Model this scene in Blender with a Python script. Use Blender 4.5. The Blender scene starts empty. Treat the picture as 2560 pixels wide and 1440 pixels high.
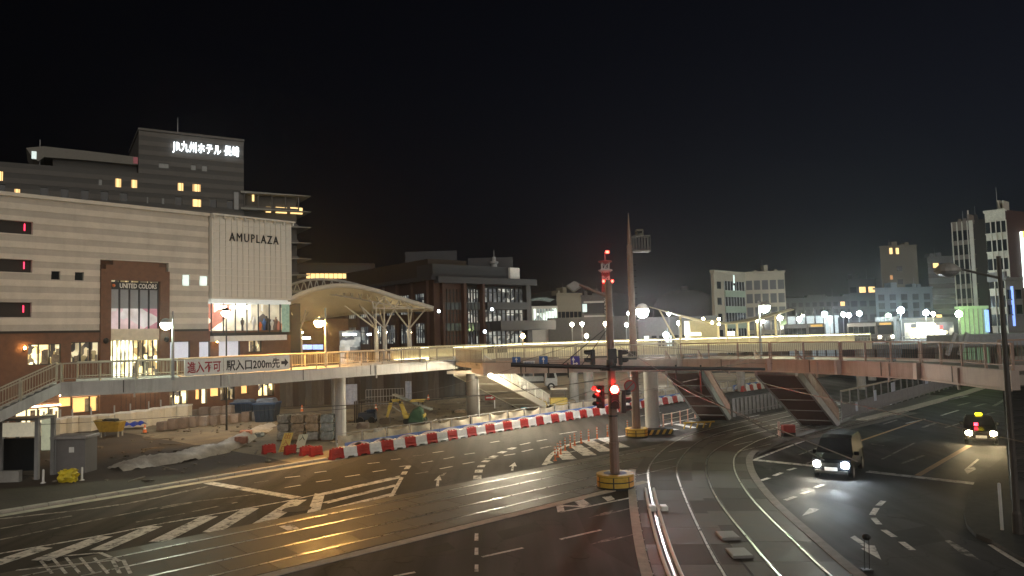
import bpy, math, random
from mathutils import Vector, Matrix
random.seed(7)
scene = bpy.context.scene
COL = scene.collection

# ---------------------------------------------------------------- camera
FPX, EYE = 1850.0, 7.2                       # focal length in pixels of a 2560 px wide frame, eye height
PITCH, ROLL = math.radians(3.75), math.radians(1.6)
FW = Vector((0, math.cos(PITCH), math.sin(PITCH)))
_R0 = Vector((1, 0, 0)); _U0 = _R0.cross(FW)
RT = _R0 * math.cos(ROLL) - _U0 * math.sin(ROLL)
UP = RT.cross(FW)
cam_data = bpy.data.cameras.new('camera')
cam_data.sensor_fit = 'HORIZONTAL'; cam_data.sensor_width = 36.0
cam_data.lens = 36.0 * FPX / 2560.0
cam_data.clip_start = 0.1; cam_data.clip_end = 4000
cam = bpy.data.objects.new('camera', cam_data); COL.objects.link(cam)
_m = Matrix((RT, UP, -FW)).transposed().to_4x4(); _m.translation = (0, 0, EYE)
cam.matrix_world = _m
scene.camera = cam

# ---------------------------------------------------------------- night sky, glow of the city, exposure
SUN_EL, SUN_AZ = math.radians(16), math.radians(166)   # soft glow from behind the camera
world = bpy.data.worlds.new('World'); scene.world = world; world.use_nodes = True
wn = world.node_tree.nodes; wl = world.node_tree.links
bg = wn['Background']
sky = wn.new('ShaderNodeTexSky'); sky.sky_type = 'NISHITA'; sky.sun_disc = False
sky.sun_elevation = math.radians(-4.5); sky.sun_rotation = math.radians(60)
sky.air_density = 1.0; sky.dust_density = 2.0; sky.ozone_density = 3.0
hs = wn.new('ShaderNodeHueSaturation'); hs.inputs['Saturation'].default_value = .55
wl.new(sky.outputs[0], hs.inputs['Color']); wl.new(hs.outputs[0], bg.inputs[0]); bg.inputs[1].default_value = 0.12
sun_data = bpy.data.lights.new('sun', 'SUN'); sun_data.energy = .8; sun_data.angle = math.radians(70)
sun_data.color = (1.0, 0.92, 0.81)
sun = bpy.data.objects.new('sun', sun_data); COL.objects.link(sun)
_d = Vector((math.sin(SUN_AZ) * math.cos(SUN_EL), math.cos(SUN_AZ) * math.cos(SUN_EL), math.sin(SUN_EL)))
sun.rotation_euler = _d.to_track_quat('Z', 'Y').to_euler()
scene.view_settings.view_transform = 'Standard'; scene.view_settings.look = 'None'
scene.view_settings.exposure = 0.6; scene.view_settings.gamma = 1.0
scene.cycles.use_denoising = True
scene.cycles.sample_clamp_indirect = 4.0
scene.cycles.light_sampling_threshold = .03; scene.cycles.max_bounces = 5; scene.cycles.diffuse_bounces = 2; scene.cycles.glossy_bounces = 3
scene.cycles.transmission_bounces = 4; scene.cycles.transparent_max_bounces = 8
scene.cycles.caustics_reflective = False; scene.cycles.caustics_refractive = False

# ---------------------------------------------------------------- measuring: a pixel of the photograph -> a point of the place
def ray(px, py): return FW + RT * ((px - 1280) / FPX) - UP * ((py - 720) / FPX)
def P(px, py, z=0.0):
    d = ray(px, py); t = (z - EYE) / d.z
    q = d * t; q.z = z; return q
def D(px, py, y):                             # point on that ray at depth y
    d = ray(px, py); q = d * (y / d.y); q.z += EYE; return q
def hz(px): return 842 - 0.0279 * (px - 1280)
TH = math.radians(42.4)                       # bearing of the station road
class Face:
    """vertical plane: s runs along it, t stands out of it to the right of s (towards the camera), z up"""
    def __init__(self, o, ang):
        self.o = Vector((o[0], o[1], 0)); self.ang = ang
        self.u = Vector((math.sin(ang), math.cos(ang), 0)); self.n = Vector((math.cos(ang), -math.sin(ang), 0))
    def w(self, s, t, z): return self.o + self.u * s + self.n * t + Vector((0, 0, z))
    def px(self, px, py):
        d = ray(px, py); k = (self.o - Vector((0, 0, EYE))).dot(self.n) / d.dot(self.n)
        q = d * k + Vector((0, 0, EYE)); return (q - self.o).dot(self.u), q.z
    def rect(self, x0, y0, x1, y1):
        xm = (x0 + x1) / 2; a = self.px(x0, y0)[0]; b = self.px(x1, y1)[0]; c = self.px(xm, y0)[1]; d = self.px(xm, y1)[1]; return min(a, b), max(a, b), min(c, d), max(c, d)
    def inv(self, p): q = Vector((p[0], p[1], 0)) - self.o; return q.dot(self.u), q.dot(self.n)

# ---------------------------------------------------------------- materials
MATS = {}
def mat(name, col=(0.5, 0.5, 0.5), rough=0.7, metal=0.0, emit=0.0, ecol=None, var=0.18, scale=3.0, bump=0.0, bscale=30.0, alpha=1.0, trans=0.0, spec=0.5, ior=1.45):
    if name in MATS: return MATS[name]
    m = bpy.data.materials.new(name); m.use_nodes = True; MATS[name] = m
    nt = m.node_tree; b = nt.nodes['Principled BSDF']; L = nt.links
    b.inputs['Roughness'].default_value = rough; b.inputs['Metallic'].default_value = metal
    b.inputs['Specular IOR Level'].default_value = spec; b.inputs['IOR'].default_value = ior
    b.inputs['Base Color'].default_value = (*col, 1)
    if var > 0:
        tc = nt.nodes.new('ShaderNodeTexCoord'); nz = nt.nodes.new('ShaderNodeTexNoise')
        nz.inputs['Scale'].default_value = scale; nz.inputs['Detail'].default_value = 6; nz.inputs['Roughness'].default_value = 0.65
        L.new(tc.outputs['Object'], nz.inputs['Vector'])
        mr = nt.nodes.new('ShaderNodeMapRange'); mr.inputs[1].default_value = 0.3; mr.inputs[2].default_value = 0.7
        mr.inputs[3].default_value = 1 - var; mr.inputs[4].default_value = 1 + var
        L.new(nz.outputs[0], mr.inputs[0])
        mx = nt.nodes.new('ShaderNodeVectorMath'); mx.operation = 'SCALE'; mx.inputs[0].default_value = col
        L.new(mr.outputs[0], mx.inputs['Scale']); L.new(mx.outputs[0], b.inputs['Base Color'])
        rr = nt.nodes.new('ShaderNodeMapRange'); rr.inputs[1].default_value = 0.3; rr.inputs[2].default_value = 0.7
        rr.inputs[3].default_value = max(0, rough - 0.12); rr.inputs[4].default_value = min(1, rough + 0.1)
        L.new(nz.outputs[0], rr.inputs[0]); L.new(rr.outputs[0], b.inputs['Roughness'])
    if bump > 0:
        tc2 = nt.nodes.new('ShaderNodeTexCoord'); n2 = nt.nodes.new('ShaderNodeTexNoise'); n2.inputs['Scale'].default_value = bscale; n2.inputs['Detail'].default_value = 4
        L.new(tc2.outputs['Object'], n2.inputs['Vector'])
        bp = nt.nodes.new('ShaderNodeBump'); bp.inputs['Strength'].default_value = bump; bp.inputs['Distance'].default_value = 0.05
        L.new(n2.outputs[0], bp.inputs['Height']); L.new(bp.outputs[0], b.inputs['Normal'])
    if emit > 0:
        b.inputs['Emission Color'].default_value = (*(ecol or col), 1); b.inputs['Emission Strength'].default_value = emit
    if 0 < emit < 4: m.cycles.emission_sampling = 'NONE'
    if trans > 0: b.inputs['Transmission Weight'].default_value = trans
    if alpha < 1: b.inputs['Alpha'].default_value = alpha
    return m
def dirty(m, amount=.35, sx=2.5, sz=.18, dark=(.05, .04, .03)):
    '''rain streaks and grime running down a painted surface'''
    nt = m.node_tree; L = nt.links; b = nt.nodes['Principled BSDF']; N = nt.nodes.new
    src = b.inputs['Base Color'].links[0].from_socket if b.inputs['Base Color'].is_linked else None
    tc = N('ShaderNodeTexCoord'); mp = N('ShaderNodeMapping'); mp.inputs['Scale'].default_value = (sx, sx, sz); L.new(tc.outputs['Object'], mp.inputs[0])
    nz = N('ShaderNodeTexNoise'); nz.inputs['Scale'].default_value = 1; nz.inputs['Detail'].default_value = 5; nz.inputs['Roughness'].default_value = .7; L.new(mp.outputs[0], nz.inputs['Vector'])
    mr = N('ShaderNodeMapRange'); mr.inputs[1].default_value = .5; mr.inputs[2].default_value = .78; mr.inputs[3].default_value = 0; mr.inputs[4].default_value = amount; L.new(nz.outputs[0], mr.inputs[0])
    mx = N('ShaderNodeMix'); mx.data_type = 'RGBA'; L.new(mr.outputs[0], mx.inputs[0])
    if src: L.new(src, mx.inputs[6])
    else: mx.inputs[6].default_value = b.inputs['Base Color'].default_value
    mx.inputs[7].default_value = (*dark, 1); L.new(mx.outputs[2], b.inputs['Base Color']); return m
def worn(m, base, lo=.5, hi=.62, scale=2.2):
    '''road paint worn through to the surface below in patches'''
    nt = m.node_tree; L = nt.links; b = nt.nodes['Principled BSDF']; N = nt.nodes.new; src = b.inputs['Base Color'].links[0].from_socket
    tc = N('ShaderNodeTexCoord'); nz = N('ShaderNodeTexNoise'); nz.inputs['Scale'].default_value = scale; nz.inputs['Detail'].default_value = 9; nz.inputs['Roughness'].default_value = .75; L.new(tc.outputs['Object'], nz.inputs['Vector'])
    mr = N('ShaderNodeMapRange'); mr.inputs[1].default_value = lo; mr.inputs[2].default_value = hi; L.new(nz.outputs[0], mr.inputs[0])
    mx = N('ShaderNodeMix'); mx.data_type = 'RGBA'; L.new(mr.outputs[0], mx.inputs[0]); L.new(src, mx.inputs[6]); mx.inputs[7].default_value = (*base, 1); L.new(mx.outputs[2], b.inputs['Base Color']); return m
def asphalt(m, ang):
    '''tyre-polished lanes, old patches and fine cracks'''
    nt = m.node_tree; L = nt.links; b = nt.nodes['Principled BSDF']; N = nt.nodes.new; src = b.inputs['Base Color'].links[0].from_socket
    tc = N('ShaderNodeTexCoord'); mp = N('ShaderNodeMapping'); mp.inputs['Rotation'].default_value = (0, 0, ang); mp.inputs['Scale'].default_value = (.9, .04, 1); L.new(tc.outputs['Object'], mp.inputs[0])
    nz = N('ShaderNodeTexNoise'); nz.inputs['Scale'].default_value = 1; nz.inputs['Detail'].default_value = 4; L.new(mp.outputs[0], nz.inputs['Vector'])
    mr = N('ShaderNodeMapRange'); mr.inputs[1].default_value = .35; mr.inputs[2].default_value = .65; mr.inputs[3].default_value = .55; mr.inputs[4].default_value = 1.5; L.new(nz.outputs[0], mr.inputs[0])
    vo = N('ShaderNodeTexVoronoi'); vo.inputs['Scale'].default_value = .16; mp2 = N('ShaderNodeMapping'); mp2.inputs['Rotation'].default_value = (0, 0, ang); mp2.inputs['Scale'].default_value = (1, .35, 1); L.new(tc.outputs['Object'], mp2.inputs[0]); vo.distance = 'CHEBYCHEV'; L.new(mp2.outputs[0], vo.inputs['Vector'])
    sp = N('ShaderNodeSeparateColor'); L.new(vo.outputs['Color'], sp.inputs[0]); m2 = N('ShaderNodeMapRange'); m2.inputs[1].default_value = .7; m2.inputs[2].default_value = .72; m2.inputs[3].default_value = 1; m2.inputs[4].default_value = .62; L.new(sp.outputs[0], m2.inputs[0])
    vc = N('ShaderNodeTexVoronoi'); vc.feature = 'DISTANCE_TO_EDGE'; vc.inputs['Scale'].default_value = .22
    nw = N('ShaderNodeTexNoise'); nw.inputs['Scale'].default_value = .8; nw.inputs['Detail'].default_value = 5; L.new(tc.outputs['Object'], nw.inputs['Vector']); ad = N('ShaderNodeVectorMath'); ad.operation = 'MULTIPLY_ADD'; ad.inputs[1].default_value = (2.5, 2.5, 0); L.new(nw.outputs['Color'], ad.inputs[0]); L.new(tc.outputs['Object'], ad.inputs[2]); L.new(ad.outputs[0], vc.inputs['Vector'])
    m3 = N('ShaderNodeMapRange'); m3.inputs[1].default_value = 0; m3.inputs[2].default_value = .012; m3.inputs[3].default_value = .45; m3.inputs[4].default_value = 1; L.new(vc.outputs['Distance'], m3.inputs[0])
    p1 = N('ShaderNodeMath'); p1.operation = 'MULTIPLY'; L.new(mr.outputs[0], p1.inputs[0]); L.new(m2.outputs[0], p1.inputs[1]); p2 = N('ShaderNodeMath'); p2.operation = 'MULTIPLY'; L.new(p1.outputs[0], p2.inputs[0]); L.new(m3.outputs[0], p2.inputs[1])
    sc = N('ShaderNodeVectorMath'); sc.operation = 'SCALE'; L.new(src, sc.inputs[0]); L.new(p2.outputs[0], sc.inputs['Scale']); L.new(sc.outputs[0], b.inputs['Base Color']); return m
def shop_mat(name, cols, strength, sx, sz):
    """lit interior of a shop seen through its window: a jumble of lit goods and shelves"""
    if name in MATS: return MATS[name]
    m = bpy.data.materials.new(name); m.use_nodes = True; MATS[name] = m
    nt = m.node_tree; L = nt.links; b = nt.nodes['Principled BSDF']; N = nt.nodes.new
    tc = N('ShaderNodeTexCoord'); mp = N('ShaderNodeMapping'); mp.inputs['Scale'].default_value = (sx, sx, sz)
    L.new(tc.outputs['Object'], mp.inputs[0])
    vo = N('ShaderNodeTexVoronoi'); vo.inputs['Scale'].default_value = 1.0; vo.distance = 'CHEBYCHEV'; L.new(mp.outputs[0], vo.inputs['Vector'])
    sep = N('ShaderNodeSeparateColor'); L.new(vo.outputs['Color'], sep.inputs[0])
    cr = N('ShaderNodeValToRGB'); cr.color_ramp.interpolation = 'CONSTANT'
    while len(cr.color_ramp.elements) < len(cols): cr.color_ramp.elements.new(0.5)
    for i, c in enumerate(cols):
        e = cr.color_ramp.elements[i]; e.position = i / len(cols); e.color = (*c, 1)
    L.new(sep.outputs[0], cr.inputs[0]); L.new(cr.outputs[0], b.inputs['Emission Color']); L.new(cr.outputs[0], b.inputs['Base Color'])
    nz = N('ShaderNodeTexNoise'); nz.inputs['Scale'].default_value = 0.8; L.new(tc.outputs['Object'], nz.inputs['Vector'])
    mr = N('ShaderNodeMapRange'); mr.inputs[1].default_value = .35; mr.inputs[2].default_value = .65; mr.inputs[3].default_value = strength * .35; mr.inputs[4].default_value = strength * 1.6
    L.new(nz.outputs[0], mr.inputs[0]); L.new(mr.outputs[0], b.inputs['Emission Strength'])
    b.inputs['Roughness'].default_value = .8
    m.cycles.emission_sampling = 'FRONT' if strength > 2 else 'NONE'
    return m

# ---------------------------------------------------------------- mesh helpers
class MB:
    def __init__(self): self.v = []; self.f = []
    def add(self, vs, fs):
        k = len(self.v); self.v += [tuple(p) for p in vs]; self.f += [tuple(i + k for i in g) for g in fs]; return self
    def hexa(self, p):    # 8 points: bottom ring 0-3, top ring 4-7
        return self.add(p, [(3, 2, 1, 0), (4, 5, 6, 7), (0, 1, 5, 4), (1, 2, 6, 5), (2, 3, 7, 6), (3, 0, 4, 7)])
    def box(self, x0, x1, y0, y1, z0, z1):
        return self.hexa([(x0, y0, z0), (x1, y0, z0), (x1, y1, z0), (x0, y1, z0), (x0, y0, z1), (x1, y0, z1), (x1, y1, z1), (x0, y1, z1)])
    def fbox(self, F, s0, s1, t0, t1, z0, z1):   # box in a face's own directions
        g = F.w
        return self.hexa([g(s0, t1, z0), g(s1, t1, z0), g(s1, t0, z0), g(s0, t0, z0), g(s0, t1, z1), g(s1, t1, z1), g(s1, t0, z1), g(s0, t0, z1)])
    def beam(self, a, b, w, h):                  # box beam from a to b, w across, h upright
        a = Vector(a); b = Vector(b); d = (b - a).normalized()
        s = d.cross(Vector((0, 0, 1)))
        s = s.normalized() if s.length > 1e-4 else Vector((1, 0, 0))
        q = s.cross(d).normalized(); s *= w / 2; q *= h / 2
        return self.hexa([a - s - q, a + s - q, b + s - q, b - s - q, a - s + q, a + s + q, b + s + q, b - s + q])
    def tube(self, a, b, r0, r1=None, n=8, cap=True):
        r1 = r0 if r1 is None else r1
        a = Vector(a); b = Vector(b); d = (b - a).normalized()
        x = d.cross(Vector((0, 0, 1))); x = x.normalized() if x.length > 1e-3 else Vector((1, 0, 0)); y = d.cross(x)
        ring = [x * math.cos(2 * math.pi * i / n) + y * math.sin(2 * math.pi * i / n) for i in range(n)]
        vs = [a + q * r0 for q in ring] + [b + q * r1 for q in ring]
        fs = [(i, (i + 1) % n, n + (i + 1) % n, n + i) for i in range(n)]
        if cap: fs += [tuple(range(n - 1, -1, -1)), tuple(range(n, 2 * n))]
        return self.add(vs, fs)
    def path(self, pts, r, n=6):
        for a, b in zip(pts[:-1], pts[1:]): self.tube(a, b, r, r, n)
        return self
    def lathe(self, c, prof, n=16):              # profile of (radius, z) about a vertical axis at c
        vs = []; fs = []
        for r, z in prof:
            for i in range(n):
                a = 2 * math.pi * i / n; vs.append((c[0] + r * math.cos(a), c[1] + r * math.sin(a), c[2] + z))
        for k in range(len(prof) - 1):
            for i in range(n): j = (i + 1) % n; fs.append((k * n + i, k * n + j, (k + 1) * n + j, (k + 1) * n + i))
        fs.append(tuple(range(n - 1, -1, -1))); k = (len(prof) - 1) * n; fs.append(tuple(range(k, k + n)))
        return self.add(vs, fs)
    def ball(self, c, r, rz=None, n=12, m=8):
        rz = rz or r
        return self.lathe(c, [(max(1e-3, r * math.sin(math.pi * k / m)), -rz * math.cos(math.pi * k / m)) for k in range(m + 1)], n)
    def prism(self, poly, z0, z1):               # plan outline, upright walls
        n = len(poly); vs = [(p[0], p[1], z0) for p in poly] + [(p[0], p[1], z1) for p in poly]
        a = sum(poly[i][0] * poly[(i + 1) % n][1] - poly[(i + 1) % n][0] * poly[i][1] for i in range(n))
        fs = [tuple(range(n - 1, -1, -1)), tuple(range(n, 2 * n))] + [(i, (i + 1) % n, n + (i + 1) % n, n + i) for i in range(n)]
        if a < 0: fs = [tuple(reversed(g)) for g in fs]
        return self.add(vs, fs)
    def extrude(self, poly, off):                # any planar outline pushed by off
        n = len(poly); off = Vector(off); vs = [Vector(p) for p in poly] + [Vector(p) + off for p in poly]
        return self.add(vs, [tuple(range(n - 1, -1, -1)), tuple(range(n, 2 * n))] + [(i, (i + 1) % n, n + (i + 1) % n, n + i) for i in range(n)])
    def sheet(self, poly, z): return self.add([(p[0], p[1], z) for p in poly], [tuple(range(len(poly)))])
    def grid(self, fn, nu, nv):
        vs = [fn(i / nu, j / nv) for j in range(nv + 1) for i in range(nu + 1)]
        return self.add(vs, [(j * (nu + 1) + i, j * (nu + 1) + i + 1, (j + 1) * (nu + 1) + i + 1, (j + 1) * (nu + 1) + i) for j in range(nv) for i in range(nu)])
    def build(self, name, m, parent=None, label=None, cat=None, group=None, kind=None, smooth=False, bevel=0.0, recalc=True):
        me = bpy.data.meshes.new(name)
        off = WORLD.get(parent, Vector((0, 0, 0))) if parent else Vector((0, 0, 0))
        me.from_pydata([tuple(Vector(p) - off) for p in self.v], [], self.f)
        if recalc:
            import bmesh
            bm = bmesh.new(); bm.from_mesh(me); bmesh.ops.recalc_face_normals(bm, faces=bm.faces[:]); bm.to_mesh(me); bm.free()
        me.materials.append(m)
        if smooth:
            for p in me.polygons: p.use_smooth = True
        o = bpy.data.objects.new(name, me); COL.objects.link(o)
        if parent: o.parent = parent; WORLD[o] = WORLD.get(parent, Vector((0, 0, 0)))
        if bevel > 0:
            md = o.modifiers.new('bevel', 'BEVEL'); md.width = bevel; md.segments = 1; md.limit_method = 'ANGLE'
        return tag(o, label, cat, group, kind)
WORLD = {}
def tag(o, label=None, cat=None, group=None, kind=None):
    if label: o['label'] = label
    if cat: o['category'] = cat
    if group: o['group'] = group
    if kind: o['kind'] = kind
    return o
def thing(name, loc, label, cat, group=None):
    o = bpy.data.objects.new(name, None); COL.objects.link(o); o.location = loc; o.empty_display_size = .3
    WORLD[o] = Vector(loc); return tag(o, label, cat, group)
def copy_tree(o, loc=None, rotz=None, label=None, parent=None):
    c = o.copy(); COL.objects.link(c); c.parent = parent
    if loc is not None: c.location = loc
    if rotz is not None: c.rotation_euler = (0, 0, rotz)
    if label: c['label'] = label
    for ch in list(o.children): copy_tree(ch, parent=c)
    return c
_tmp = None
def text(name, body, pos, xdir, up, h, m, parent=None, width=None, extrude=0.02, bold=0.0, align='CENTER', label=None, space=1.0):
    """lettering as real geometry; pos is the middle of the line, h the letter height, width the length it is fitted to"""
    cu = bpy.data.curves.new(name, 'FONT'); cu.body = body; cu.align_x = align; cu.align_y = 'CENTER'; cu.size = 1.0; cu.extrude = extrude; cu.offset = bold; cu.resolution_u = 2; cu.space_character = space
    o = bpy.data.objects.new(name + '_tmp', cu); COL.objects.link(o)
    dg = bpy.context.evaluated_depsgraph_get(); me = bpy.data.meshes.new_from_object(o.evaluated_get(dg))
    bpy.data.objects.remove(o); bpy.data.curves.remove(cu)
    xs = [v.co.x for v in me.vertices]; ys = [v.co.y for v in me.vertices]
    cx, cy = (max(xs) + min(xs)) / 2, (max(ys) + min(ys)) / 2; ky = h / (max(ys) - min(ys)); kx = (width / (max(xs) - min(xs))) if width else ky
    X = Vector(xdir).normalized(); Y = Vector(up).normalized(); Z = X.cross(Y); off = WORLD.get(parent, Vector((0, 0, 0))) if parent else Vector((0, 0, 0))
    for v in me.vertices:
        p = v.co; v.co = Vector(pos) + X * ((p.x - cx) * kx) + Y * ((p.y - cy) * ky) + Z * p.z - off
    me.materials.clear(); me.materials.append(m); me.name = name
    ob = bpy.data.objects.new(name, me); COL.objects.link(ob)
    if parent: ob.parent = parent
    if label: ob['label'] = label
    return ob
def catmull(pts, n=8):
    pts = [Vector(p) for p in pts]; q = [pts[0] * 2 - pts[1]] + pts + [pts[-1] * 2 - pts[-2]]; out = []
    for i in range(1, len(q) - 2):
        a, b, c, d = q[i - 1], q[i], q[i + 1], q[i + 2]
        for k in range(n):
            t = k / n; out.append(0.5 * ((2 * b) + (c - a) * t + (2 * a - 5 * b + 4 * c - d) * t * t + (3 * b - a - 3 * c + d) * t ** 3))
    return out + [pts[-1]]
def offset2(pts, d):
    out = []
    for i, p in enumerate(pts):
        a = pts[max(0, i - 1)]; b = pts[min(len(pts) - 1, i + 1)]; t = (b - a).normalized()
        out.append(Vector((p.x + t.y * d, p.y - t.x * d, p.z)))
    return out
def ribbon(mb, pts, d0, d1, z, zt=None):
    L = offset2(pts, d0); R = offset2(pts, d1); n = len(pts)
    if zt is None:
        mb.add([(p.x, p.y, z) for p in L] + [(p.x, p.y, z) for p in R], [(i, n + i, n + i + 1, i + 1) for i in range(n - 1)])
    else:
        for i in range(n - 1):
            mb.hexa([(L[i].x, L[i].y, z), (R[i].x, R[i].y, z), (R[i + 1].x, R[i + 1].y, z), (L[i + 1].x, L[i + 1].y, z), (L[i].x, L[i].y, zt), (R[i].x, R[i].y, zt), (R[i + 1].x, R[i + 1].y, zt), (L[i + 1].x, L[i + 1].y, zt)])
    return mb
# ================================================================ materials in use
ASPH = mat('asphalt', (.05, .0455, .041), .84, spec=.25, var=.3, scale=.5, bump=.25, bscale=60)
ASPH2 = mat('asphalt_right', (.046, .0455, .046), .82, spec=.25, var=.3, scale=.4, bump=.25, bscale=60)
EARTH = mat('earth', (.045, .04, .035), .95, var=.3, scale=.05)
asphalt(ASPH, TH); asphalt(ASPH2, TH)
PAINT = worn(mat('road_paint', (.68, .66, .62), .7, var=.3, scale=4), (.06, .055, .05))
FADED = mat('faded_road_paint', (.3, .285, .26), .8, var=.45, scale=5); worn(FADED, (.055, .05, .045), .46, .56)
ORANGEPAINT = mat('orange_road_paint', (.42, .25, .12), .7, var=.35, scale=4)
SLAB = mat('track_slab', (.092, .078, .064), .64, spec=.42, var=.35, scale=1.2, bump=.15, bscale=25)
SLAB2 = mat('track_slab_worn', (.072, .061, .05), .55, spec=.5, var=.35, scale=1.4, bump=.15, bscale=25)
SLAB3 = mat('track_slab_old', (.068, .057, .047), .72, spec=.35, var=.35, scale=1.4, bump=.15, bscale=25)
GROOVE = mat('rail_groove', (.012, .011, .01), .6, var=0)
STEEL = mat('polished_steel', (.6, .58, .54), .34, 1.0, var=.15, scale=6)
KERB = mat('kerb_concrete', (.44, .4, .34), .8, var=.25, scale=2.5, bump=.2)
CONC = dirty(mat('concrete', (.32, .31, .29), .8, var=.2, scale=1.2, bump=.15))
DKCONC = mat('dark_concrete', (.13, .125, .12), .8, var=.25, scale=1)
SAND = mat('sandy_ground', (.21, .17, .115), .95, var=.4, scale=.35, bump=.6, bscale=6)
DIRT = mat('dirt_ground', (.07, .053, .04), .95, var=.4, scale=.3, bump=.6, bscale=6)
WHITE = mat('white_paint', (.75, .73, .69), .5, var=.1, scale=2)
CREAM = mat('cream_paint', (.62, .56, .44), .55, var=.12, scale=2)
GREY = mat('grey_paint', (.3, .3, .3), .5, var=.12, scale=2)
DARK = mat('dark_metal', (.03, .028, .027), .45, .3, var=.15)
BLACK = mat('black_plastic', (.012, .012, .012), .45, var=0)
BRASS = mat('brown_pole_paint', (.2, .125, .095), .5, var=.15, scale=2)
RED = mat('red_plastic', (.4, .035, .03), .45, var=.15, scale=3)
WPLAST = mat('white_plastic', (.78, .77, .74), .45, var=.1, scale=3)
YELLOW = mat('yellow_paint', (.5, .32, .05), .5, var=.2, scale=3)
ORANGE = mat('orange_plastic', (.7, .17, .05), .5, var=.1)
BLUE = mat('blue_paint', (.04, .11, .32), .5, var=.1)
NAVY = mat('dark_blue_metal', (.02, .034, .06), .45, var=.2)
TARP = mat('green_tarpaulin', (.02, .055, .03), .7, var=.25, bump=.4, bscale=5)
GLASSD = mat('dark_glass', (.015, .017, .02), .12, var=0, spec=.6)
GLASSG = mat('grey_glass', (.07, .08, .09), .15, var=.2, scale=.6, spec=.6)

# ================================================================ ground, road, tram tracks
K0 = Vector((-11.5, 45.7, 0)); ROAD = Face(K0, TH)            # far kerb line of the station road; t < 0 lies behind it
MB().sheet([(-690, -140), (690, -140), (690, 890), (-690, 890)], -.06).build('ground', EARTH, kind='structure')
road = MB().sheet([(-120, -25), (150, -25), (150, 170), (-120, 170)], 0).build('road', ASPH, kind='structure')
# right-hand carriageway, darker newer asphalt
rp = [P(1886, 1151), P(2000, 1107), P(2180, 1042), P(2500, 977), Vector((70, 85, 0)), Vector((60, 25, 0)), Vector((24, 5, 0)), Vector((10.4, 14, 0)), Vector((9.9, 22, 0)), Vector((10.6, 27.3, 0)), Vector((11.1, 31.1, 0)), Vector((11.5, 34.6, 0)), Vector((12.2, 38.4, 0))]
MB().sheet(rp, .004).build('carriageway', ASPH2, kind='structure')
NEARA = [P(300, 1480), P(547, 1441), P(928, 1366), P(1300, 1278), P(1585, 1215), P(1597, 1259), P(1616, 1347), P(1638, 1440), Vector((3.8, 12, 0)), Vector((-12, 12, 0))]
MB().sheet(NEARA, .004).build('carriageway_near', mat('asphalt_near', (.055, .052, .05), .82, var=.28, scale=.5, bump=.25, bscale=60) if False else asphalt(mat('asphalt_near', (.05, .048, .047), .82, spec=.25, var=.28, scale=.5, bump=.25, bscale=60), TH), kind='structure')

site = MB().grid(lambda a, b: (lambda s, t: ROAD.w(s, -t, .03 + .05 * math.sin(s * .9 + t * .31) * math.sin(t * .7 - s * .23) + .05 * math.sin(s * .23 + 1) * math.sin(t * .19) + .06 + (.02 * random.random())))(-2 + 92 * a, .5 + 42 * b), 130, 60).build('construction_ground', SAND, kind='structure', smooth=True)
MB().grid(lambda a, b: (lambda s, t: ROAD.w(s, -t, .1 + .04 * math.sin(s * .9 + t * .31) * math.sin(t * .7) + .02 * random.random()))(-45 + 43 * a, .35 + 42 * b), 60, 60).build('dirt_yard', DIRT, kind='structure', smooth=True)
# kerb stones along the left pavement
kerb = MB().add([tuple(ROAD.w(-44, 0, -.02)), tuple(ROAD.w(0, 0, -.02)), tuple(ROAD.w(0, -.32, -.02)), tuple(ROAD.w(-44, -.32, -.02))], [(0, 1, 2, 3)]).build('kerb', KERB, kind='structure')
kst = None
for i in range(44):
    s = -44 + i
    if kst is None:
        f0 = Face((0, 0), TH); kst = MB().fbox(f0, .01, .99, -.3, 0, -.01, .14).build('kerb_stone', KERB, kerb, bevel=.02); o = kst
    else: o = kst.copy(); COL.objects.link(o); o.parent = kerb
    q = ROAD.w(s, .0, 0); o.location = q
gutter = MB(); ribbon(gutter, [ROAD.w(-44 + i, .35, 0) for i in range(46)], -.3, .3, .005); gutter.build('gutter', KERB, kind='structure')

# straight tram tracks
TRK = Face((-4.1, 34.9), math.radians(47.5))
bed = MB().fbox(TRK, -34, 46, -.95, 5.65, -.05, .004).build('tram_track_bed', mat('track_base', (.05, .045, .04), .8, var=.2), kind='structure')
proto = {}
def slab_copy(key, mbf, F, s, t, z, parent, m):
    if key not in proto:
        proto[key] = mbf().build('slab', m, parent)
        o = proto[key]
    else:
        o = proto[key].copy(); COL.objects.link(o); o.parent = parent
    o.location = F.w(s, t, z); return o
f0 = Face((0, 0), TRK.ang)
strips = [(-.9, -.09), (.09, 1.36), (1.54, 3.06), (3.24, 4.51), (4.69, 5.6)]
for i in range(33):
    for j, (a, b) in enumerate(strips):
        wear = random.random() < .4; key = ('st', j, wear)
        slab_copy(key, lambda: MB().fbox(f0, .012, 2.388, a, b, 0, .02), TRK, -33.9 + i * 2.4 + (1.2 if j % 2 else 0), 0, .0 + random.uniform(-.002, .004), bed, SLAB2 if wear else SLAB)
for t in (0, 1.45, 3.15, 4.6):
    MB().fbox(TRK, -34, 46, t - .035, t + .035, .005, .026).build('rail', STEEL, bed)
kst2 = MB().fbox(TRK, -34, 8.6, 5.7, 6.15, -.02, .03).build('track_near_kerb', KERB, kind='structure')
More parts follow.
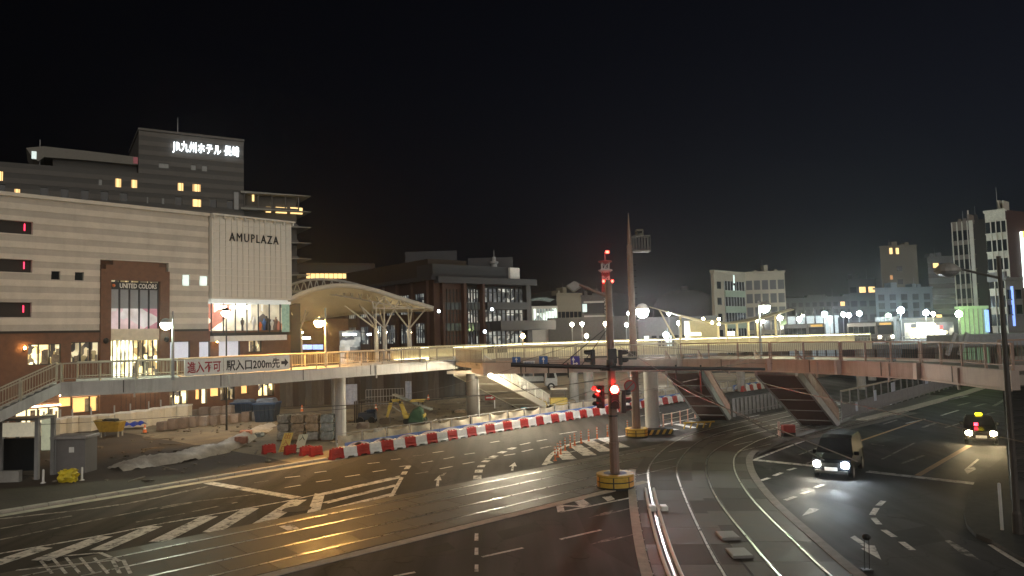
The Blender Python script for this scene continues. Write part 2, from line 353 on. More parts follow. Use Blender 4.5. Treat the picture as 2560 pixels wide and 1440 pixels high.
# curved tram tracks
T1 = [Vector((*p, 0)) for p in catmull([(4.6, 8), (4.9, 15), (5.3, 22.4), (6.1, 29.5), (7.05, 36.2), (7.75, 39.9), (8.9, 43.6), (10.5, 47.6), (12.3, 51), (15, 54.6), (21, 61), (32, 72.5)], 6)] if False else None
def cat2(pts, n): return catmull([Vector((x, y, 0)) for x, y in pts], n)
T1 = cat2([(4.6, 8), (4.9, 15), (5.3, 22.4), (6.1, 29.5), (7.05, 36.2), (7.75, 39.9), (8.9, 43.6), (10.5, 47.6), (12.3, 51), (15, 54.6), (21, 61), (32, 72.5)], 6)
T2 = cat2([(7.7, 8), (8.0, 15), (8.3, 22.1), (8.6, 25.8), (9.1, 31), (9.8, 35.5), (10.7, 39.6), (12.0, 43.6), (14.0, 47.3), (16.4, 50.6), (22.6, 57.3), (34, 69)], 6)
cb = MB(); ribbon(cb, T1, -1.35, 1.5, .014); cbed = cb.build('tram_curve_bed', MATS['track_base'], kind='structure')
cb = MB(); ribbon(cb, T2, -1.5, 1.35, .015); cbed2 = cb.build('tram_curve_bed_outer', MATS['track_base'], kind='structure')
def resample(pts, step):
    out = [pts[0]]; acc = 0
    for a, b in zip(pts[:-1], pts[1:]):
        d = (b - a).length; t = step - acc
        while t <= d: out.append(a + (b - a) * (t / d)); t += step
        acc = (acc + d) % step
    return out
for T, B, sg in ((T1, cbed, 1), (T2, cbed2, -1)):
    Q = resample(T, 2.2)
    st = [(-1.33, -.81), (-.64, .64), (.81, 1.46)] if sg > 0 else [(-1.46, -.81), (-.64, .64), (.81, 1.33)]
    for i in range(len(Q) - 1):
        a, b = Q[i], Q[i + 1]; d = (b - a).normalized(); a2, b2 = a + d * .012, b - d * .012
        A = offset2([Q[max(0, i - 1)], a, b], 0)
        for j, (x, y) in enumerate(st):
            za = random.uniform(.024, .03)
            L = offset2(Q, x); R = offset2(Q, y); p = [L[i] + (L[i + 1] - L[i]) * .005, R[i] + (R[i + 1] - R[i]) * .005, R[i + 1] - (R[i + 1] - R[i]) * .005, L[i + 1] - (L[i + 1] - L[i]) * .005]
            MB().hexa([(*v.xy, .012) for v in p] + [(*v.xy, za) for v in p]).build('slab', random.choice((SLAB, SLAB, SLAB3)), B)
    for t in (-.72, .72): MB_ = MB(); ribbon(MB_, T, t - .04, t + .04, .016, .036); MB_.build('rail', STEEL, B)
    for t in (-.63, .81): MB_ = MB(); ribbon(MB_, T, t - .012, t + .012, .016, .032); MB_.build('guard_rail', mat('rusty_steel', (.09, .07, .055), .5, .5, var=.3), B)
# light kerb strip on the left edge of the curve with reflector studs
edge = offset2(T1, -1.36); kb = MB(); ribbon(kb, edge[8:30], -.34, 0, .0, .034); ks = kb.build('track_edge_kerb', KERB, kind='structure')
for i in range(11, 27): MB().ball((*(edge[i] + (edge[i] - edge[i]) ).xy, .05), .035, .02, 6, 4).build('reflector_stud', WHITE, ks)
edge2 = offset2(T2, 1.36); kb = MB(); ribbon(kb, edge2[6:46], 0, .36, .0, .035); ks2 = kb.build('track_outer_kerb', mat('outer_kerb', (.24, .22, .2), .8, var=.3, scale=2.5), kind='structure')
# concrete platform of the tram stop in the middle of the street
MB().prism([P(1893, 1140), P(1960, 1108), P(2130, 1052), Vector((44, 73.5, 0)), Vector((42, 76, 0)), P(2060, 1066), P(1930, 1112)], .0, .1).build('tram_platform', DKCONC, kind='structure')

# ---- painted markings
def mline(x0, y0, x1, y1, w=.15, m=None, name='lane_line', z=.01):
    a, b = P(x0, y0), P(x1, y1); d = (b - a).normalized(); n = Vector((d.y, -d.x, 0)) * (w / 2)
    q = [a - n, b - n, b + n, a + n]
    return MB().sheet(q, z).build(name, m or PAINT, road)
def mpoly(pts, m=None, name='painted_mark', z=.0105): return MB().sheet([P(*p) for p in pts], z).build(name, m or PAINT, road)
def mpath(pts, w, m=None, name='lane_line', z=.01):
    q = [P(*p) for p in pts]; q = catmull(q, 4) if len(q) > 2 else q
    mb = MB(); ribbon(mb, q, -w / 2, w / 2, z); return mb.build(name, m or PAINT, road)
mline(520, 1207, 742, 1245, .55, name='stop_line')
for q in [(748, 1250, 652, 1310), (628, 1271, 528, 1331), (525, 1291, 394, 1355), (386, 1316, 246, 1376), (262, 1341, 100, 1402), (112, 1369, -20, 1412)]: mline(*q, .72, name='hatch_stripe', z=.011)
for q in [((745, 1248), (525, 1288), (385, 1313), (260, 1338), (-20, 1388))]: mpath(q, .16)
mpath([(640, 1236), (437, 1262), (218, 1305), (-20, 1354)], .18, FADED)
for q in [(0, 1322, 180, 1290), (475, 1281, 593, 1256), (340, 1306, 462, 1284), (400, 1272, 480, 1257)]: mline(*q, .16, FADED)
mpath([(-20, 1300), (300, 1262), (520, 1216)], .25, FADED)
mpoly([(765, 1290), (787, 1234), (812, 1236), (799, 1283)], name='hatch_stripe')
for q in [(808, 1236, 1003, 1193), (812, 1258, 992, 1213), (799, 1281, 984, 1235)]: mline(*q, .42, name='hatch_stripe', z=.0115)
mline(745, 1247, 1000, 1190, .14); mline(974, 1249, 1004, 1195, .2)
for q in [(1008, 1187, 1013, 1179), (1016, 1173, 1022, 1165)]: mline(*q, .3, name='lane_dash')
def z600(x, y): return 600 + x * .2737, 1046 + y * .2737
for a in [(410, 635, 555, 610), (695, 582, 835, 562), (960, 535, 1095, 515), (1210, 490, 1335, 470), (1455, 442, 1555, 430), (410, 543, 550, 528), (680, 497, 790, 483), (1165, 415, 1275, 403), (1380, 380, 1465, 370), (1660, 408, 1760, 390), (1825, 462, 1940, 440), (1860, 372, 1955, 353), (2035, 418, 2140, 398), (1760, 315, 1865, 300), (2050, 330, 2145, 317), (2285, 222, 2370, 208), (2410, 340, 2515, 325), (2235, 372, 2340, 360)]: mline(*z600(*a[:2]), *z600(*a[2:]), .16, name='lane_dash')
for a in [(1600, 508, 1720, 488), (1580, 345, 1680, 335), (130, 590, 260, 570)]: mline(*z600(*a[:2]), *z600(*a[2:]), .14, FADED, name='lane_dash')
def z1300(x, y): return 1300 + x * .2737, 820 + y * .2737
for a in [(0, 1068, 95, 1048), (20, 1130, 120, 1108), (155, 1035, 245, 1018), (185, 1100, 285, 1080), (360, 970, 520, 945), (1090, 808, 1150, 795), (1230, 782, 1290, 770), (2070, 820, 2190, 795)]: mline(*z1300(*a[:2]), *z1300(*a[2:]), .15, name='lane_dash')
for x, y, dx, dy in [(2168, 540, 1, 16), (2181, 483, 3, 13), (2204, 437, 6, 10), (2245, 392, 16, 8), (2316, 350, 20, 8), (2395, 310, 22, 8), (2485, 275, 24, 8)]: mline(*z600(x - dx, y + dy), *z600(x + dx, y - dy), .42, name='lane_dash')
mpoly([(1090, 1216), (1092, 1201), (1085, 1202), (1099, 1188), (1104, 1201), (1098, 1201), (1097, 1216)], name='lane_arrow')
mpoly([(1098, 1189), (1108, 1186), (1107, 1184), (1117, 1182), (1110, 1189), (1104, 1191)], FADED, name='lane_arrow')
mpoly([(1277, 1177), (1280, 1166), (1272, 1167), (1287, 1156), (1292, 1166), (1285, 1166), (1283, 1177)], name='lane_arrow')
mpath([(1361, 1163), (1383, 1133), (1425, 1111), (1480, 1099), (1545, 1092), (1600, 1085)], .3)
for q in [(1402, 1128, 1424, 1149), (1437, 1113, 1475, 1139), (1467, 1101, 1516, 1129), (1503, 1095, 1560, 1119)]: mline(*q, .85, name='hatch_stripe', z=.0115)
mpoly([(1366, 1161), (1375, 1152), (1384, 1157)], name='hatch_stripe', z=.0115)
mline(1420, 1132, 1525, 1107, .12)
for q in [(1650, 1068, 1690, 1075), (1690, 1060, 1735, 1070), (1720, 1052, 1760, 1062)]: mline(*q, .6, name='hatch_stripe', z=.0115)
mline(1640, 1066, 1780, 1035, .15)
mline(1395, 1258, 1476, 1236, .16); mline(1398, 1257, 1403, 1281, .3); mline(1400, 1281, 1586, 1243, .16); mline(1398, 1264, 1462, 1267, .22)
mpoly([(1429, 1249), (1452, 1244), (1478, 1262), (1452, 1268)], name='hatch_stripe'); mpoly([(1505, 1243), (1528, 1240), (1538, 1249), (1519, 1254)], name='hatch_stripe')
mline(1400, 1349, 1503, 1325, .15); mline(1205, 1393, 1308, 1370, .15); mline(985, 1441, 1038, 1431, .15)
for y in (1343, 1379, 1421): mpoly([(1187, y - 9), (1196, y - 9), (1196, y + 9), (1186, y + 9)], name='lane_dash')
for (x, y, k) in [(1525, 1286, 1), (1530, 1352, 1)]: mpoly([(x - 55, y + 10), (x - 10, y - 6), (x + 8, y - 10), (x + 4, y - 5), (x + 52, y - 16), (x + 52, y - 14), (x + 3, y - 1)], FADED, name='lane_arrow')
for q in [(95, 1398, 250, 1384), (40, 1428, 290, 1402), (250, 1384, 300, 1405)]: mline(*q, .14, PAINT, z=.032)
for x in (110, 145, 180, 215, 250): mline(x - 15, 1396, x + 20, 1436, .1, PAINT, z=.032)
for x in (285, 312): mline(x - 4, 1402, x + 14, 1436, .12, PAINT, z=.032)
mpoly([(697, 1318), (730, 1312), (748, 1323), (719, 1328)], name='painted_mark', z=.03)
def z18(x, y): return 1860 + x * .2737, 1046 + y * .2737
def z18b(x, y): return 1860 + x * .2737, 820 + y * .2737
mpath([(1885, 1150), (2000, 1106), (2180, 1041), (2420, 990)], .2)
mpath([(1885, 1150), (2062, 1168)], .5, name='stop_line'); mpath([(2168, 1179), (2450, 1211)], .55, name='stop_line')
for a in [(150, 570, 230, 545), (275, 525, 345, 497), (400, 475, 470, 455), (370, 750, 470, 715), (525, 690, 605, 665), (650, 635, 725, 605), (1225, 800, 1275, 755), (1170, 885, 1212, 820), (1180, 910, 1235, 970), (1275, 1020, 1375, 1085), (1440, 1130, 1540, 1205)]: mline(*z18(*a[:2]), *z18(*a[2:]), .22, name='lane_dash')
mpoly([z18(*p) for p in [(527, 895), (600, 822), (690, 832), (640, 858)]], name='lane_arrow')
mpoly([z18(*p) for p in [(970, 1090), (1010, 1072), (1140, 1160), (1195, 1165), (1255, 1295), (1065, 1190), (1110, 1185)]], name='lane_arrow')
mpoly([z18(*p) for p in [(2010, 470), (2130, 370), (2150, 378), (2060, 455), (2100, 440), (2120, 465), (2040, 510)]], name='lane_arrow')
mpoly([z18(*p) for p in [(1835, 1120), (1880, 1115), (2030, 1200), (2160, 1300), (1985, 1240)]], FADED, name='lane_arrow')
for a, w, m in [((1040, 1040, 1650, 832), .2, ORANGEPAINT), ((1585, 1350, 2060, 1075), .3, ORANGEPAINT), ((1260, 1200, 1560, 1050), .14, FADED), ((500, 1160, 720, 1080), .14, FADED), ((570, 1240, 840, 1120), .15, FADED), ((1270, 880, 1400, 840), .15, FADED), ((1480, 872, 1650, 835), .18, PAINT), ((1630, 910, 1770, 862), .25, FADED), ((1800, 800, 1960, 752), .2, PAINT), ((1840, 910, 2000, 865), .18, FADED), ((1950, 710, 2060, 682), .25, FADED), ((2100, 720, 2210, 690), .25, FADED), ((2130, 810, 2290, 770), .2, FADED), ((2280, 715, 2390, 650), .3, FADED), ((2010, 945, 2140, 905), .2, FADED), ((1440, 1240, 1640, 1165), .2, FADED), ((1160, 1060, 1280, 1075), .15, FADED)]: mline(*z18b(*a[:2]), *z18b(*a[2:]), w, m, name='lane_dash')
mpath([z18(2270, 1155), z18(2400, 1240), z18(2600, 1360)], .3)
for q in [(1100, 890 - 820 + 820)]: pass
# kerb and pavement on the right side of the far carriageway (median)
mb = MB(); ribbon(mb, [P(2160, 1052), P(2281, 1023), P(2400, 990), P(2500, 957)], -.6, .25, .0, .12); mb.build('median_kerb', KERB, kind='structure')
# manhole
mh = P(742, 1273); MB().lathe((mh.x, mh.y, .0), [(.62, .003), (.62, .012), (.05, .013)], 20).build('manhole_cover', mat('cast_iron', (.03, .028, .026), .85), road)
for (x, y) in ((1250, 1225), (1010, 1400), (1450, 1390), (2240, 1290), (2050, 1120), (560, 1262)):
    c = P(x, y); MB().lathe((c.x, c.y, .0), [(.34, .003), (.34, .0125), (.05, .0135)], 18).build('manhole_cover', MATS['cast_iron'], road)
PATCH = mat('fresh_asphalt_patch', (.026, .025, .024), .8, spec=.25, var=.25, scale=2)
for q in (((1120, 1235), (1215, 1213), (1240, 1228), (1142, 1252)), ((850, 1205), (905, 1193), (925, 1203), (868, 1216)), ((1240, 1330), (1340, 1306), (1362, 1325), (1258, 1351)), ((1060, 1370), (1120, 1356), (1138, 1372), (1075, 1388)), ((2190, 1110), (2290, 1085), (2330, 1096), (2228, 1124)), ((2230, 1330), (2330, 1312), (2365, 1352), (2255, 1372)), ((300, 1285), (420, 1262), (440, 1272), (318, 1297))): mpoly(q, PATCH, 'repair_patch', .0065)
# right-hand pavement corner, deep shade put into its near-black colour
MB().prism([P(2410, 1292), P(2418, 1322), P(2440, 1345), P(2480, 1362), P(2540, 1398), P(2640, 1455), Vector((26, 20, 0)), Vector((32, 34, 0)), P(2530, 1130), P(2492, 1165), P(2446, 1195), P(2422, 1245)], .0, .15).build('pavement', mat('shaded_paving', (.012, .012, .012), .85, var=.3), kind='structure')
# ================================================================ department store
CLADL = mat('pale_cladding', (.56, .52, .45), .7, var=.1, scale=.7)
CLADD = mat('darker_cladding', (.42, .388, .34), .7, var=.1, scale=.7); dirty(CLADL, .18, 1.2, .12, (.2, .18, .15)); dirty(CLADD, .18, 1.2, .12, (.12, .11, .09))
BRICK = mat('brown_brick', (.15, .078, .05), .8, var=.2, scale=2)
MORTARED = mat('brown_brick_dark', (.1, .055, .038), .8, var=.2, scale=2)
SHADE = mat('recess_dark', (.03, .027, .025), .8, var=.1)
PANELW = mat('white_cladding_panel', (.6, .575, .52), .6, var=.06, scale=1)
FROST = mat('frosted_glass', (.2, .21, .22), .4, var=.1, scale=.8, emit=.05, ecol=(.5, .5, .5))
S_WARM = shop_mat('shop_warm', [(.9, .75, .35), (.35, .25, .1), (1, .9, .55), (.12, .09, .05), (.8, .6, .3), (.06, .05, .04)], 1.2, 2.2, 1.6)
S_BRIGHT = shop_mat('shop_bright', [(1, .95, .6), (.9, .85, .5), (1, 1, .8), (.5, .42, .2), (1, .95, .65)], 2.1, 2.6, 1.0)
S_DIM = shop_mat('shop_dim', [(.4, .33, .18), (.12, .1, .07), (.6, .5, .3), (.05, .045, .04), (.25, .2, .1), (.7, .62, .4)], .5, 2.4, 1.4)
S_POSTER = shop_mat('pink_poster', [(.5, .24, .3), (.62, .5, .52), (.6, .58, .58), (.48, .3, .34), (.64, .62, .61)], .32, .5, .55)
S_WHITE = mat('lit_white_panel', (.6, .62, .68), .6, emit=.28, ecol=(.75, .8, .95), var=.05)
S_ORANGE = mat('lit_orange_panel', (.7, .4, .15), .6, emit=.9, ecol=(1, .55, .18), var=.1)
S_CREAM = mat('lit_cream_panel', (.8, .7, .45), .6, emit=1.1, ecol=(1, .85, .5), var=.1)
W_LIT = mat('lit_room_window', (.9, .7, .35), .6, emit=1.0, ecol=(1, .66, .26), var=.12, scale=1)
W_COOL = mat('lit_cool_window', (.7, .8, .8), .6, emit=.5, ecol=(.8, .95, .9), var=.12, scale=1)

A0 = P(300, 1050); AF = Face(A0, TH)
store = thing('department_store', (A0.x, A0.y, 0), 'pale banded department store with brick base and tall brick window portal', 'building')
ST_L, ST_R, ST_T = -26.0, 9.0, 21.35
zb = 8.95
portal = (-1.95, 4.7, 0, 15.95)
recs = [(-25.9, AF.px(82, 560)[0], AF.px(82, y1)[1], AF.px(82, y0)[1]) for y0, y1 in ((555, 587), (650, 682), (756, 793))]
wins = [AF.rect(128, 678, 150, 699), AF.rect(187, 680, 209, 701), AF.rect(456, 687, 475, 714), AF.rect(499, 690, 520, 714)]
MB().fbox(AF, ST_L, ST_R + .2, -32, -.5, 0, ST_T - .2).build('wall', MORTARED, store)
holes = recs + wins + [portal]
nb = 21; bh = (ST_T - zb) / nb
def split(s0, s1, z0, z1, holes):
    iv = [(s0, s1)]
    for a, b, c, d in holes:
        if d <= z0 + .02 or c >= z1 - .02: continue
        iv = [q for x, y in iv for q in ((x, min(y, a)), (max(x, b), y)) if q[1] - q[0] > .02]
    return iv
# bands, cut where the openings lie
edges = sorted(set([zb + i * bh for i in range(nb + 1)]))
for i in range(nb):
    z0, z1 = zb + i * bh, zb + (i + 1) * bh; cuts = sorted({z0, z1, *[c for h in holes for c in h[2:] if z0 < c < z1]})
    mb = MB(); light = i % 2 == 1
    for a, b in zip(cuts[:-1], cuts[1:]):
        for x, y in split(ST_L, ST_R, a, b, holes): MB().fbox(AF, x, y, -.5, .06 if light else 0, a, b).build('cladding_band', CLADL if light else CLADD, store)
MB().fbox(AF, ST_L, ST_R + .1, -1.2, .25, ST_T, ST_T + .35).build('roof_coping', CLADL, store)
MB().fbox(AF, ST_L, portal[0], -.5, .12, zb - .22, zb).build('string_course', SHADE, store)
MB().fbox(AF, portal[1], ST_R, -.5, .12, zb - .22, zb).build('string_course', SHADE, store)
for a, b, c, d in recs:
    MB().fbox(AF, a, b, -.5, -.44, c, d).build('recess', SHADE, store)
    n = MB(); z = (c + d) / 2 + .1; n.fbox(AF, b - .6, b - .52, -.44, -.36, z - .32, z + .32); n.build('red_lamp', mat('red_neon', (1, .05, .1), emit=2.2, ecol=(1, .04, .1), var=0), store)
for k, (a, b, c, d) in enumerate(wins):
    MB().fbox(AF, a + .02, b - .02, -.5, -.25, c, d).build('window', GLASSD if k < 2 else W_COOL, store)
# brick base with shop windows on two levels
shops = []
for r, m, dv in [((70, 860, 152, 912), S_WARM, 3), ((178, 855, 250, 905), S_DIM, 3), ((425, 853, 476, 903), S_WHITE, 1), ((498, 853, 526, 902), S_WHITE, 1), ((547, 850, 601, 897), S_WHITE, 1), ((622, 850, 655, 880), S_DIM, 2),
                 ((148, 992, 180, 1018), S_ORANGE, 1), ((182, 990, 268, 1030), S_ORANGE, 2), ((304, 972, 400, 1028), S_BRIGHT, 8), ((418, 972, 470, 1012), S_WARM, 3), ((489, 968, 502, 1000), S_ORANGE, 1), ((504, 968, 518, 1010), S_CREAM, 1), ((526, 966, 550, 992), S_ORANGE, 1), ((551, 964, 588, 1000), S_DIM, 3), ((603, 960, 622, 985), S_ORANGE, 1), ((646, 958, 686, 990), S_WARM, 3), ((40, 1020, 150, 1060), S_CREAM, 4)]:
    shops.append((AF.rect(*r), m, dv))
holes2 = [s[0] for s in shops] + [portal]
nb2 = 15; bh2 = (zb - .22) / nb2
for i in range(nb2):
    z0, z1 = i * bh2, (i + 1) * bh2; cuts = sorted({z0, z1, *[c for h in holes2 for c in h[2:] if z0 < c < z1]}); mb = MB()
    for a, b in zip(cuts[:-1], cuts[1:]):
        for x, y in split(ST_L, 19.0, a, b, holes2): MB().fbox(AF, x, y, -.5, .02 if i % 2 else 0, a, b).build('brick_course', BRICK, store)
for (a, b, c, d), m, dv in shops:
    if b - a < .1 or d <= c: continue
    w = MB().fbox(AF, a, b, -.5, -.46, c, d).build('shop_window', m, store)
    fr = MB()
    for k in range(dv + 1): x = a + (b - a) * k / dv; fr.fbox(AF, x - .03, x + .03, -.46, -.1, c, d)
    fr.fbox(AF, a, b, -.46, -.1, d - .07, d).fbox(AF, a, b, -.46, -.05, c, c + .07); fr.build('frame', DARK, w)
    if c < 3.2: MB().fbox(AF, a, b, .05, .16, d + .12, d + .2).build('added_strip_light', mat('added_strip_tube', (1, .9, .7), emit=16, ecol=(1, .82, .5), var=0), store)  # added strip lamps, unseen at the shops, to brighten the planters in front
    if dv > 1:
        gd = MB()
        for k in range(int((b - a) * 1.5)):
            x = a + .2 + random.random() * (b - a - .4); h = random.uniform(.5, 1.5); gd.fbox(AF, x, x + random.uniform(.15, .4), -.42, -.3, c + .08, min(d - .2, c + h))
        if gd.v: gd.build('goods', mat('shop_goods', (.25, .2, .15), .8, var=.6, scale=2), w)
# tall brick portal with stepped head and glazed window
a, b, c, d = portal; pw = AF.rect(277, 704, 399, 905)
wa, wb = -1.0, 3.75
pm = MB(); pm.fbox(AF, a, wa, -.5, .32, 0, 15.0).fbox(AF, wb, b, -.5, .32, 0, 15.0)
pm.fbox(AF, wa, wb, -.5, .32, 13.95, 15.0).fbox(AF, a + .45, b - .45, -.5, .32, 15.0, 15.45).fbox(AF, a + 1.1, b - 1.1, -.5, .32, 15.45, 15.9)
pt = pm.build('portal', BRICK, store)
for s in (a + .35, b - .45):
    MB().ball(AF.w(s + .1, .45, 7.9), .26, .3, 10, 6).build('wall_speaker', BLACK, store)
def zrow(y): return AF.px(337, y)[1]
zz = [13.95, zrow(706), zrow(724), zrow(771), zrow(822), zrow(851), zrow(912)]
zz[0] = 13.95
MB().fbox(AF, wa, wb, -.5, -.3, zz[1], zz[0]).build('gallery_window', S_DIM, store)
sgn = MB().fbox(AF, wa, wb, -.5, -.09, zz[2], zz[1]).build('shop_sign', mat('sign_black', (.015, .017, .02), .4, var=0), store)
text('shop_sign_lettering', 'UNITED COLORS', AF.w((wa + wb) / 2 + .35, -.07, (zz[1] + zz[2]) / 2), AF.u, (0, 0, 1), .48, WHITE, store, width=3.6, bold=.01)
MB().ball(AF.w(wa + .35, -.09, (zz[1] + zz[2]) / 2), .16, .16).build('shop_sign_dot', ORANGE, store)
fp = []
for k in range(5):
    x0, x1 = wa + (wb - wa) * k / 5 + .05, wa + (wb - wa) * (k + 1) / 5 - .05
    MB().fbox(AF, x0, x1, -.5, -.34, zz[3], zz[2]).build('frosted_pane', FROST, store)
    MB().fbox(AF, x0, x1, -.5, -.36, zz[4], zz[3]).build('poster_pane', S_POSTER, store)
mb = MB()
for k in range(6): x = wa + (wb - wa) * k / 5; mb.fbox(AF, x - .05, x + .05, -.5, -.12, zz[4], zz[0])
mb.build('mullion', BLACK, store)
MB().fbox(AF, wa, wb, -.5, .05, zz[5], zz[4]).build('canopy_panel', CREAM, store)
w = MB().fbox(AF, wa, wa + 2.3, -.5, -.42, 4.2, zz[5]).build('shop_window', S_BRIGHT, store)
mb = MB()
for k in range(7): x = wa + 2.3 * k / 6; mb.fbox(AF, x - .03, x + .03, -.42, -.2, 4.2, zz[5])
mb.build('frame', DARK, w)
w = MB().fbox(AF, wa + 2.3, wb, -.5, -.42, 4.2, zz[5]).build('shop_window', S_WARM, store)
mb = MB()
for k in range(6): x = wa + 2.3 + (wb - wa - 2.3) * k / 5; mb.fbox(AF, x - .03, x + .03, -.42, -.2, 4.2, zz[5])
mb.build('frame', DARK, w)
MB().fbox(AF, wa, wb, -.5, -.1, 0, 4.2).build('portal_base', BRICK, store)
# wall lamps
LAMPW = mat('amber_bulb', (1, .6, .2), emit=60, ecol=(1, .5, .13), var=0)
for px, py in ((60, 870), (540, 853)):
    s, z = AF.px(px, py); wl_ = MB().fbox(AF, s - .1, s + .1, .02, .12, z - .3, z + .1).build('wall_lamp', DARK, store)
    MB().ball(AF.w(s, .26, z), .11, .16, 8, 6).build('bulb', LAMPW, wl_)
# sign tower at the corner: panelled screen over a glazed corner shop
TL, TR, TT, TB = 9.2, 18.9, 21.45, 12.25
MB().fbox(AF, TL, TR, -12, .55, TB, TT).build('sign_tower', mat('panel_joint', (.7, .67, .6), .7, var=.05), store)
pan = None
cols, rows = 14, 11; cw, ch = (TR - TL - .2) / cols, (TT - TB - .3) / rows; fz = Face((0, 0), TH)
for i in range(cols):
    for j in range(rows):
        if pan is None: pan = MB().fbox(fz, .03, cw - .03, 0, .09, .03, ch - .03).build('tower_panel', PANELW, store); o = pan
        else: o = pan.copy(); COL.objects.link(o); o.parent = store
        o.location = AF.w(TL + .1 + i * cw, .55 + random.uniform(0, .015), TB + .15 + j * ch)
MB().fbox(AF, TL - .15, TR + .3, -12.2, 1.0, TT, TT + .18).build('tower_coping', PANELW, store)
for k in range(9):
    x = TL + (TR - TL) * k / 8; MB().fbox(AF, x - .06, x + .06, .6, 1.04, TT - .35, TT - .01).build('coping_bracket', PANELW, store)
s0, z0 = AF.px(566, 597); s1, z1 = AF.px(688, 600)
text('store_name', 'AMUPLAZA', AF.w((s0 + s1) / 2, .72, (z0 + z1) / 2), AF.u, (0, 0, 1), .95, BLACK, store, width=s1 - s0, extrude=.05, bold=0.0, space=1.3)
MB().fbox(AF, TL, TR, -6, -1.2, 8.2, TB).build('corner_shop_back', shop_mat('corner_shop', [(.95, .9, .75), (.7, .65, .5), (.3, .25, .18), (1, .95, .8), (.12, .1, .09), (.6, .55, .42), (.4, .15, .1), (.08, .07, .06)], .34, .55, .5), store)
MB().fbox(AF, TL, TR, -1.2, .3, 11.75, TB).build('corner_shop_ceiling', mat('shop_ceiling', (.7, .7, .68), emit=.2, ecol=(.9, 1, .95), var=.05), store)
MB().fbox(AF, TL, TR, -1.2, .5, 8.15, 8.5).build('corner_shop_sill', DARK, store)
MB().fbox(AF, TL, TR - .9, -.3, .9, 7.55, 8.15).build('corner_shop_fascia', WHITE, store)
mb = MB()
for k in range(8): x = TL + (TR - TL) * k / 7; mb.fbox(AF, x - .05, x + .05, .2, .32, 8.5, 11.75)
mb.build('mullion', BLACK, store)
MB().fbox(AF, TR - 1.1, TR - .1, .1, .16, 8.5, 11.75).build('green_glass_pane', mat('green_glass', (.2, .32, .26), .3, emit=.12, ecol=(.5, .8, .65)), store)
for x, h, m in [(14.6, 1.8, WHITE), (15.4, 1.2, ORANGE), (16.2, 1.9, DARK), (13.2, 1.7, DARK), (16.9, 1.5, WHITE), (15.9, 1.6, BLUE), (17.4, 1.8, BRASS)]:
    g = MB(); p = AF.w(x, -.5, 8.5); g.lathe(p, [(.14, 0), (.12, h * .45), (.2, h * .6), (.24, h * .8), (.08, h * .86), (.12, h * .95), (.06, h)], 8); g.build('mannequin', m, store, smooth=True)
for x in (10.2, 11.6, 13.0): MB().fbox(AF, x, x + .8, -.2, .0, 11.2, 11.5).build('ceiling_spot', mat('white_tube', (1, 1, 1), emit=14, ecol=(1, .98, .9), var=0), store)
# lower annex to the right of the tower
MB().fbox(AF, TR, TR + 2.4, -14, -1.5, 0, 12).build('annex', mat('dark_annex', (.05, .048, .05), .8), store)
# roof plant
MB().fbox(AF, 5.5, 13.5, -7, -3, ST_T, ST_T + .75).build('roof_screen', mat('roof_screen_grey', (.1, .1, .105), .8), store)

# ================================================================ hotel tower behind the store
HANG = math.radians(58)
h0 = D(480, 600, 118); HF = Face((h0.x, h0.y), HANG)
hotel = thing('hotel', (h0.x, h0.y, 0), 'dark ribbed hotel tower with lit rooms and white rooftop name sign', 'building')
HW = mat('hotel_tile', (.115, .107, .098), .8, var=.12, scale=.8); HW2 = mat('hotel_tile_dark', (.08, .076, .072), .8, var=.12, scale=.8)
sL, zL = HF.px(-300, 398); s1_, zt_ = HF.px(347, 325); s2_, zt2 = HF.px(609, 349); zm = HF.px(300, 425)[1]
MB().fbox(HF, sL, s2_, -18, -.3, 0, zm - .4).build('wall', HW2, hotel)
MB().fbox(HF, s1_, s2_, -16, -.3, zm - .4, zt_ - .3).build('sign_block', HW2, hotel)
litw = [HF.rect(288, 446, 303, 468), HF.rect(328, 449, 343, 470), HF.rect(444, 457, 459, 477), HF.rect(481, 460, 502, 479), HF.rect(481, 498, 503, 517), HF.rect(-2, 428, 7, 452), HF.rect(36, 472, 50, 495)]
dimw = [HF.rect(247, 448, 255, 463), HF.rect(367, 492, 371, 508), HF.rect(405, 495, 411, 510), HF.rect(397, 408, 422, 420), HF.rect(478, 412, 490, 425), HF.rect(505, 414, 518, 428)]
dark_more = []
for yy in (0, 1, 2):
    for k in range(18):
        s = s2_ - 2.2 - k * 2.6; z = zm - 4.2 - yy * 3.1
        if all(abs(s - (q[0] + q[1]) / 2) > 1.5 or abs(z - (q[2] + q[3]) / 2) > 1.6 for q in litw + dimw): dark_more.append((s - .5, s + .5, z - .7, z + .7))
hh = litw + dimw + dark_more
i = 0; z = 14.0
while z < zt_ - .1:
    z1 = min(z + .75, zt_); mb = MB(); cuts = sorted({z, z1, *[c for h in hh for c in h[2:] if z < c < z1]})
    for a_, b_ in zip(cuts[:-1], cuts[1:]):
        for x, y in split(sL if z1 <= zm else s1_, s2_, a_, b_, hh): MB().fbox(HF, x, y, -.3, .05 if i % 2 else 0, a_, b_).build('tile_course', HW if i % 2 else HW2, hotel)
    z = z1; i += 1
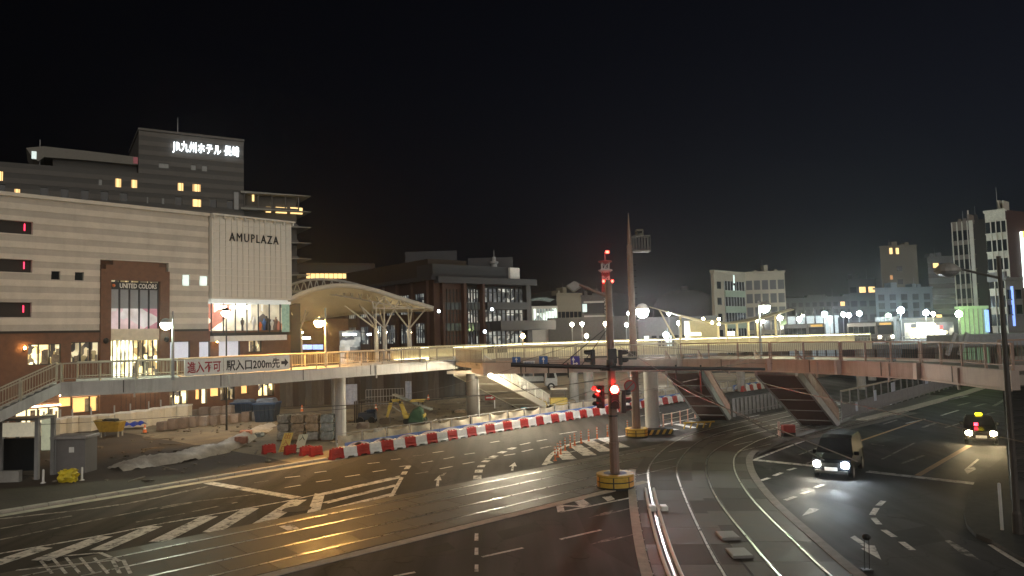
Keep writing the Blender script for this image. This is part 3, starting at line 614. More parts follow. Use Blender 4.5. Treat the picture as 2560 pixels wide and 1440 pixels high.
for q in litw:
    w = MB().fbox(HF, q[0], q[1], -.3, -.2, q[2], q[3]).build('lit_window', W_LIT, hotel)
    x = q[0] + (q[1] - q[0]) * .66; MB().fbox(HF, x - .03, x + .03, -.2, -.12, q[2], q[3]).build('mullion', DARK, w)
    cw_ = (q[1] - q[0]) * random.uniform(.12, .3); CUR = mat('room_curtain', (.5, .36, .2), .8, emit=.4, ecol=(1, .55, .22), var=.3, scale=6)
    for a_, b_ in ((q[0], q[0] + cw_), (q[1] - cw_ * .6, q[1])): MB().fbox(HF, a_ + .02, b_ - .02, -.2, -.17, q[2], q[3]).build('curtain', CUR, w)
    MB().fbox(HF, q[0], q[1], -.2, .1, q[2] - .12, q[2]).build('sill', HW, w)
DW = mat('dim_curtain_window', (.2, .2, .19), .5, emit=.05, ecol=(.5, .5, .45))
for q in dimw: MB().fbox(HF, q[0], q[1], -.3, -.2, q[2], q[3]).build('window', DW, hotel)
for q in dark_more: MB().fbox(HF, q[0], q[1], -.3, -.22, q[2], q[3]).build('window', GLASSD, hotel)
MB().fbox(HF, s1_ - .1, s2_ + .1, -16.2, .2, zt_, zt_ + .35).build('parapet', HW, hotel)
# name sign, letters giving off white light
sa, za = HF.px(432, 370); sb, zb_ = HF.px(597, 380)
SIGNW = mat('white_sign_light', (1, 1, 1), emit=2.6, ecol=(.85, .95, 1), var=0)
text('hotel_name_sign', 'JR九州ホテル', HF.w(*[(HF.px(492, 372)[0]), .35, HF.px(492, 373)[1]]), HF.u, (0, 0, 1), 2.0, SIGNW, hotel, width=HF.px(552, 376)[0] - HF.px(432, 370)[0], extrude=.08, bold=.008, space=1.1)
text('hotel_name_sign', '長崎', HF.w(HF.px(578, 379)[0], .35, HF.px(578, 379)[1]), HF.u, (0, 0, 1), 1.7, SIGNW, hotel, width=HF.px(597, 380)[0] - HF.px(560, 378)[0], extrude=.08, bold=.008, space=1.1)
# rooftop mast, curved canopy roof on the left
sm, zmst = HF.px(458, 270); MB().tube(HF.w(sm, -6, zt_), HF.w(sm, -6, zmst), .12, .04).build('mast', GREY, hotel)
pc = [HF.w(*(lambda q: (q[0], -.4, q[1]))(HF.px(x, y))) for x, y in ((65, 368), (108, 364), (220, 376), (345, 391), (345, 411), (220, 399), (110, 391), (96, 402), (80, 391))]
MB().extrude(pc, HF.n * -9).build('roof_canopy', mat('hotel_canopy', (.16, .15, .13), .7, var=.1), hotel)
c0s, c0z = HF.px(100, 400); c1s = HF.px(345, 400)[0]
MB().fbox(HF, c0s + 1.6, c1s, -10, -1.5, zm - .4, HF.px(220, 397)[1]).build('rooftop_lounge', HW2, hotel)
q = HF.rect(79, 377, 91, 396); MB().fbox(HF, q[0], q[1], -.36, -.3, q[2], q[3]).build('lounge_window', W_COOL, hotel)
sp_, zp_ = HF.px(100, 345); MB().tube(HF.w(sp_, -1, zm - 6), HF.w(sp_, -1, zp_), .06).build('roof_pole', GREY, hotel)
q = HF.rect(334, 392, 345, 408); MB().fbox(HF, q[0], q[1], -.36, -.25, q[2], q[3]).build('red_roof_light', mat('dim_red_panel', (.3, .1, .11), emit=.06, ecol=(1, .3, .35)), hotel)
# right wing with stacked balconies
WA, WB_ = HF.px(600, 500)[0], HF.px(745, 500)[0]; wz = HF.px(680, 484)[1]
MB().fbox(HF, s2_, WB_, -14, -1.0, 0, wz - .4).build('wing_wall', HW2, hotel)
fl = 2.75
for k in range(7):
    z = wz - k * fl
    sx = HF.px(775, 500)[0] if k < 5 else HF.px(772, 500)[0]
    poly = [HF.w(s2_ - .6, .6, z - .38), HF.w(sx, .6, z - .1), HF.w(sx, .6, z), HF.w(s2_ - .6, .6, z)]
    MB().extrude(poly, HF.n * -9).build('balcony_slab', mat('balcony_concrete', (.26, .25, .22), .8), hotel)
    MB().fbox(HF, s2_, WB_, -.2, .1, z - fl + .02, z - fl + .4).build('balcony_parapet', HW, hotel)
    if k == 1:
        for x0, x1, y0, y1 in ((666, 679, 516, 530), (691, 719, 517, 532), (728, 758, 518, 534)):
            q = HF.rect(x0, y0, x1, y1); MB().fbox(HF, q[0], q[1], -.6, -.4, q[2], q[3]).build('lit_window', W_LIT, hotel)
    if k == 0:
        q = HF.rect(632, 486, 637, 502); MB().fbox(HF, q[0], q[1], -.6, -.4, q[2], q[3]).build('lit_window', W_LIT, hotel)
        for x in range(5): xx = s2_ + (WB_ - s2_) * x / 4; MB().fbox(HF, xx - .08, xx + .08, .2, .4, z - fl, z - .38).build('balcony_post', HW, hotel)
MB().fbox(HF, s2_ - 1.6, s2_ - .9, -.6, .3, HF.px(600, 525)[1], HF.px(600, 482)[1]).build('vent_shaft', GREY, hotel)

# ================================================================ curved membrane canopy on branching columns
can = thing('station_canopy', tuple(D(940, 868, 93).xy) + (0,), 'white vaulted membrane canopy on branching tree-like columns before the station', 'canopy')
MEMB = mat('membrane', (.62, .55, .42), .6, var=.08, scale=.3); TUBE = mat('white_steel', (.45, .43, .38), .4, var=.08)
front = [(700, 762), (760, 732), (815, 717), (870, 714), (930, 724), (1000, 746), (1083, 771)]
back = [(700, 815), (760, 800), (815, 792), (870, 784), (930, 781), (1000, 777), (1083, 773.5)]
fc = catmull([D(x, y, 88) for x, y in front], 6); bc = catmull([D(x, y, 102) for x, y in back], 6)
n = len(fc) - 1
def shell(a, b):
    i = min(int(a * n), n - 1); f = a * n - i; p = fc[i].lerp(fc[i + 1], f); q = bc[i].lerp(bc[i + 1], f)
    r = p.lerp(q, b); r.z += math.sin(b * math.pi) * .8 * math.sin(math.pi * min(1, max(.02, a))); return tuple(r)
o = MB().grid(shell, n, 10).build('membrane_roof', MEMB, can, smooth=True)
so = o.modifiers.new('solid', 'SOLIDIFY'); so.thickness = .25
MB().path(fc, .28, 8).build('edge_beam', TUBE, can); MB().path(bc, .22, 8).build('edge_beam', TUBE, can)
# arched truss above the left half of the roof
top = catmull([D(x, y, 93) for x, y in [(715, 716), (760, 702), (800, 698), (850, 702), (900, 713), (960, 732), (1030, 752)]], 5)
low = [p - Vector((0, 0, .9 + 1.0 * math.sin(math.pi * i / (len(top) - 1)))) for i, p in enumerate(top)]
mb = MB(); mb.path(top, .17, 6).path(low, .12, 6)
for i in range(len(top) - 1):
    mb.tube(top[i] if i % 2 else low[i], low[i + 1] if i % 2 else top[i + 1], .07, .07, 5)
mb.build('arched_truss', mat('grey_steel', (.34, .33, .31), .45), can)
UPL = mat('column_uplight', (1, .85, .55), emit=70, ecol=(1, .8, .48), var=0)
for bx, by, dep, brs in [(942, 868, 93, [(862, 765, 90), (898, 762, 97), (930, 775, 100), (940, 760, 91)]), (963, 866, 90, [(905, 768, 89), (960, 742, 89), (985, 772, 90), (948, 770, 99)]), (1025, 866, 91, [(978, 765, 89), (1030, 770, 90), (1066, 770, 89.5), (1020, 772, 98)]), (752, 855, 92, [(728, 782, 90), (764, 775, 90), (770, 780, 98)])]:
    base = D(bx, by, dep); fork = D(bx - 2, 822, dep); g = Vector((base.x, base.y, 0))
    t = MB().tube(g, fork, .3, .26, 10).build('column', TUBE, can)
    for q in brs: MB().tube(fork, D(*q), .1, .08, 7).build('branch', TUBE, t)
    MB().lathe((fork.x, fork.y + .5, fork.z - .6), [(.05, 0), (.2, .05), (.22, .25), (.02, .26)], 10).build('uplight', UPL, t)
# beam lattice under the canopy front
mb = MB()
for (x0, y0, x1, y1) in [(935, 771, 1083, 771), (935, 771, 960, 742), (960, 742, 985, 771), (985, 771, 1000, 750), (1000, 750, 1030, 771), (930, 752, 935, 771)]: mb.tube(D(x0, y0, 88.5), D(x1, y1, 88.5), .08, .08, 5)
mb.build('lattice', TUBE, can)
# ================================================================ brick and glass station building
BANG = math.radians(50)
b0 = D(1094, 870, 112); BF = Face((b0.x, b0.y), BANG); LF = Face((b0.x, b0.y), BANG - math.pi / 2)   # right face, left face (runs back to the left: s positive)
stb = thing('station_building', (b0.x, b0.y, 0), 'dark brick and glass station building with brick pilasters and roof terrace', 'building')
FACB = mat('dark_fascia', (.035, .035, .04), .6, var=.1); BRK2 = mat('red_brown_brick', (.055, .027, .019), .8, var=.2, scale=2)
GL_IN = shop_mat('office_glow', [(.12, .13, .13), (.05, .055, .06), (.3, .32, .3), (.08, .085, .09), (.02, .022, .025), (.42, .42, .38)], .55, .8, 1.1)
zr = BF.px(1094, 691)[1]; sE = BF.px(1330, 700)[0]; sP = BF.px(1212, 700)[0]
MB().prism([BF.w(.4, -1.2, 0), BF.w(sE - 1.2, -1.2, 0), BF.w(sE - 3, -14, 0), BF.w(1, -14, 0)], 0, zr - 1.2).build('core', mat('core_dark', (.03, .028, .028), .8), stb)
MB().fbox(BF, -.2, sE + .3, -10, .9, zr - 1.0, zr).build('cornice', FACB, stb)
q = BF.rect(1095, 662, 1300, 690); MB().fbox(BF, q[0], q[1], -6, -1.5, zr, q[3]).build('roof_parapet', FACB, stb)
PLG = mat('plant_grey', (.055, .055, .06), .8)
for x0, x1, yt, d_ in ((1172, 1285, 644, 128), (1015, 1145, 628, 150)):
    A_, B_ = D(x0, 760, d_), D(x1, 760, d_); MB().prism([A_, B_, (B_.x * 1.05, B_.y * 1.05), (A_.x * 1.05, A_.y * 1.05)], zr - 2, D((x0 + x1) / 2, yt, d_).z).build('plant_room', PLG, stb)
pil = [(1101, 1110), (1154, 1164), (1201, 1211)]
lev = [BF.px(1150, y)[1] for y in (868, 808, 757, 694)]
for x0, x1 in pil:
    q = BF.rect(x0, 694, x1, 868); MB().fbox(BF, q[0], q[1], -1, .5, 0, zr - 1.0).build('pilaster', BRK2, stb)
spans = [(1111, 1153), (1165, 1200), (1212, 1312)]
for bi, (x0, x1) in enumerate(spans):
    for fy0, fy1 in ((722, 755), (775, 806), (828, 866)):
        q = BF.rect(x0, fy0, x1, fy1)
        w = MB().fbox(BF, q[0], q[1], -.8, -.5, q[2], q[3]).build('window', GL_IN, stb)
        nd = 5 if bi < 2 else 9; mb = MB()
        for k in range(nd + 1): x = q[0] + (q[1] - q[0]) * k / nd; mb.fbox(BF, x - .06, x + .06, -.5, -.2, q[2], q[3])
        mb.fbox(BF, q[0], q[1], -.5, -.22, q[2] + (q[3] - q[2]) * .7, q[2] + (q[3] - q[2]) * .7 + .1); mb.build('frame', BLACK, w)
    for fy0, fy1 in ((756, 774), (808, 827)):
        q = BF.rect(x0, fy0, x1, fy1); MB().fbox(BF, q[0], q[1], -.8, .0 if bi < 2 else .7, q[2], q[3]).build('spandrel', GLASSG if bi < 2 else FACB, stb)
        if bi < 2:
            for k in range(4): x = q[0] + (q[1] - q[0]) * (k + .5) / 4; MB().fbox(BF, x - .05, x + .05, 0, .1, q[2], q[3]).build('mullion', BLACK, stb)
q = BF.rect(1313, 720, 1328, 868); MB().fbox(BF, q[0], q[1], -1, .3, 0, zr - 1).build('corner_pier', FACB, stb)
q = BF.rect(1218, 803, 1352, 826); MB().fbox(BF, q[0], q[1] + .3, -2, 3.5, q[2], q[3]).build('terrace_canopy', FACB, stb)
q = BF.rect(1285, 668, 1309, 693); MB().fbox(BF, q[0], q[1], -3, -1, zr, q[3]).build('white_roof_box', WHITE, stb)
q = BF.rect(1280, 626, 1303, 668); c = BF.w((q[0] + q[1]) / 2, -6, 0)
MB().lathe((c.x, c.y, q[2] - 1.5), [(.7, 0), (.7, 1.6), (.5, 1.7), (.5, 2.6), (.75, 2.7), (.75, 3.0), (.35, 3.1), (.3, 3.8), (.06, 3.9), (.05, 5.0)], 10).build('roof_antenna', GREY, stb)
# left wing running back
lw = 30.0
MB().fbox(LF, 0, lw, .4, 20, 0, zr - 1.0).build('side_wall', BRK2, stb) if False else None
MB().fbox(LF, 0.3, lw, -.3, 6, 0, zr - .5).build('side_wall', BRK2, stb)
MB().fbox(LF, -.1, lw, -.9, 6, zr - .5, zr + .1).build('cornice', FACB, stb)
MB().fbox(LF, 3, lw, .5, 8, zr + .1, zr + 3.0).build('upper_block', mat('brown_block', (.035, .024, .018), .8), stb)
for k in range(6):
    s = 2.2 + k * 4.4
    MB().fbox(LF, s - .6, s, -.75, -.3, 0, zr - .5).build('pilaster', BRK2, stb)
    for z0, z1 in ((11.2, 14.2), (6.6, 9.6), (1.5, 5)):
        w = MB().fbox(LF, s + .5, s + 3.0, -.4, -.32, z0, z1).build('window', GL_IN, stb); mb = MB()
        for j in range(5): x = s + .5 + 2.5 * j / 4; mb.fbox(LF, x - .05, x + .05, -.5, -.4, z0, z1)
        mb.fbox(LF, s + .5, s + 3.0, -.5, -.4, z0 + 2, z0 + 2.1); mb.build('frame', BLACK, w)
for px, py, d_ in ((1212, 829, 108), (1230, 773, 111), (1097, 778, 110)):
    p = D(px, py, d_); MB().ball(tuple(p), .22, .22, 8, 6).build('terrace_lamp', mat('cool_bulb', (1, 1, 1), emit=14, ecol=(.75, .9, 1), var=0), stb)

# low brown hall with a lit strip window, left of it
bh0 = D(770, 860, 150); HB = Face((bh0.x, bh0.y), math.radians(70))
hall = thing('concourse_hall', (bh0.x, bh0.y, 0), 'long brown hall with one glowing row of orange clerestory panes', 'building')
q = HB.rect(700, 655, 940, 860); MB().fbox(HB, q[0], q[1], -3, 0, 0, HB.px(800, 657)[1]).build('wall', mat('brown_hall', (.055, .035, .026), .8), hall)
q = HB.rect(765, 684, 900, 696); nw = 12
for k in range(nw): MB().fbox(HB, q[0] + (q[1] - q[0]) * k / nw + .06, q[0] + (q[1] - q[0]) * (k + 1) / nw - .06, 0, .12, q[2], q[3]).build('lit_pane', W_LIT, hall)
q = HB.rect(880, 698, 902, 712); MB().fbox(HB, q[0], q[1], 0, .12, q[2], q[3]).build('lit_pane', mat('red_orange_pane', (.6, .15, .05), emit=.4, ecol=(1, .2, .06)), hall)
MB().fbox(HB, HB.px(730, 700)[0], HB.px(925, 700)[0], -8, 1.2, HB.px(800, 682)[1], HB.px(800, 664)[1]).build('eave_band', mat('hall_band', (.05, .045, .042), .8), hall)
# bus-stop and underpass lights beneath the canopy
und = thing('bus_concourse', tuple(D(860, 850, 128).xy) + (0,), 'glazed bus concourse with white ceiling lamps under the vaulted canopy', 'building')
UF = Face(D(760, 860, 128).xy, math.radians(80)); q = UF.rect(848, 826, 930, 870)
MB().fbox(UF, q[0], q[1], -4, 0, 0, q[3]).build('glazed_wall', GL_IN, und)
MB().fbox(UF, UF.px(735, 800)[0], UF.px(985, 800)[0], -6, -3.9, 0, UF.px(860, 795)[1]).build('rear_wall', mat('warm_brick', (.13, .065, .038), .8), und)
TUBEW = mat('cool_tube', (1, 1, 1), emit=10, ecol=(.85, .92, 1), var=0)
for px in (862, 874, 880, 886, 923, 757, 765, 771):
    p = D(px, 836 if px > 800 else 845, 124); MB().box(p.x - .3, p.x + .3, p.y - .2, p.y + .2, p.z - .15, p.z + .15).build('ceiling_lamp', TUBEW, und)
BLUEL = mat('blue_lit_board', (.3, .45, .9), emit=.9, ecol=(.4, .55, 1), var=.3, scale=1)
for k, px in enumerate((762, 775, 789, 802)):
    p = D(px, 868, 118); MB().box(p.x - .42, p.x + .36, p.y - .1, p.y, p.z - .35, p.z + .4).build('timetable_board', BLUEL, und)

# ================================================================ far buildings
def building(name, label, px0, px1, ptop, depth, ang, m, wrect=None, lit=0.1, depth_b=14, frame=True, cat='building', litm=None, winm=None, roof=True):
    o = D(px0, hz(px0), depth); F = Face(o.xy, ang); s0, _ = F.px(px0, 800); s1, _ = F.px(px1, 800); zt = F.px((px0 + px1) / 2, ptop)[1]
    t = thing(name, (o.x, o.y, 0), label, cat)
    A_, B_ = F.w(s0, 0, 0), F.w(s1, 0, 0); back = 1 + depth_b / A_.length
    MB().prism([A_, B_, B_ * back - F.u * .4, A_ * back + F.u * .4], 0, zt).build('wall', m, t)
    if roof: MB().fbox(F, s0 - .15, s1 + .15, -.8, .25, zt, zt + .4).build('parapet', m, t)
    if roof and zt > 11:
        rr_ = random.Random(int(px0)); w_ = s1 - s0
        for k in range(3):
            x = s0 + w_ * rr_.uniform(.12, .8); hh_ = rr_.uniform(.8, 2.2); MB().fbox(F, x, x + w_ * rr_.uniform(.06, .16), -4, -1.2, zt, zt + hh_).build('roof_unit', m, t)
        x = s0 + w_ * rr_.uniform(.2, .8); MB().tube(F.w(x, -2, zt), F.w(x, -2, zt + rr_.uniform(2.5, 4.5)), .08, .03, 5).build('aerial', GREY, t)
    if wrect:
        nx, nz, zlo, ww, wh = wrect; k = 0
        for j in range(nz):
            for i in range(nx):
                cx = s0 + (s1 - s0) * (i + .5) / nx; cz = zlo + (zt - zlo - 1) * (j + .5) / nz; k += 1
                l = random.random() < lit
                w = MB().fbox(F, cx - ww / 2, cx + ww / 2, 0, .06, cz - wh / 2, cz + wh / 2).build('window', (litm or W_LIT) if l else (winm or GLASSD), t)
                if frame: MB().fbox(F, cx - ww / 2 - .1, cx + ww / 2 + .1, 0, .2, cz - wh / 2 - .18, cz - wh / 2).build('sill', m, w)
    return t, F, s0, s1, zt
OFFW = mat('office_render', (.2, .172, .13), .8, var=.12, scale=.5); OFFG = mat('grey_render', (.2, .2, .2), .8, var=.12, scale=.4)
BLW = mat('bluish_render', (.26, .31, .38), .8, var=.1, scale=.4)
WHT = mat('white_render', (.55, .52, .46), .8, var=.1, scale=.4)
# terminal with curved glass roof
t, F, s0, s1, zt = building('glass_roof_terminal', 'small white terminal with rounded glass roof beside the brick station', 1330, 1395, 765, 150, math.radians(75), WHT, None, roof=False)
q = F.rect(1332, 772, 1392, 805); w = MB().fbox(F, q[0], q[1], 0, .2, q[2], q[3]).build('glazing', shop_mat('terminal_glow', [(.75, .9, .8), (.4, .5, .45), (.9, 1, .9), (.15, .18, .17)], .8, .5, .5), t)
mb = MB()
for k in range(9): x = q[0] + (q[1] - q[0]) * k / 8; mb.fbox(F, x - .08, x + .08, .2, .35, q[2], q[3])
mb.build('mullion', WHITE, w)
zc = F.px(1360, 742)[1] - zt
MB().grid(lambda a, b: tuple(F.w(s0 + (s1 - s0) * a, .8 - 6 * b, zt + zc * math.sin(math.pi * (.25 + .5 * a)) * (.75 + .25 * math.sin(b * 3.14)))), 14, 6).build('glass_roof', mat('pale_glass_roof', (.3, .36, .34), .3, emit=.06, ecol=(.7, .9, .8)), t, smooth=True)
t, F, s0, s1, zt = building('port_office', 'cream low office block with tall narrow windows and lit end stair', 1393, 1455, 737, 165, math.radians(62), mat('cream_render', (.28, .245, .18), .8, var=.1), (6, 1, 6, .9, 3.6), .0)
t, F, s0, s1, zt = building('parking_deck', 'dark open deck building with lit windows on its ground level', 1455, 1512, 742, 168, math.radians(95), mat('deck_dark', (.11, .1, .09), .8), None)
for k in range(3):
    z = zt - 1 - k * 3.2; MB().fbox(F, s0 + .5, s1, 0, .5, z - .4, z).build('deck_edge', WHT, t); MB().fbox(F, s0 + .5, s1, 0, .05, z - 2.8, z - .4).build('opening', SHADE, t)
    MB().fbox(F, s0 + .2, s0 + 1.2, .05, .3, z - 2.4, z - .6).build('lit_window', W_COOL, t)
for k in range(7): x = s0 + 3 + k * 1.7; MB().fbox(F, x, x + 1.1, .05, .3, zt - 10.3, zt - 8.6).build('lit_window', W_COOL, t)
# long low white walls and sheds behind the lit walkway
building('waterfront_shed', 'long low pale shed wall behind the traffic signal', 1370, 1620, 797, 150, math.radians(88), mat('shed_wall', (.13, .12, .105), .8), None)
t, F, s0, s1, zt = building('terminal_shed', 'pale grey shed with dark openings behind the lit walkway', 1595, 1790, 797, 140, math.radians(88), mat('shed_wall_cool', (.15, .155, .155), .8), None)
for k in range(9):
    x = s0 + 1 + k * (s1 - s0 - 2) / 9; MB().fbox(F, x, x + .9, 0, .3, 4, 6.6).build('opening', GLASSD if k % 3 else W_COOL, t)
# dome
c = D(1715, 830, 210); dm = MB(); zt_ = D(1715, 722, 210).z; rr = 9.0
dome = thing('arena_dome', (c.x, c.y, 0), 'dim rounded arena roof rising behind the pale sheds', 'building')
MB().lathe((c.x, c.y, 0), [(rr, 0), (rr, zt_ - 5.5), (rr * .95, zt_ - 4), (rr * .8, zt_ - 2.2), (rr * .5, zt_ - .7), (.4, zt_ - .1)], 24).build('shell', mat('dome_grey', (.07, .07, .065), .8), dome, smooth=True)
MB().lathe((c.x, c.y, zt_ - .2), [(1.2, 0), (1.0, .8), (.1, 1.1)], 12).build('lantern', MATS['dome_grey'], dome)
# five storey office block
t, F, s0, s1, zt = building('office_block', 'tan five storey corner office block with ribbon windows behind the winged roof', 1867, 1967, 683, 150, math.radians(97), OFFW, (5, 5, 4, 1.2, 1.9), .0, 16)
F2 = Face(F.w(s0, 0, 0).xy, math.radians(97 - 52)); sB = F2.px(1787, 760)[0]
MB().fbox(F2, sB, 0, -.6, 0, 0, zt - .3).build('side_wall', OFFW, t)
MB().fbox(F2, sB, .1, -.8, .2, zt - .3, zt + .3).build('parapet', OFFW, t)
for j in range(5):
    z = zt - 2.6 - j * 3.1; q0, q1 = F2.px(1812, 760)[0], F2.px(1862, 760)[0]
    w = MB().fbox(F2, q0, q1, 0, .08, z - .9, z + .9).build('ribbon_window', GLASSD, t); mb = MB()
    for k in range(8): x = q0 + (q1 - q0) * k / 7; mb.fbox(F2, x - .05, x + .05, .08, .16, z - .9, z + .9)
    mb.build('mullion', GREY, w)
    MB().fbox(F2, q0, q1, 0, .25, z - 2.2, z - .9).build('spandrel', mat('green_grey_spandrel', (.16, .19, .14), .6), t)
    s_ = F2.px(1799, 760)[0]; MB().fbox(F2, s_ - .7, s_ + .7, 0, .08, z - .7, z + .7).build('window', GLASSD, t)
for px, py in ((1833, 698), (1833, 724)):
    s_, z_ = F2.px(px, py); MB().fbox(F2, s_ - .2, s_ + .2, .1, .2, z_ - .8, z_ + .8).build('lit_window', W_COOL, t)
# right-hand cluster
t, F, s0, s1, zt = building('apartment_tower', 'tall plain grey tower with two lit windows near its top', 2210, 2303, 616, 240, math.radians(95), mat('tower_render', (.15, .135, .11), .9, var=.1), None)
for j in range(6): MB().fbox(F, s0 + 5, s0 + 6.6, 0, .1, zt - 8 - 4.3 * j, zt - 6.4 - 4.3 * j).build('window', GLASSD, t)
for px in (2227, 2243):
    q = F.rect(px - 4, 620, px + 4, 635); MB().fbox(F, q[0], q[1], 0, .15, q[2], q[3]).build('lit_window', W_LIT, t)
q = F.rect(2225, 688, 2232, 699); MB().fbox(F, q[0], q[1], 0, .15, q[2], q[3]).build('lit_window', mat('dim_amber', (.5, .25, .1), emit=.3, ecol=(1, .5, .2)), t)
building('blue_lit_block', 'pale bluish four storey block in front of the plain tower', 2192, 2335, 722, 185, math.radians(85), BLW, (5, 3, 9, 1.6, 1.5), .0, winm=mat('shade_glass', (.09, .1, .13), .4))
building('dark_gap_block', 'dark windowless block between the finned and the pale block', 2444, 2486, 552, 170, math.radians(95), mat('gap_dark', (.035, .032, .033), .9), None)
building('dim_block', 'dim grey block behind the unlit lamp head', 2328, 2396, 643, 250, math.radians(88), mat('dim_render', (.12, .125, .14), .9), (5, 6, 8, 2.0, 1.6), .06)
building('stepped_block', 'dim low block with stepped roof left of the plain tower', 2126, 2195, 700, 260, math.radians(90), mat('dim_render2', (.075, .08, .085), .9), (3, 3, 8, 2.2, 2), .2)
building('long_far_block', 'long dim block beyond the bus plaza lamps', 1960, 2170, 745, 280, math.radians(90), mat('dim_render3', (.05, .055, .06), .9), (12, 2, 12, 1.6, 1.6), .15)
t, F, s0, s1, zt = building('striped_tower', 'slim brown block with white vertical fins at the right', 2396, 2448, 556, 150, math.radians(138), mat('brown_render', (.2, .165, .14), .8), (4, 8, 3, 1.3, 2.0), .0)
for k in range(5): x = s0 + (s1 - s0) * k / 4; MB().fbox(F, x - (.07 if k < 4 else .6), x + .07, .0, .35, 0, zt + .3).build('fin', WHT, t)
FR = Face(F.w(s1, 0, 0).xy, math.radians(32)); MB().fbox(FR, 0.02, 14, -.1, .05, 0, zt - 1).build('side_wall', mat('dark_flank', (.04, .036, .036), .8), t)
MB().tube(F.w((s0 + s1) / 2, -4, zt), F.w((s0 + s1) / 2, -4, zt + 3), .15).build('mast', WHT, t)
t, F, s0, s1, zt = building('tall_white_block', 'pale narrow-windowed block at the right edge', 2480, 2532, 528, 125, math.radians(140), mat('pale_render', (.48, .45, .39), .8), (4, 7, 3, .7, 1.9), .0)
for k in range(4): x = s0 + (s1 - s0) * (k + .5) / 4; MB().fbox(F, x + .4, x + .5, .0, .3, 2, zt - 1.5).build('fin', WHT, t)
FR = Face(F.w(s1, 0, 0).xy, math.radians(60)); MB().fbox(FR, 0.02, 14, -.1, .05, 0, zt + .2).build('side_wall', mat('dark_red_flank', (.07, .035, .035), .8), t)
q = FR.rect(2548, 580, 2560, 720); MB().fbox(FR, q[0], q[1] + 1, 0, .5, q[2], q[3]).build('vertical_sign', mat('lit_sign_white', (1, 1, .95), emit=1.6, ecol=(.85, 1, .95), var=.3, scale=1.5), t)
q = FR.rect(2548, 580, 2560, 596); MB().fbox(FR, q[0], q[1] + 1, .5, .6, q[2], q[3]).build('sign_top', mat('lit_sign_yellow', (1, .8, .1), emit=1.6, ecol=(1, .75, .08), var=0), t)
t, F, s0, s1, zt = building('blue_edge_shop', 'narrow shopfront block with blue lit vertical sign near the right edge', 2520, 2560, 700, 110, math.radians(70), mat('shop_render', (.16, .15, .15), .8), (2, 2, 8, 1.2, 1.4), .0)
q = F.rect(2526, 716, 2533, 815); MB().fbox(F, q[0], q[1], 0, .4, q[2], q[3]).build('blue_sign', mat('lit_blue', (.2, .35, 1), emit=1.0, ecol=(.25, .4, 1), var=.2), t)
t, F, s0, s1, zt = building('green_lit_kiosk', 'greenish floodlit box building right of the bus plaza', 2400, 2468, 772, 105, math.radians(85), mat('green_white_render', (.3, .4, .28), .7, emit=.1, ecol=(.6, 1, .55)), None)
for k in range(7): x = s0 + (s1 - s0) * k / 6; MB().fbox(F, x - .05, x + .05, 0, .12, 0, zt).build('panel_joint', GREY, t)
q = F.rect(2461, 775, 2470, 830); MB().fbox(F, q[0], q[1], .0, .4, q[2], q[3]).build('blue_sign', MATS['lit_blue'], t)
# storefronts and walls round the raised plaza
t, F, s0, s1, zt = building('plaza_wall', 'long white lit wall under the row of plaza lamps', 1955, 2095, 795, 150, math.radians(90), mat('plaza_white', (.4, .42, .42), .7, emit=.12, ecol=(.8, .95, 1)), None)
for k in range(6): x = s0 + (s1 - s0) * (k + .5) / 6; MB().fbox(F, x - .12, x + .12, .1, .35, 0, zt + 2).build('pillar', DARK, t)
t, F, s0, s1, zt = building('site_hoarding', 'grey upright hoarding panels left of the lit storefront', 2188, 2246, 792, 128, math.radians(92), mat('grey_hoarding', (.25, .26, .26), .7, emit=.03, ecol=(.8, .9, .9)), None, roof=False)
for k in range(8): x = s0 + (s1 - s0) * k / 7; MB().fbox(F, x - .06, x + .06, 0, .15, 0, zt).build('panel_rib', GREY, t)
t, F, s0, s1, zt = building('lit_storefront', 'low glowing storefront with white sign strips beyond the bridge', 2250, 2395, 800, 126, math.radians(92), mat('storefront_dark', (.09, .09, .085), .7), None)
q = F.rect(2260, 806, 2385, 845); w = MB().fbox(F, q[0], q[1], 0, .1, q[2], q[3]).build('shop_window', shop_mat('storefront_glow', [(1, .95, .75), (.3, .28, .22), (.8, .85, .9), (.1, .1, .1), (.9, .75, .4), (.05, .05, .05)], 1.1, .7, .35), t)
for x0, x1 in ((2283, 2318), (2322, 2340), (2342, 2362)): r_ = F.rect(x0, 826, x1, 844); MB().fbox(F, r_[0], r_[1], .1, .4, r_[2], r_[3]).build('sign_panel', mat('sign_strip', (.9, .85, .7), emit=.8, ecol=(1, .93, .75), var=.2), t)
r_ = F.rect(2346, 814, 2354, 824); MB().fbox(F, r_[0], r_[1], .1, .4, r_[2], r_[3]).build('red_sign', mat('lit_red_sign', (1, .1, .1), emit=1.5, ecol=(1, .05, .05), var=0), t)
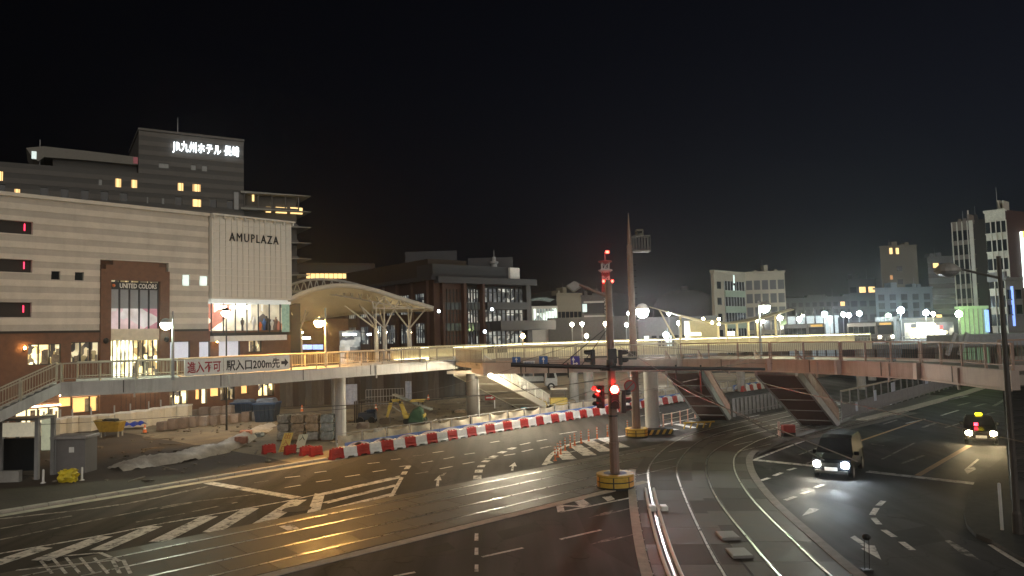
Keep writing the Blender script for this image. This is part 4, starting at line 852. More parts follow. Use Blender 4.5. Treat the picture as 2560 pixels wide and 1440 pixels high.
# radio tower, red and white, far on the hill
rt = D(1518, 800, 420); ztop = D(1518, 632, 420).z; k_ = 420 / 1850
tower = thing('radio_tower', (rt.x, rt.y, 0), 'distant red and white radio tower with red warning lights behind the signal pole', 'tower')
RW = mat('tower_red', (.35, .06, .05), .6, emit=.02, ecol=(1, .1, .08)); WW = mat('tower_white', (.5, .48, .46), .6, emit=.02, ecol=(1, .9, .8))
zz_ = lambda y: D(1518, y, 420).z
for y0, y1, w0, w1, m in ((800, 740, 13, 10, WW), (740, 705, 10, 8, RW), (705, 690, 8, 8, WW), (690, 678, 8, 8, RW), (678, 655, 8, 9, WW)):
    mb = MB(); a0, a1, r0, r1 = zz_(y0), zz_(y1), w0 * k_ , w1 * k_
    n_ = max(1, round((a1 - a0) / (2 * r0)))
    for sx in (-1, 1):
        for sy in (-1, 1): mb.tube((rt.x + sx * r0, rt.y + sy * r0, a0), (rt.x + sx * r1, rt.y + sy * r1, a1), .3, .3, 5)
    for k in range(n_):
        za, zb2 = a0 + (a1 - a0) * k / n_, a0 + (a1 - a0) * (k + 1) / n_; ra = r0 + (r1 - r0) * k / n_
        for sy in (-1, 1):
            mb.tube((rt.x - ra, rt.y + sy * ra, za), (rt.x + ra, rt.y + sy * ra, zb2), .18, .18, 4).tube((rt.x + ra, rt.y + sy * ra, za), (rt.x - ra, rt.y + sy * ra, zb2), .18, .18, 4).tube((rt.x - ra, rt.y + sy * ra, za), (rt.x + ra, rt.y + sy * ra, za), .2, .2, 4)
    mb.build('lattice_section', m, tower)
for y, r in ((677, 18), (655, 17)): MB().lathe((rt.x, rt.y, zz_(y)), [(r * k_ * .55, -1), (r * k_, 0), (r * k_, .6), (r * k_ * .9, .7)], 12).build('platform', RW if y == 655 else WW, tower)
MB().tube((rt.x, rt.y, zz_(655)), (rt.x, rt.y, zz_(630)), .35, .15).build('mast', RW, tower)
REDL = mat('red_warning_light', (1, .1, .05), emit=22, ecol=(1, .03, .02), var=0)
for px, py in ((1516.5, 630), (1520, 630), (1509, 703), (1531, 703)): p = D(px, py, 417); MB().ball(tuple(p), .62, .8, 8, 6).build('warning_light', REDL, tower)
# hill
MB().grid(lambda a, b: ((a - .5) * 1200 + 40, 330 + 420 * b, -.5 + 46 * math.exp(-((a - .5) * 3.2) ** 2) * math.sin(b * 1.57) * (1 + .12 * math.sin(a * 40))), 60, 10).build('hill', mat('hill_dark', (.012, .014, .013), .95), kind='structure', smooth=True)
# ================================================================ footbridge
GIRD = mat('girder_paint', (.47, .45, .425), .6, var=.14, scale=.8); GIRP = mat('girder_peach', (.4, .32, .28), .6, var=.15, scale=.8); dirty(GIRD, .45, 3, .3, (.12, .09, .07)); dirty(GIRP, .45, 3, .3, (.13, .08, .06))
RAILP = mat('railing_paint', (.36, .32, .25), .5, var=.1); RAILR = mat('railing_brown', (.3, .2, .16), .5, var=.1)
DECKM = mat('deck_paving', (.2, .18, .16), .8, var=.15)
UNDER = mat('bridge_underside', (.33, .29, .25), .8, var=.12)
ZD, ZG, ZR = 5.25, 4.7, 6.42
bridge = thing('footbridge', (-12.9, 54.7, 0), 'long pale pedestrian bridge crossing the street on round piers', 'footbridge')
def railing(a, b, parent, m, z0=None, h=1.1, pitch=.14, post=2.0, name='railing', zb=None, lower=.18, slope=True):
    """posts, top and bottom rails, and a mesh of slim upright bars between a and b (deck points)"""
    a = Vector(a); b = Vector(b); L = (b - a).length; n = max(1, round(L / post)); up = Vector((0, 0, 1))
    r = MB().beam(a + up * h, b + up * h, .09, .07).build('handrail', m, parent)
    MB().beam(a + up * lower, b + up * lower, .05, .05).build('bottom_rail', m, parent)
    for k in range(n + 1):
        p = a.lerp(b, k / n); MB().beam(p, p + up * h, .08, .08).build('railing_post', m, parent)
    bars = MB(); k = int(L / pitch)
    for i in range(1, k):
        p = a.lerp(b, i / k); bars.add([tuple(p + Vector((-.012, 0, lower))), tuple(p + Vector((.012, 0, lower))), tuple(p + Vector((.012, 0, h - .05))), tuple(p + Vector((-.012, 0, h - .05)))], [(0, 1, 2, 3)])
        bars.add([tuple(p + Vector((0, -.012, lower))), tuple(p + Vector((0, .012, lower))), tuple(p + Vector((0, .012, h - .05))), tuple(p + Vector((0, -.012, h - .05)))], [(0, 1, 2, 3)])
    bars.build('baluster', m, parent, kind='stuff', recalc=False)
def deck_span(a, b, w, parent, gm, rm, zg=ZG, zd=ZD, far=True, near=True, cope=True):
    """front edge runs a -> b (plan); the deck lies to the left of it"""
    a = Vector((*a, 0)); b = Vector((*b, 0)); d = (b - a).normalized(); n = Vector((-d.y, d.x, 0)); L = (b - a).length; F = Face(a.xy, math.atan2(d.x, d.y))
    MB().fbox(F, 0, L, -w + .3, -.3, zg + .18, zd).build('deck', UNDER, parent)
    MB().fbox(F, 0, L, -w + .35, -.32, zd, zd + .03).build('paving', DECKM, parent)
    MB().fbox(F, 0, L, -.3, 0, zg, zd + .18).build('girder', gm, parent)
    MB().fbox(F, 0, L, -w, -w + .3, zg, zd + .18).build('girder', gm, parent)
    for k in range(int(L // 6) + 1):
        s = 3 + k * 6
        if s < L: MB().fbox(F, s - .03, s + .03, 0, .02, zg + .02, zd + .16).build('splice_plate', mat('plate_dark', (.1, .085, .075), .6), parent)
        if s < L and k % 2 == 0: MB().fbox(F, s + .5, s + .58, 0, .08, zg - .25, zd + .1).build('drain_pipe', gm, parent)
    MB().fbox(F, 0, L, -.02, .08, zg - .04, zg + .03).build('bottom_flange', gm, parent)
    if near: railing(F.w(.05, -.12, zd + .18), F.w(L - .05, -.12, zd + .18), parent, rm, h=ZR - zd - .18)
    if far: railing(F.w(.05, -w + .15, zd + .18), F.w(L - .05, -w + .15, zd + .18), parent, rm, h=ZR - zd - .18, pitch=.2)
    return F, L
# left arm along the station road
Q = [P(152, 990, ZG), P(431, 977, ZG), P(700, 956, ZG), P(941, 933, ZG), P(1138, 921, ZG)]
A1, LEN1 = deck_span(Q[0].xy, Q[1].xy, 4.0, bridge, GIRD, RAILP)
q1, q4 = Q[1], Q[4]
A2, LEN2 = deck_span(q1.xy, q4.xy, 4.0, bridge, GIRD, RAILP)
# crossing arm over the street and tram tracks, bending towards the right
X = [P(1208, 934, ZG), P(1440, 930, ZG), P(1700, 925, ZG), P(1925, 928, ZG), P(2100, 935, ZG), P(2300, 947, ZG), P(2530, 976, ZG)]
xs = [p.xy for p in X]
for i in range(len(xs) - 1): deck_span(xs[i], xs[i + 1], 4.0, bridge, GIRP, RAILR if i > 1 else RAILP, near=True, far=i < 2)
MB().beam((xs[0][0] + .15, xs[0][1] + .3, 4.98), (xs[0][0] - 1.0, xs[0][1] + 6, 4.98), .3, .9).build('end_girder', GIRP, bridge)
for p in X[1:-1]: MB().box(p.x - .2, p.x + .2, p.y - .12, p.y + .2, ZG - .02, ZD + .2).build('joint_cover', GIRP, bridge)
# meeting deck between the two arms
node = [(xs[0][0] + .1, xs[0][1] + .4), (xs[0][0] + 5, xs[0][1] + 4), (4, 66), (-6, 67), (q4.x, q4.y)]
MB().prism(node, ZG + .22, ZD + .01).build('meeting_deck', UNDER, bridge)
railing((q4.x + .1, q4.y - .1, ZD - .1), (xs[0][0] - .1, xs[0][1] + .6, ZD - .1), bridge, RAILP, h=1.15)
MB().prism([(q4.x - 4.5, q4.y - 6.2), (q4.x + .3, q4.y - .3), (xs[0][0] - .4, xs[0][1] + 4), (xs[0][0] - 3.2, xs[0][1] + 2.5)], ZG + .05, ZG + .3).build('soffit_panel', mat('lit_soffit', (.6, .58, .5), .6), bridge) if False else None
# stair flight going down on the far left
st0 = Vector((*Q[0].xy, ZD)); st1 = Vector((-31.5, 34.8, 1.0))
def flight(a, b, w, parent, m_str, m_under, m_rail, side=1, steps=24, rail=True, solid=False):
    a = Vector(a); b = Vector(b); d = b - a; L = Vector((d.x, d.y, 0)).length; h = Vector((d.x, d.y, 0)).normalized(); n = Vector((-h.y, h.x, 0)) * side
    for off in (0, w):
        p, q = a + n * off, b + n * off
        MB().extrude([p + Vector((0, 0, .12)), q + Vector((0, 0, .12)), q - Vector((0, 0, .46)), p - Vector((0, 0, .46))], n * (.16 if off == 0 else -.16)).build('stringer', m_str, parent)
    c = n * .16
    MB().hexa([a + c - Vector((0, 0, .44)), a + n * (w - .16) - Vector((0, 0, .44)), b + n * (w - .16) - Vector((0, 0, .44)), b + c - Vector((0, 0, .44)), a + c - Vector((0, 0, .36)), a + n * (w - .16) - Vector((0, 0, .36)), b + n * (w - .16) - Vector((0, 0, .36)), b + c - Vector((0, 0, .36))]).build('soffit', m_under, parent)
    for k in range(1, 5):
        p = a.lerp(b, k / 5) - Vector((0, 0, .45)); MB().beam(p + n * .18, p + n * (w - .18), .1, .05).build('soffit_joint', m_str, parent)
    for i in range(steps):
        p = a.lerp(b, (i + .5) / steps); k = h * (L / steps * .5)
        r = abs(d.z) / steps; MB().hexa([p - k + c + Vector((0, 0, -.1 - r)), p + k + c + Vector((0, 0, -.1 - r)), p + k + n * (w - .16) + Vector((0, 0, -.1 - r)), p - k + n * (w - .16) + Vector((0, 0, -.1 - r)), p - k + c + Vector((0, 0, 0)), p + k + c, p + k + n * (w - .16), p - k + n * (w - .16)]).build('step', CONC, parent)
    if rail:
        for off in (.08, w - .08): railing(a + n * off + Vector((0, 0, .1)), b + n * off + Vector((0, 0, .1)), parent, m_rail, h=1.05, post=1.8)
flight(st0 + Vector((0, 0, .05)), st1, 3.8, bridge, GIRD, UNDER, RAILP, side=-1)
# white stair down to the site, from the meeting deck
WST = mat('stair_white', (.62, .58, .48), .5, var=.08)
flight((-2.3, 60.2, 4.55), (3.4, 72.8, .3), 3.0, bridge, WST, mat('stair_soffit', (.36, .32, .26), .8), mat('stair_rail_white', (.68, .66, .6), .5), side=1, steps=26)
MB().prism([(-5.5, 60.6), (-2.1, 59.6), (-.6, 63), (-4.6, 64.6)], 4.3, 4.55).build('landing', UNDER, bridge)
# two stairs down to the tram stop
BRN = mat('stair_soffit_brown', (.2, .115, .09), .8, var=.12)
def tram_stair(top, foot, w):
    flight(top, foot, w, bridge, mat('stringer_grey', (.55, .54, .53), .55), BRN, RAILR, side=1, steps=28)
s1t = Vector((X[2].x + 1.7, X[2].y + 1.5, 4.75)); s1b = Vector((*P(1828, 1047).xy, .05)); s2t = Vector((X[3].x + 2.0, X[3].y + .9, 4.75)); s2b = Vector((*P(2100, 1062).xy, .05))
tram_stair(s1t, s1b, 2.4); tram_stair(s2t, s2b, 2.6)
# piers
def pier(px, py, ztop, r, m, parent, dx=0):
    p = P(px, py); return MB().lathe((p.x + dx, p.y, 0), [(r, 0), (r, ztop * .62), (r * 1.02, ztop * .622), (r, ztop * .64), (r, ztop)], 18).build('pier', m, parent, smooth=False)
WPIER = dirty(mat('pier_paint', (.5, .49, .47), .6, var=.1, scale=1), .4)
pier(852, 1103, ZG + .2, .4, WPIER, bridge); p = P(836, 1098); MB().tube((p.x, p.y, 0), (p.x, p.y, ZG + .2), .17, .17, 10).build('drain_pipe', WPIER, bridge)
pier(1183, 1065, ZG + .2, .5, DARK, bridge); pier(1632, 1080, ZG + .2, .52, WPIER, bridge)
p = P(1197, 1063); MB().tube((p.x, p.y, 0), (p.x, p.y, ZG + .2), .1, .1, 8).build('drain_pipe', GREY, bridge)
pb = P(1640, 1085); stripes = MB()
base = MB().prism([(pb.x - 1.6, pb.y - .6), (pb.x + 1.2, pb.y - .2), (pb.x + 1.4, pb.y + 1.2), (pb.x - 1.4, pb.y + 1.0)], 0, .34).build('pier_base', mat('base_black', (.03, .03, .03), .6), bridge)
for k in range(6):
    x = pb.x - 1.5 + k * .46; y = pb.y - .6 + (x - pb.x + 1.6) * .143 - .012; MB().add([(x, y, .01), (x + .2, y + .028, .01), (x + .4, y + .057, .345), (x + .2, y + .028, .345)], [(0, 1, 2, 3)]).build('warning_stripe', YELLOW, base)
# concrete stair tower at the right end of the bridge
twp = thing('stair_tower', (22, 32, 0), 'grey concrete stair tower with louvred side at the right edge', 'stair tower')
MB().prism([D(2508, 1000, 30).xy, D(2516, 1000, 37).xy, D(2680, 1000, 37).xy, D(2680, 1000, 30).xy], 0, 5.2).build('wall', mat('tower_concrete', (.06, .058, .056), .85), twp)
MB().prism([D(2503, 1000, 29.6).xy, D(2512, 1000, 37.3).xy, D(2690, 1000, 37.3).xy, D(2690, 1000, 29.6).xy], 5.2, 5.5).build('landing', GIRP, twp)
for k in range(16):
    z = 1.0 + k * .24; MB().beam((D(2514, 1000, 29.9).x, 29.9, z), (D(2600, 1000, 29.9).x, 29.9, z), .14, .1).build('louvre_slat', DARK, twp)
railing((D(2506, 1000, 29.8).x, 29.8, 5.5), (D(2600, 1000, 29.8).x, 29.8, 5.5), twp, RAILR, h=1.0)
# ---- banner on the railing
ban = thing('banner', tuple(A2.w(8, .1, 5.4)), 'white banner lettered in red and black hung on the bridge railing', 'banner')
bz0 = 5.48
def bpanel(x0, x1, mcol, body, wpad, h=.62):
    y = 920; s0 = A2.px(x0, y)[0]; s1 = A2.px(x1, y)[0]; arr = 0.0
    MB().fbox(A2, s0, s1, .06, .085, bz0, bz0 + .92).build('cloth', WPLAST, ban)
    if '200m' in body:
        arr = .62; e = s1 - .1; MB().add([tuple(A2.w(s_, .092, bz0 + z_)) for s_, z_ in ((e - .55, .36), (e - .28, .36), (e - .28, .18), (e, .46), (e - .28, .74), (e - .28, .56), (e - .55, .56))], [tuple(range(7))]).build('arrow', mcol, ban, recalc=False)
    text('lettering', body, A2.w((s0 + s1 - arr) / 2, .095, bz0 + .46), A2.u, (0, 0, 1), h, mcol, ban, width=(s1 - s0 - arr) * wpad, extrude=.004, bold=.02)
bpanel(459, 556, mat('banner_red', (.35, .02, .03), .6, var=0), '進入不可', .86, .66); bpanel(558, 722, mat('banner_black', (.015, .012, .015), .6, var=0), '駅入口200m先', .93, .66)
MB().box(0, 0, 0, 0, 0, 0) if False else None

# ================================================================ rear lit walkway with winged roof
LEDM = mat('handrail_led', (1, .95, .6), emit=7, ecol=(1, .9, .55), var=0); LITW = mat('walkway_cream', (.6, .55, .38), .55, var=.1)
walk = thing('lit_walkway', (6.5, 77, 0), 'brightly lit cream walkway with glowing handrails behind the footbridge', 'walkway')
WK = [(-7.5, 66.0), (1.0, 77.5), (19, 84.5), (40, 83)]
for i in range(3):
    a, b = Vector((*WK[i], 0)), Vector((*WK[i + 1], 0)); d = (b - a).normalized(); F = Face(a.xy, math.atan2(d.x, d.y)); L = (b - a).length
    MB().fbox(F, 0, L, -5, 0, 4.7, 5.3).build('deck', LITW, walk)
    MB().fbox(F, 0, L, -.06, .08, 5.3, 5.62).build('parapet', LITW, walk)
    for tt in (-.06, -4.9):
        railing(F.w(.05, tt, 5.3), F.w(L - .05, tt, 5.3), walk, LITW, h=1.15, pitch=.16 if tt > -1 else .22, post=2.5)
        if True: MB().fbox(F, .1, L - .1, tt - .12, tt - .07, 6.33, 6.36).build('handrail_light', LEDM, walk)
        MB().fbox(F, .1, L - .1, tt + (.3 if tt < -1 else -.45), tt + (.34 if tt < -1 else -.4), 5.34, 5.4).build('foot_light', LEDM, walk)
    MB().fbox(F, .1, L, -4.85, -4.8, 5.33, 6.2).build('glass_screen', mat('cream_screen', (.55, .5, .34), .5, var=.2, scale=.5), walk)
for px in (1437, 1475): p = P(px, 1010); MB().lathe((p.x, p.y + .5, 0), [(.5, 0), (.5, 4.75)], 14).build('pier', CONC, walk)
for px, d_ in ((1700, 88), (1850, 88), (2020, 87), (2150, 86)): p = D(px, 900, d_); MB().lathe((p.x, p.y, 0), [(.5, 0), (.5, 4.75)], 14).build('pier', CONC, walk)
wing = thing('winged_roof', tuple(D(1810, 840, 88).xy) + (5.3,), 'cream butterfly roof on slim posts over the lit walkway', 'canopy')
ridge = [(1628, 768), (1700, 786), (1760, 800), (1810, 808), (1860, 805), (1910, 794), (1985, 773)]
rc = catmull([D(x, y, 85.5) for x, y in ridge], 5); n_ = len(rc) - 1
def wingf(a, b):
    i = min(int(a * n_), n_ - 1); f = a * n_ - i; p = rc[i].lerp(rc[i + 1], f); wdt = 5.5 * (.15 + .85 * math.sin(math.pi * min(.98, max(.02, a)))); p = Vector(p); p.y += wdt * b; p.z += .15 * b; return tuple(p)
o = MB().grid(wingf, n_, 6).build('roof', LITW, wing, smooth=True); so = o.modifiers.new('s', 'SOLIDIFY'); so.thickness = .1
for px, y in ((1700, 786), (1795, 808), (1815, 808), (1842, 806), (1870, 803), (1893, 798), (1938, 787)):
    p = D(px, y, 88); MB().tube((p.x, p.y, 5.3), (p.x, p.y, p.z), .14, .14, 8).build('post', LITW, wing)
a, b = D(1648, 774, 86), D(1688, 848, 86); MB().beam(a, b, .16, .16).build('raking_strut', LITW, wing)
BULB = mat('warm_roof_lamp', (1, .9, .6), emit=55, ecol=(1, .85, .5), var=0)
for px, py in ((1758, 795), (1780, 804), (1797, 795), (1797, 807), (1893, 800), (1908, 801)):
    p = D(px, py, 86.5); MB().ball((p.x, p.y, p.z - .12), .17, .17, 8, 6).build('ceiling_lamp', BULB, wing)
q0, q1 = D(1713, 836, 90), D(1752, 835, 90); MB().beam(q0, q1, .2, .35).build('lit_sign_box', mat('lit_cream_sign', (1, .95, .7), emit=4, ecol=(1, .93, .6), var=.1), wing)
for px in (1822, 1831): p = D(px, 834, 90); MB().box(p.x - .25, p.x + .25, p.y - .1, p.y + .1, p.z - .25, p.z + .25).build('lit_sign_box', MATS['lit_cream_sign'], wing)
# lift shaft / kiosk on the walkway
p = D(1770, 830, 92); MB().box(p.x - 2.2, p.x + 1.2, p.y, p.y + 3, 5.3, D(1770, 800, 92).z).build('kiosk', LITW, wing)

MB().prism([(50, 72), (56, 66), (70, 70), (72, 84), (54, 84)], 4.4, 5.3).build('pale_deck', mat('pale_deck', (.3, .3, .31), .8), None, 'pale elevated deck meeting the bridge at the far right', 'deck') if False else None
# ================================================================ raised bus plaza on the right, behind the bridge
plz = thing('bus_plaza_deck', (70, 110, 0), 'raised concrete bus plaza behind the right half of the footbridge', 'deck')
MB().prism([(44, 97), (62, 92), (110, 98), (120, 150), (46, 150)], 4.2, 4.8).build('slab', DKCONC, plz)
for (a, b) in (((44, 97), (62, 92)), ((62, 92), (100, 97))): railing((*a, 4.8), (*b, 4.8), plz, GREY, h=1.0, pitch=.4)
A_, B_ = D(2398, 850, 76), D(2640, 850, 76); MB().prism([A_.xy, B_.xy, (B_.x, B_.y + 6), (A_.x, A_.y + 6)], D(2400, 866, 76).z, D(2400, 838, 76).z).build('pale_deck_edge', mat('pale_deck', (.24, .24, .26), .8), plz)
for x0, x1 in ((2368, 2388), (2398, 2418)): MB().beam(D(x0, 888, 74), D(x1, 832, 74), .35, .3).build('sloping_strut', mat('strut_grey', (.3, .3, .32), .6), plz)
for x, y in ((48, 100), (56, 98), (66, 97), (78, 99), (92, 102)): MB().lathe((x, y, 0), [(.5, 0), (.5, 4.2)], 12).build('pier', CONC, plz)
# ================================================================ poles, signals, lamps
def disc(mb, c, nrm, r, n=14, off=0.0):
    nrm = Vector(nrm).normalized(); x = nrm.cross(Vector((0, 0, 1))).normalized(); y = nrm.cross(x); c = Vector(c) + nrm * off
    return mb.add([tuple(c + x * (r * math.cos(2 * math.pi * i / n)) + y * (r * math.sin(2 * math.pi * i / n))) for i in range(n)], [tuple(range(n))])
LENSR = mat('red_lens_lit', (1, .1, .1), emit=380, ecol=(1, .012, .009), var=0); LENSD = mat('lens_dark', (.03, .02, .015), .2, var=0)
LENSRS = mat('red_lens_side', (1, .1, .1), emit=120, ecol=(1, .016, .012), var=0)
def signal_head(parent, c, nrm, lit=None, n=3, r=.15, visor=.28, lm=None):
    nrm = Vector(nrm).normalized(); x = nrm.cross(Vector((0, 0, 1))).normalized(); up = Vector((0, 0, 1)); c = Vector(c)
    hh = n * .36 / 2; b = MB(); h = b.hexa([c - x * .21 - up * hh - nrm * .2, c + x * .21 - up * hh - nrm * .2, c + x * .21 - up * hh, c - x * .21 - up * hh, c - x * .21 + up * hh - nrm * .2, c + x * .21 + up * hh - nrm * .2, c + x * .21 + up * hh, c - x * .21 + up * hh]).build('signal_head', BLACK, parent, bevel=.03)
    for k in range(n):
        p = c + up * (hh - .18 - .36 * k)
        disc(MB(), p, nrm, r, 16, .012).build('lens', (lm or LENSR) if lit == k else LENSD, h, recalc=False)
        v = MB(); m = 10
        ring = [(math.cos(a), math.sin(a)) for a in [math.pi * (-.12 + 1.24 * i / m) for i in range(m + 1)]]
        vs = [p + x * (q[0] * (r + .03)) + up * (q[1] * (r + .03)) for q in ring]; ve = [w_ + nrm * (visor * (1 if i not in (0, m) else .6)) for i, w_ in enumerate(vs)]
        v.add([tuple(a) for a in vs + ve], [(i, i + 1, m + 2 + i, m + 1 + i) for i in range(m)]); v.build('visor', BLACK, h, recalc=False)
    return h
def drum(parent, c, r, h):
    d = MB().lathe((c.x, c.y, 0), [(r + .05, 0), (r + .05, .06), (r, .07), (r, h - .06), (r - .05, h), (.3, h + .01)], 24).build('guard_drum', mat('drum_black', (.025, .024, .022), .6), parent)
    for k in range(7):
        for z0, z1 in ((.1, h * .46), (h * .54, h - .1)):
            mb = MB(); a0 = 2 * math.pi * (k + .04) / 7; a1 = 2 * math.pi * (k + .96) / 7
            vs = []
            for i in range(6):
                a = a0 + (a1 - a0) * i / 5; vs += [(c.x + (r + .015) * math.cos(a), c.y + (r + .015) * math.sin(a), z0), (c.x + (r + .015) * math.cos(a), c.y + (r + .015) * math.sin(a), z1)]
            mb.add(vs, [(2 * i, 2 * i + 2, 2 * i + 3, 2 * i + 1) for i in range(5)]); mb.build('reflective_panel', YELLOW if k % 3 else mat('amber_panel', (.6, .27, .04), .45, var=.15), d)
    MB().lathe((c.x, c.y, h - .08), [(r + .03, 0), (r + .03, .08), (r - .06, .085)], 24).build('rim', YELLOW, d)
# ---- traffic signal pole in the median
sp = P(1539, 1218); spz = D(1522, 700, sp.y).z
sig = thing('traffic_signal_pole', (sp.x, sp.y, 0), 'brown pole with glowing red traffic signal standing in a yellow drum', 'traffic signal')
MB().lathe((sp.x, sp.y, 0), [(.23, 0), (.22, 2.0), (.24, 2.0), (.24, 2.08), (.21, 2.1), (.19, 6.2), (.15, spz)], 10).build('pole', BRASS, sig)
for z in (2.0, 3.3, 5.6): MB().lathe((sp.x, sp.y, z), [(.235, 0), (.235, .07)], 10).build('band', DARK, sig)
drum(sig, sp, .85, .66)
tocam = Vector((-sp.x, -sp.y, 0)).normalized(); side = Vector((tocam.y, -tocam.x, 0))      # side = viewer's left
right = -side
hc = D(1537, 992, sp.y - .35)
signal_head(sig, (hc.x, hc.y, hc.z - .02), tocam, 0, 3, .18)
lc = D(1497, 992, sp.y - .1); signal_head(sig, (lc.x, lc.y, lc.z), (side * .8 + tocam * .75), 0, 3, .14, lm=LENSRS)
rc_ = D(1562, 1003, sp.y); signal_head(sig, tuple(rc_), (right * .95 - tocam * .3), 0, 3, .14, lm=LENSRS)
for px in (1497, 1562): q = D(px, 985, sp.y); MB().beam(q, (sp.x, sp.y, q.z), .06, .06).build('head_bracket', DARK, sig)
for px, py, dr in ((1476, 893, side + tocam * .2), (1556, 893, right), (1531, 890, -tocam)):
    q = D(px, py, sp.y); signal_head(sig, tuple(q), dr, None, 2, .13); MB().beam(q, (sp.x, sp.y, q.z), .06, .06).build('head_bracket', DARK, sig)
pl = (D(1536, 912, sp.y)); MB().lathe((sp.x, sp.y, pl.z - .25), [(.55, 0), (.5, .12), (.25, .2), (.22, .5)], 14).build('collar', DARK, sig)
# bracket arm for the tram wires
aL, aR = D(1277, 912, sp.y), D(1912, 923, sp.y)
MB().tube(aL, (sp.x, sp.y, D(1536, 919, sp.y).z), .1, .11, 10).tube((sp.x, sp.y, D(1536, 919, sp.y).z), aR, .11, .07, 10).build('bracket_arm', DARK, sig)
for px in (1302, 1371, 1420, 1690, 1752): q = D(px, 915 + (px - 1277) * .015, sp.y); MB().tube(q + Vector((0, 0, .18)), q - Vector((0, 0, .5)), .045, .03, 6).build('insulator', DARK, sig)
q = D(1752, 940, sp.y); MB().tube(q + Vector((0, 0, .2)), q - Vector((0, 0, .8)), .06, .02, 6).build('wire_hanger', DARK, sig)
for px in (1400, 1452): q = D(px, 916, sp.y); MB().tube(q, (sp.x, sp.y, q.z + 1.9), .02, .02, 4).build('stay_wire', DARK, sig)
# unlit street light on top
la = D(1537, 742, sp.y); lb = D(1448, 712, sp.y); MB().tube((sp.x, sp.y, la.z), lb, .09, .05, 8).build('lamp_arm', BRASS, sig)
h = MB(); c = D(1436, 716, sp.y); h.extrude([D(1414, 715, sp.y), D(1436, 701, sp.y), D(1457, 714, sp.y), D(1434, 731, sp.y)], Vector((.05, .45, .0))).build('lamp_housing', mat('lamp_shell', (.3, .29, .27), .4), sig, bevel=.05)
# red light thrown by the right-hand and rear signals onto the bridge
rl = bpy.data.lights.new('red_signal_light', 'SPOT'); rl.energy = 400; rl.color = (1, .09, .06); rl.spot_size = math.radians(95); rl.spot_blend = 1; rl.shadow_soft_size = .15
ro = bpy.data.objects.new('red_signal_light', rl); COL.objects.link(ro); ro.parent = sig; ro.location = rc_ + right * .45 + Vector((0, 0, .3)) - Vector((sp.x, sp.y, 0))
ro.rotation_euler = (Vector((17, 40, 5.2)) - rc_).to_track_quat('-Z', 'Y').to_euler()
rl2 = bpy.data.lights.new('red_signal_front', 'SPOT'); rl2.energy = 30; rl2.color = (1, .06, .04); rl2.spot_size = math.radians(150); rl2.spot_blend = 1; rl2.shadow_soft_size = .15
ro2 = bpy.data.objects.new('red_signal_front', rl2); COL.objects.link(ro2); ro2.parent = sig; ro2.location = hc + tocam * .4 + Vector((0, 0, .36)) - Vector((sp.x, sp.y, 0)); ro2.rotation_euler = (-tocam).to_track_quat('Z', 'Y').to_euler()
# ---- tall tapered mast with a service basket
mp_ = P(1592, 1092); mz = D(1570, 533, mp_.y).z
mast = thing('camera_mast', (mp_.x, mp_.y, 0), 'tall tapered brown mast with pointed tip and service basket', 'mast')
MB().lathe((mp_.x, mp_.y, 0), [(.3, 0), (.29, 3), (.25, 8), (.2, mz - 2.3), (.12, mz - 2.25), (.16, mz - 2.1), (.02, mz)], 10).build('pole', BRASS, mast)
drum(mast, mp_, .75, .6)
b0_, b1_ = D(1580, 628, mp_.y).z, D(1580, 592, mp_.y).z; bx0, bx1 = mp_.x + .2, D(1623, 610, mp_.y).x
bk = MB(); bk.beam((bx0, mp_.y - .4, b0_), (bx1, mp_.y - .4, b0_), .06, .06).beam((bx0, mp_.y + .4, b0_), (bx1, mp_.y + .4, b0_), .06, .06).beam((bx0, mp_.y - .4, b1_), (bx1, mp_.y - .4, b1_), .05, .05).beam((bx0, mp_.y + .4, b1_), (bx1, mp_.y + .4, b1_), .05, .05)
for k in range(7):
    x = bx0 + (bx1 - bx0) * k / 6
    for y in (-.4, .4): bk.beam((x, mp_.y + y, b0_), (x, mp_.y + y, b1_), .035, .035)
bk.beam((bx1, mp_.y - .4, b0_), (bx1, mp_.y + .4, b0_), .05, .05).beam((bx1, mp_.y - .4, b1_), (bx1, mp_.y + .4, b1_), .05, .05); bk.build('basket_rail', mat('basket_dark', (.13, .12, .11), .5), mast)
MB().box(bx0, bx1, mp_.y - .42, mp_.y + .42, b0_ - .08, b0_ - .02).build('basket_floor', MATS['basket_dark'], mast)
cb_ = D(1598, 585, mp_.y); MB().box(cb_.x - .22, cb_.x + .28, mp_.y - .2, mp_.y + .3, b1_, cb_.z + .35).build('camera_housing', mat('olive_box', (.09, .085, .06), .6), mast, bevel=.05)
MB().tube((cb_.x + .1, mp_.y - .1, cb_.z + .1), (cb_.x - .3, mp_.y - .5, cb_.z), .14, .12, 10).build('camera_lens', DARK, mast)
for k in range(26): z = 2 + k * .4; MB().beam((mp_.x + .18, mp_.y, z), (mp_.x + .4, mp_.y, z), .025, .025).build('climbing_rung', DARK, mast)
q = D(1580, 900, mp_.y - .3); MB().box(q.x - .28, q.x + .3, q.y - .2, q.y + .1, D(1580, 918, mp_.y).z, D(1580, 878, mp_.y).z).build('control_box', DARK, mast)
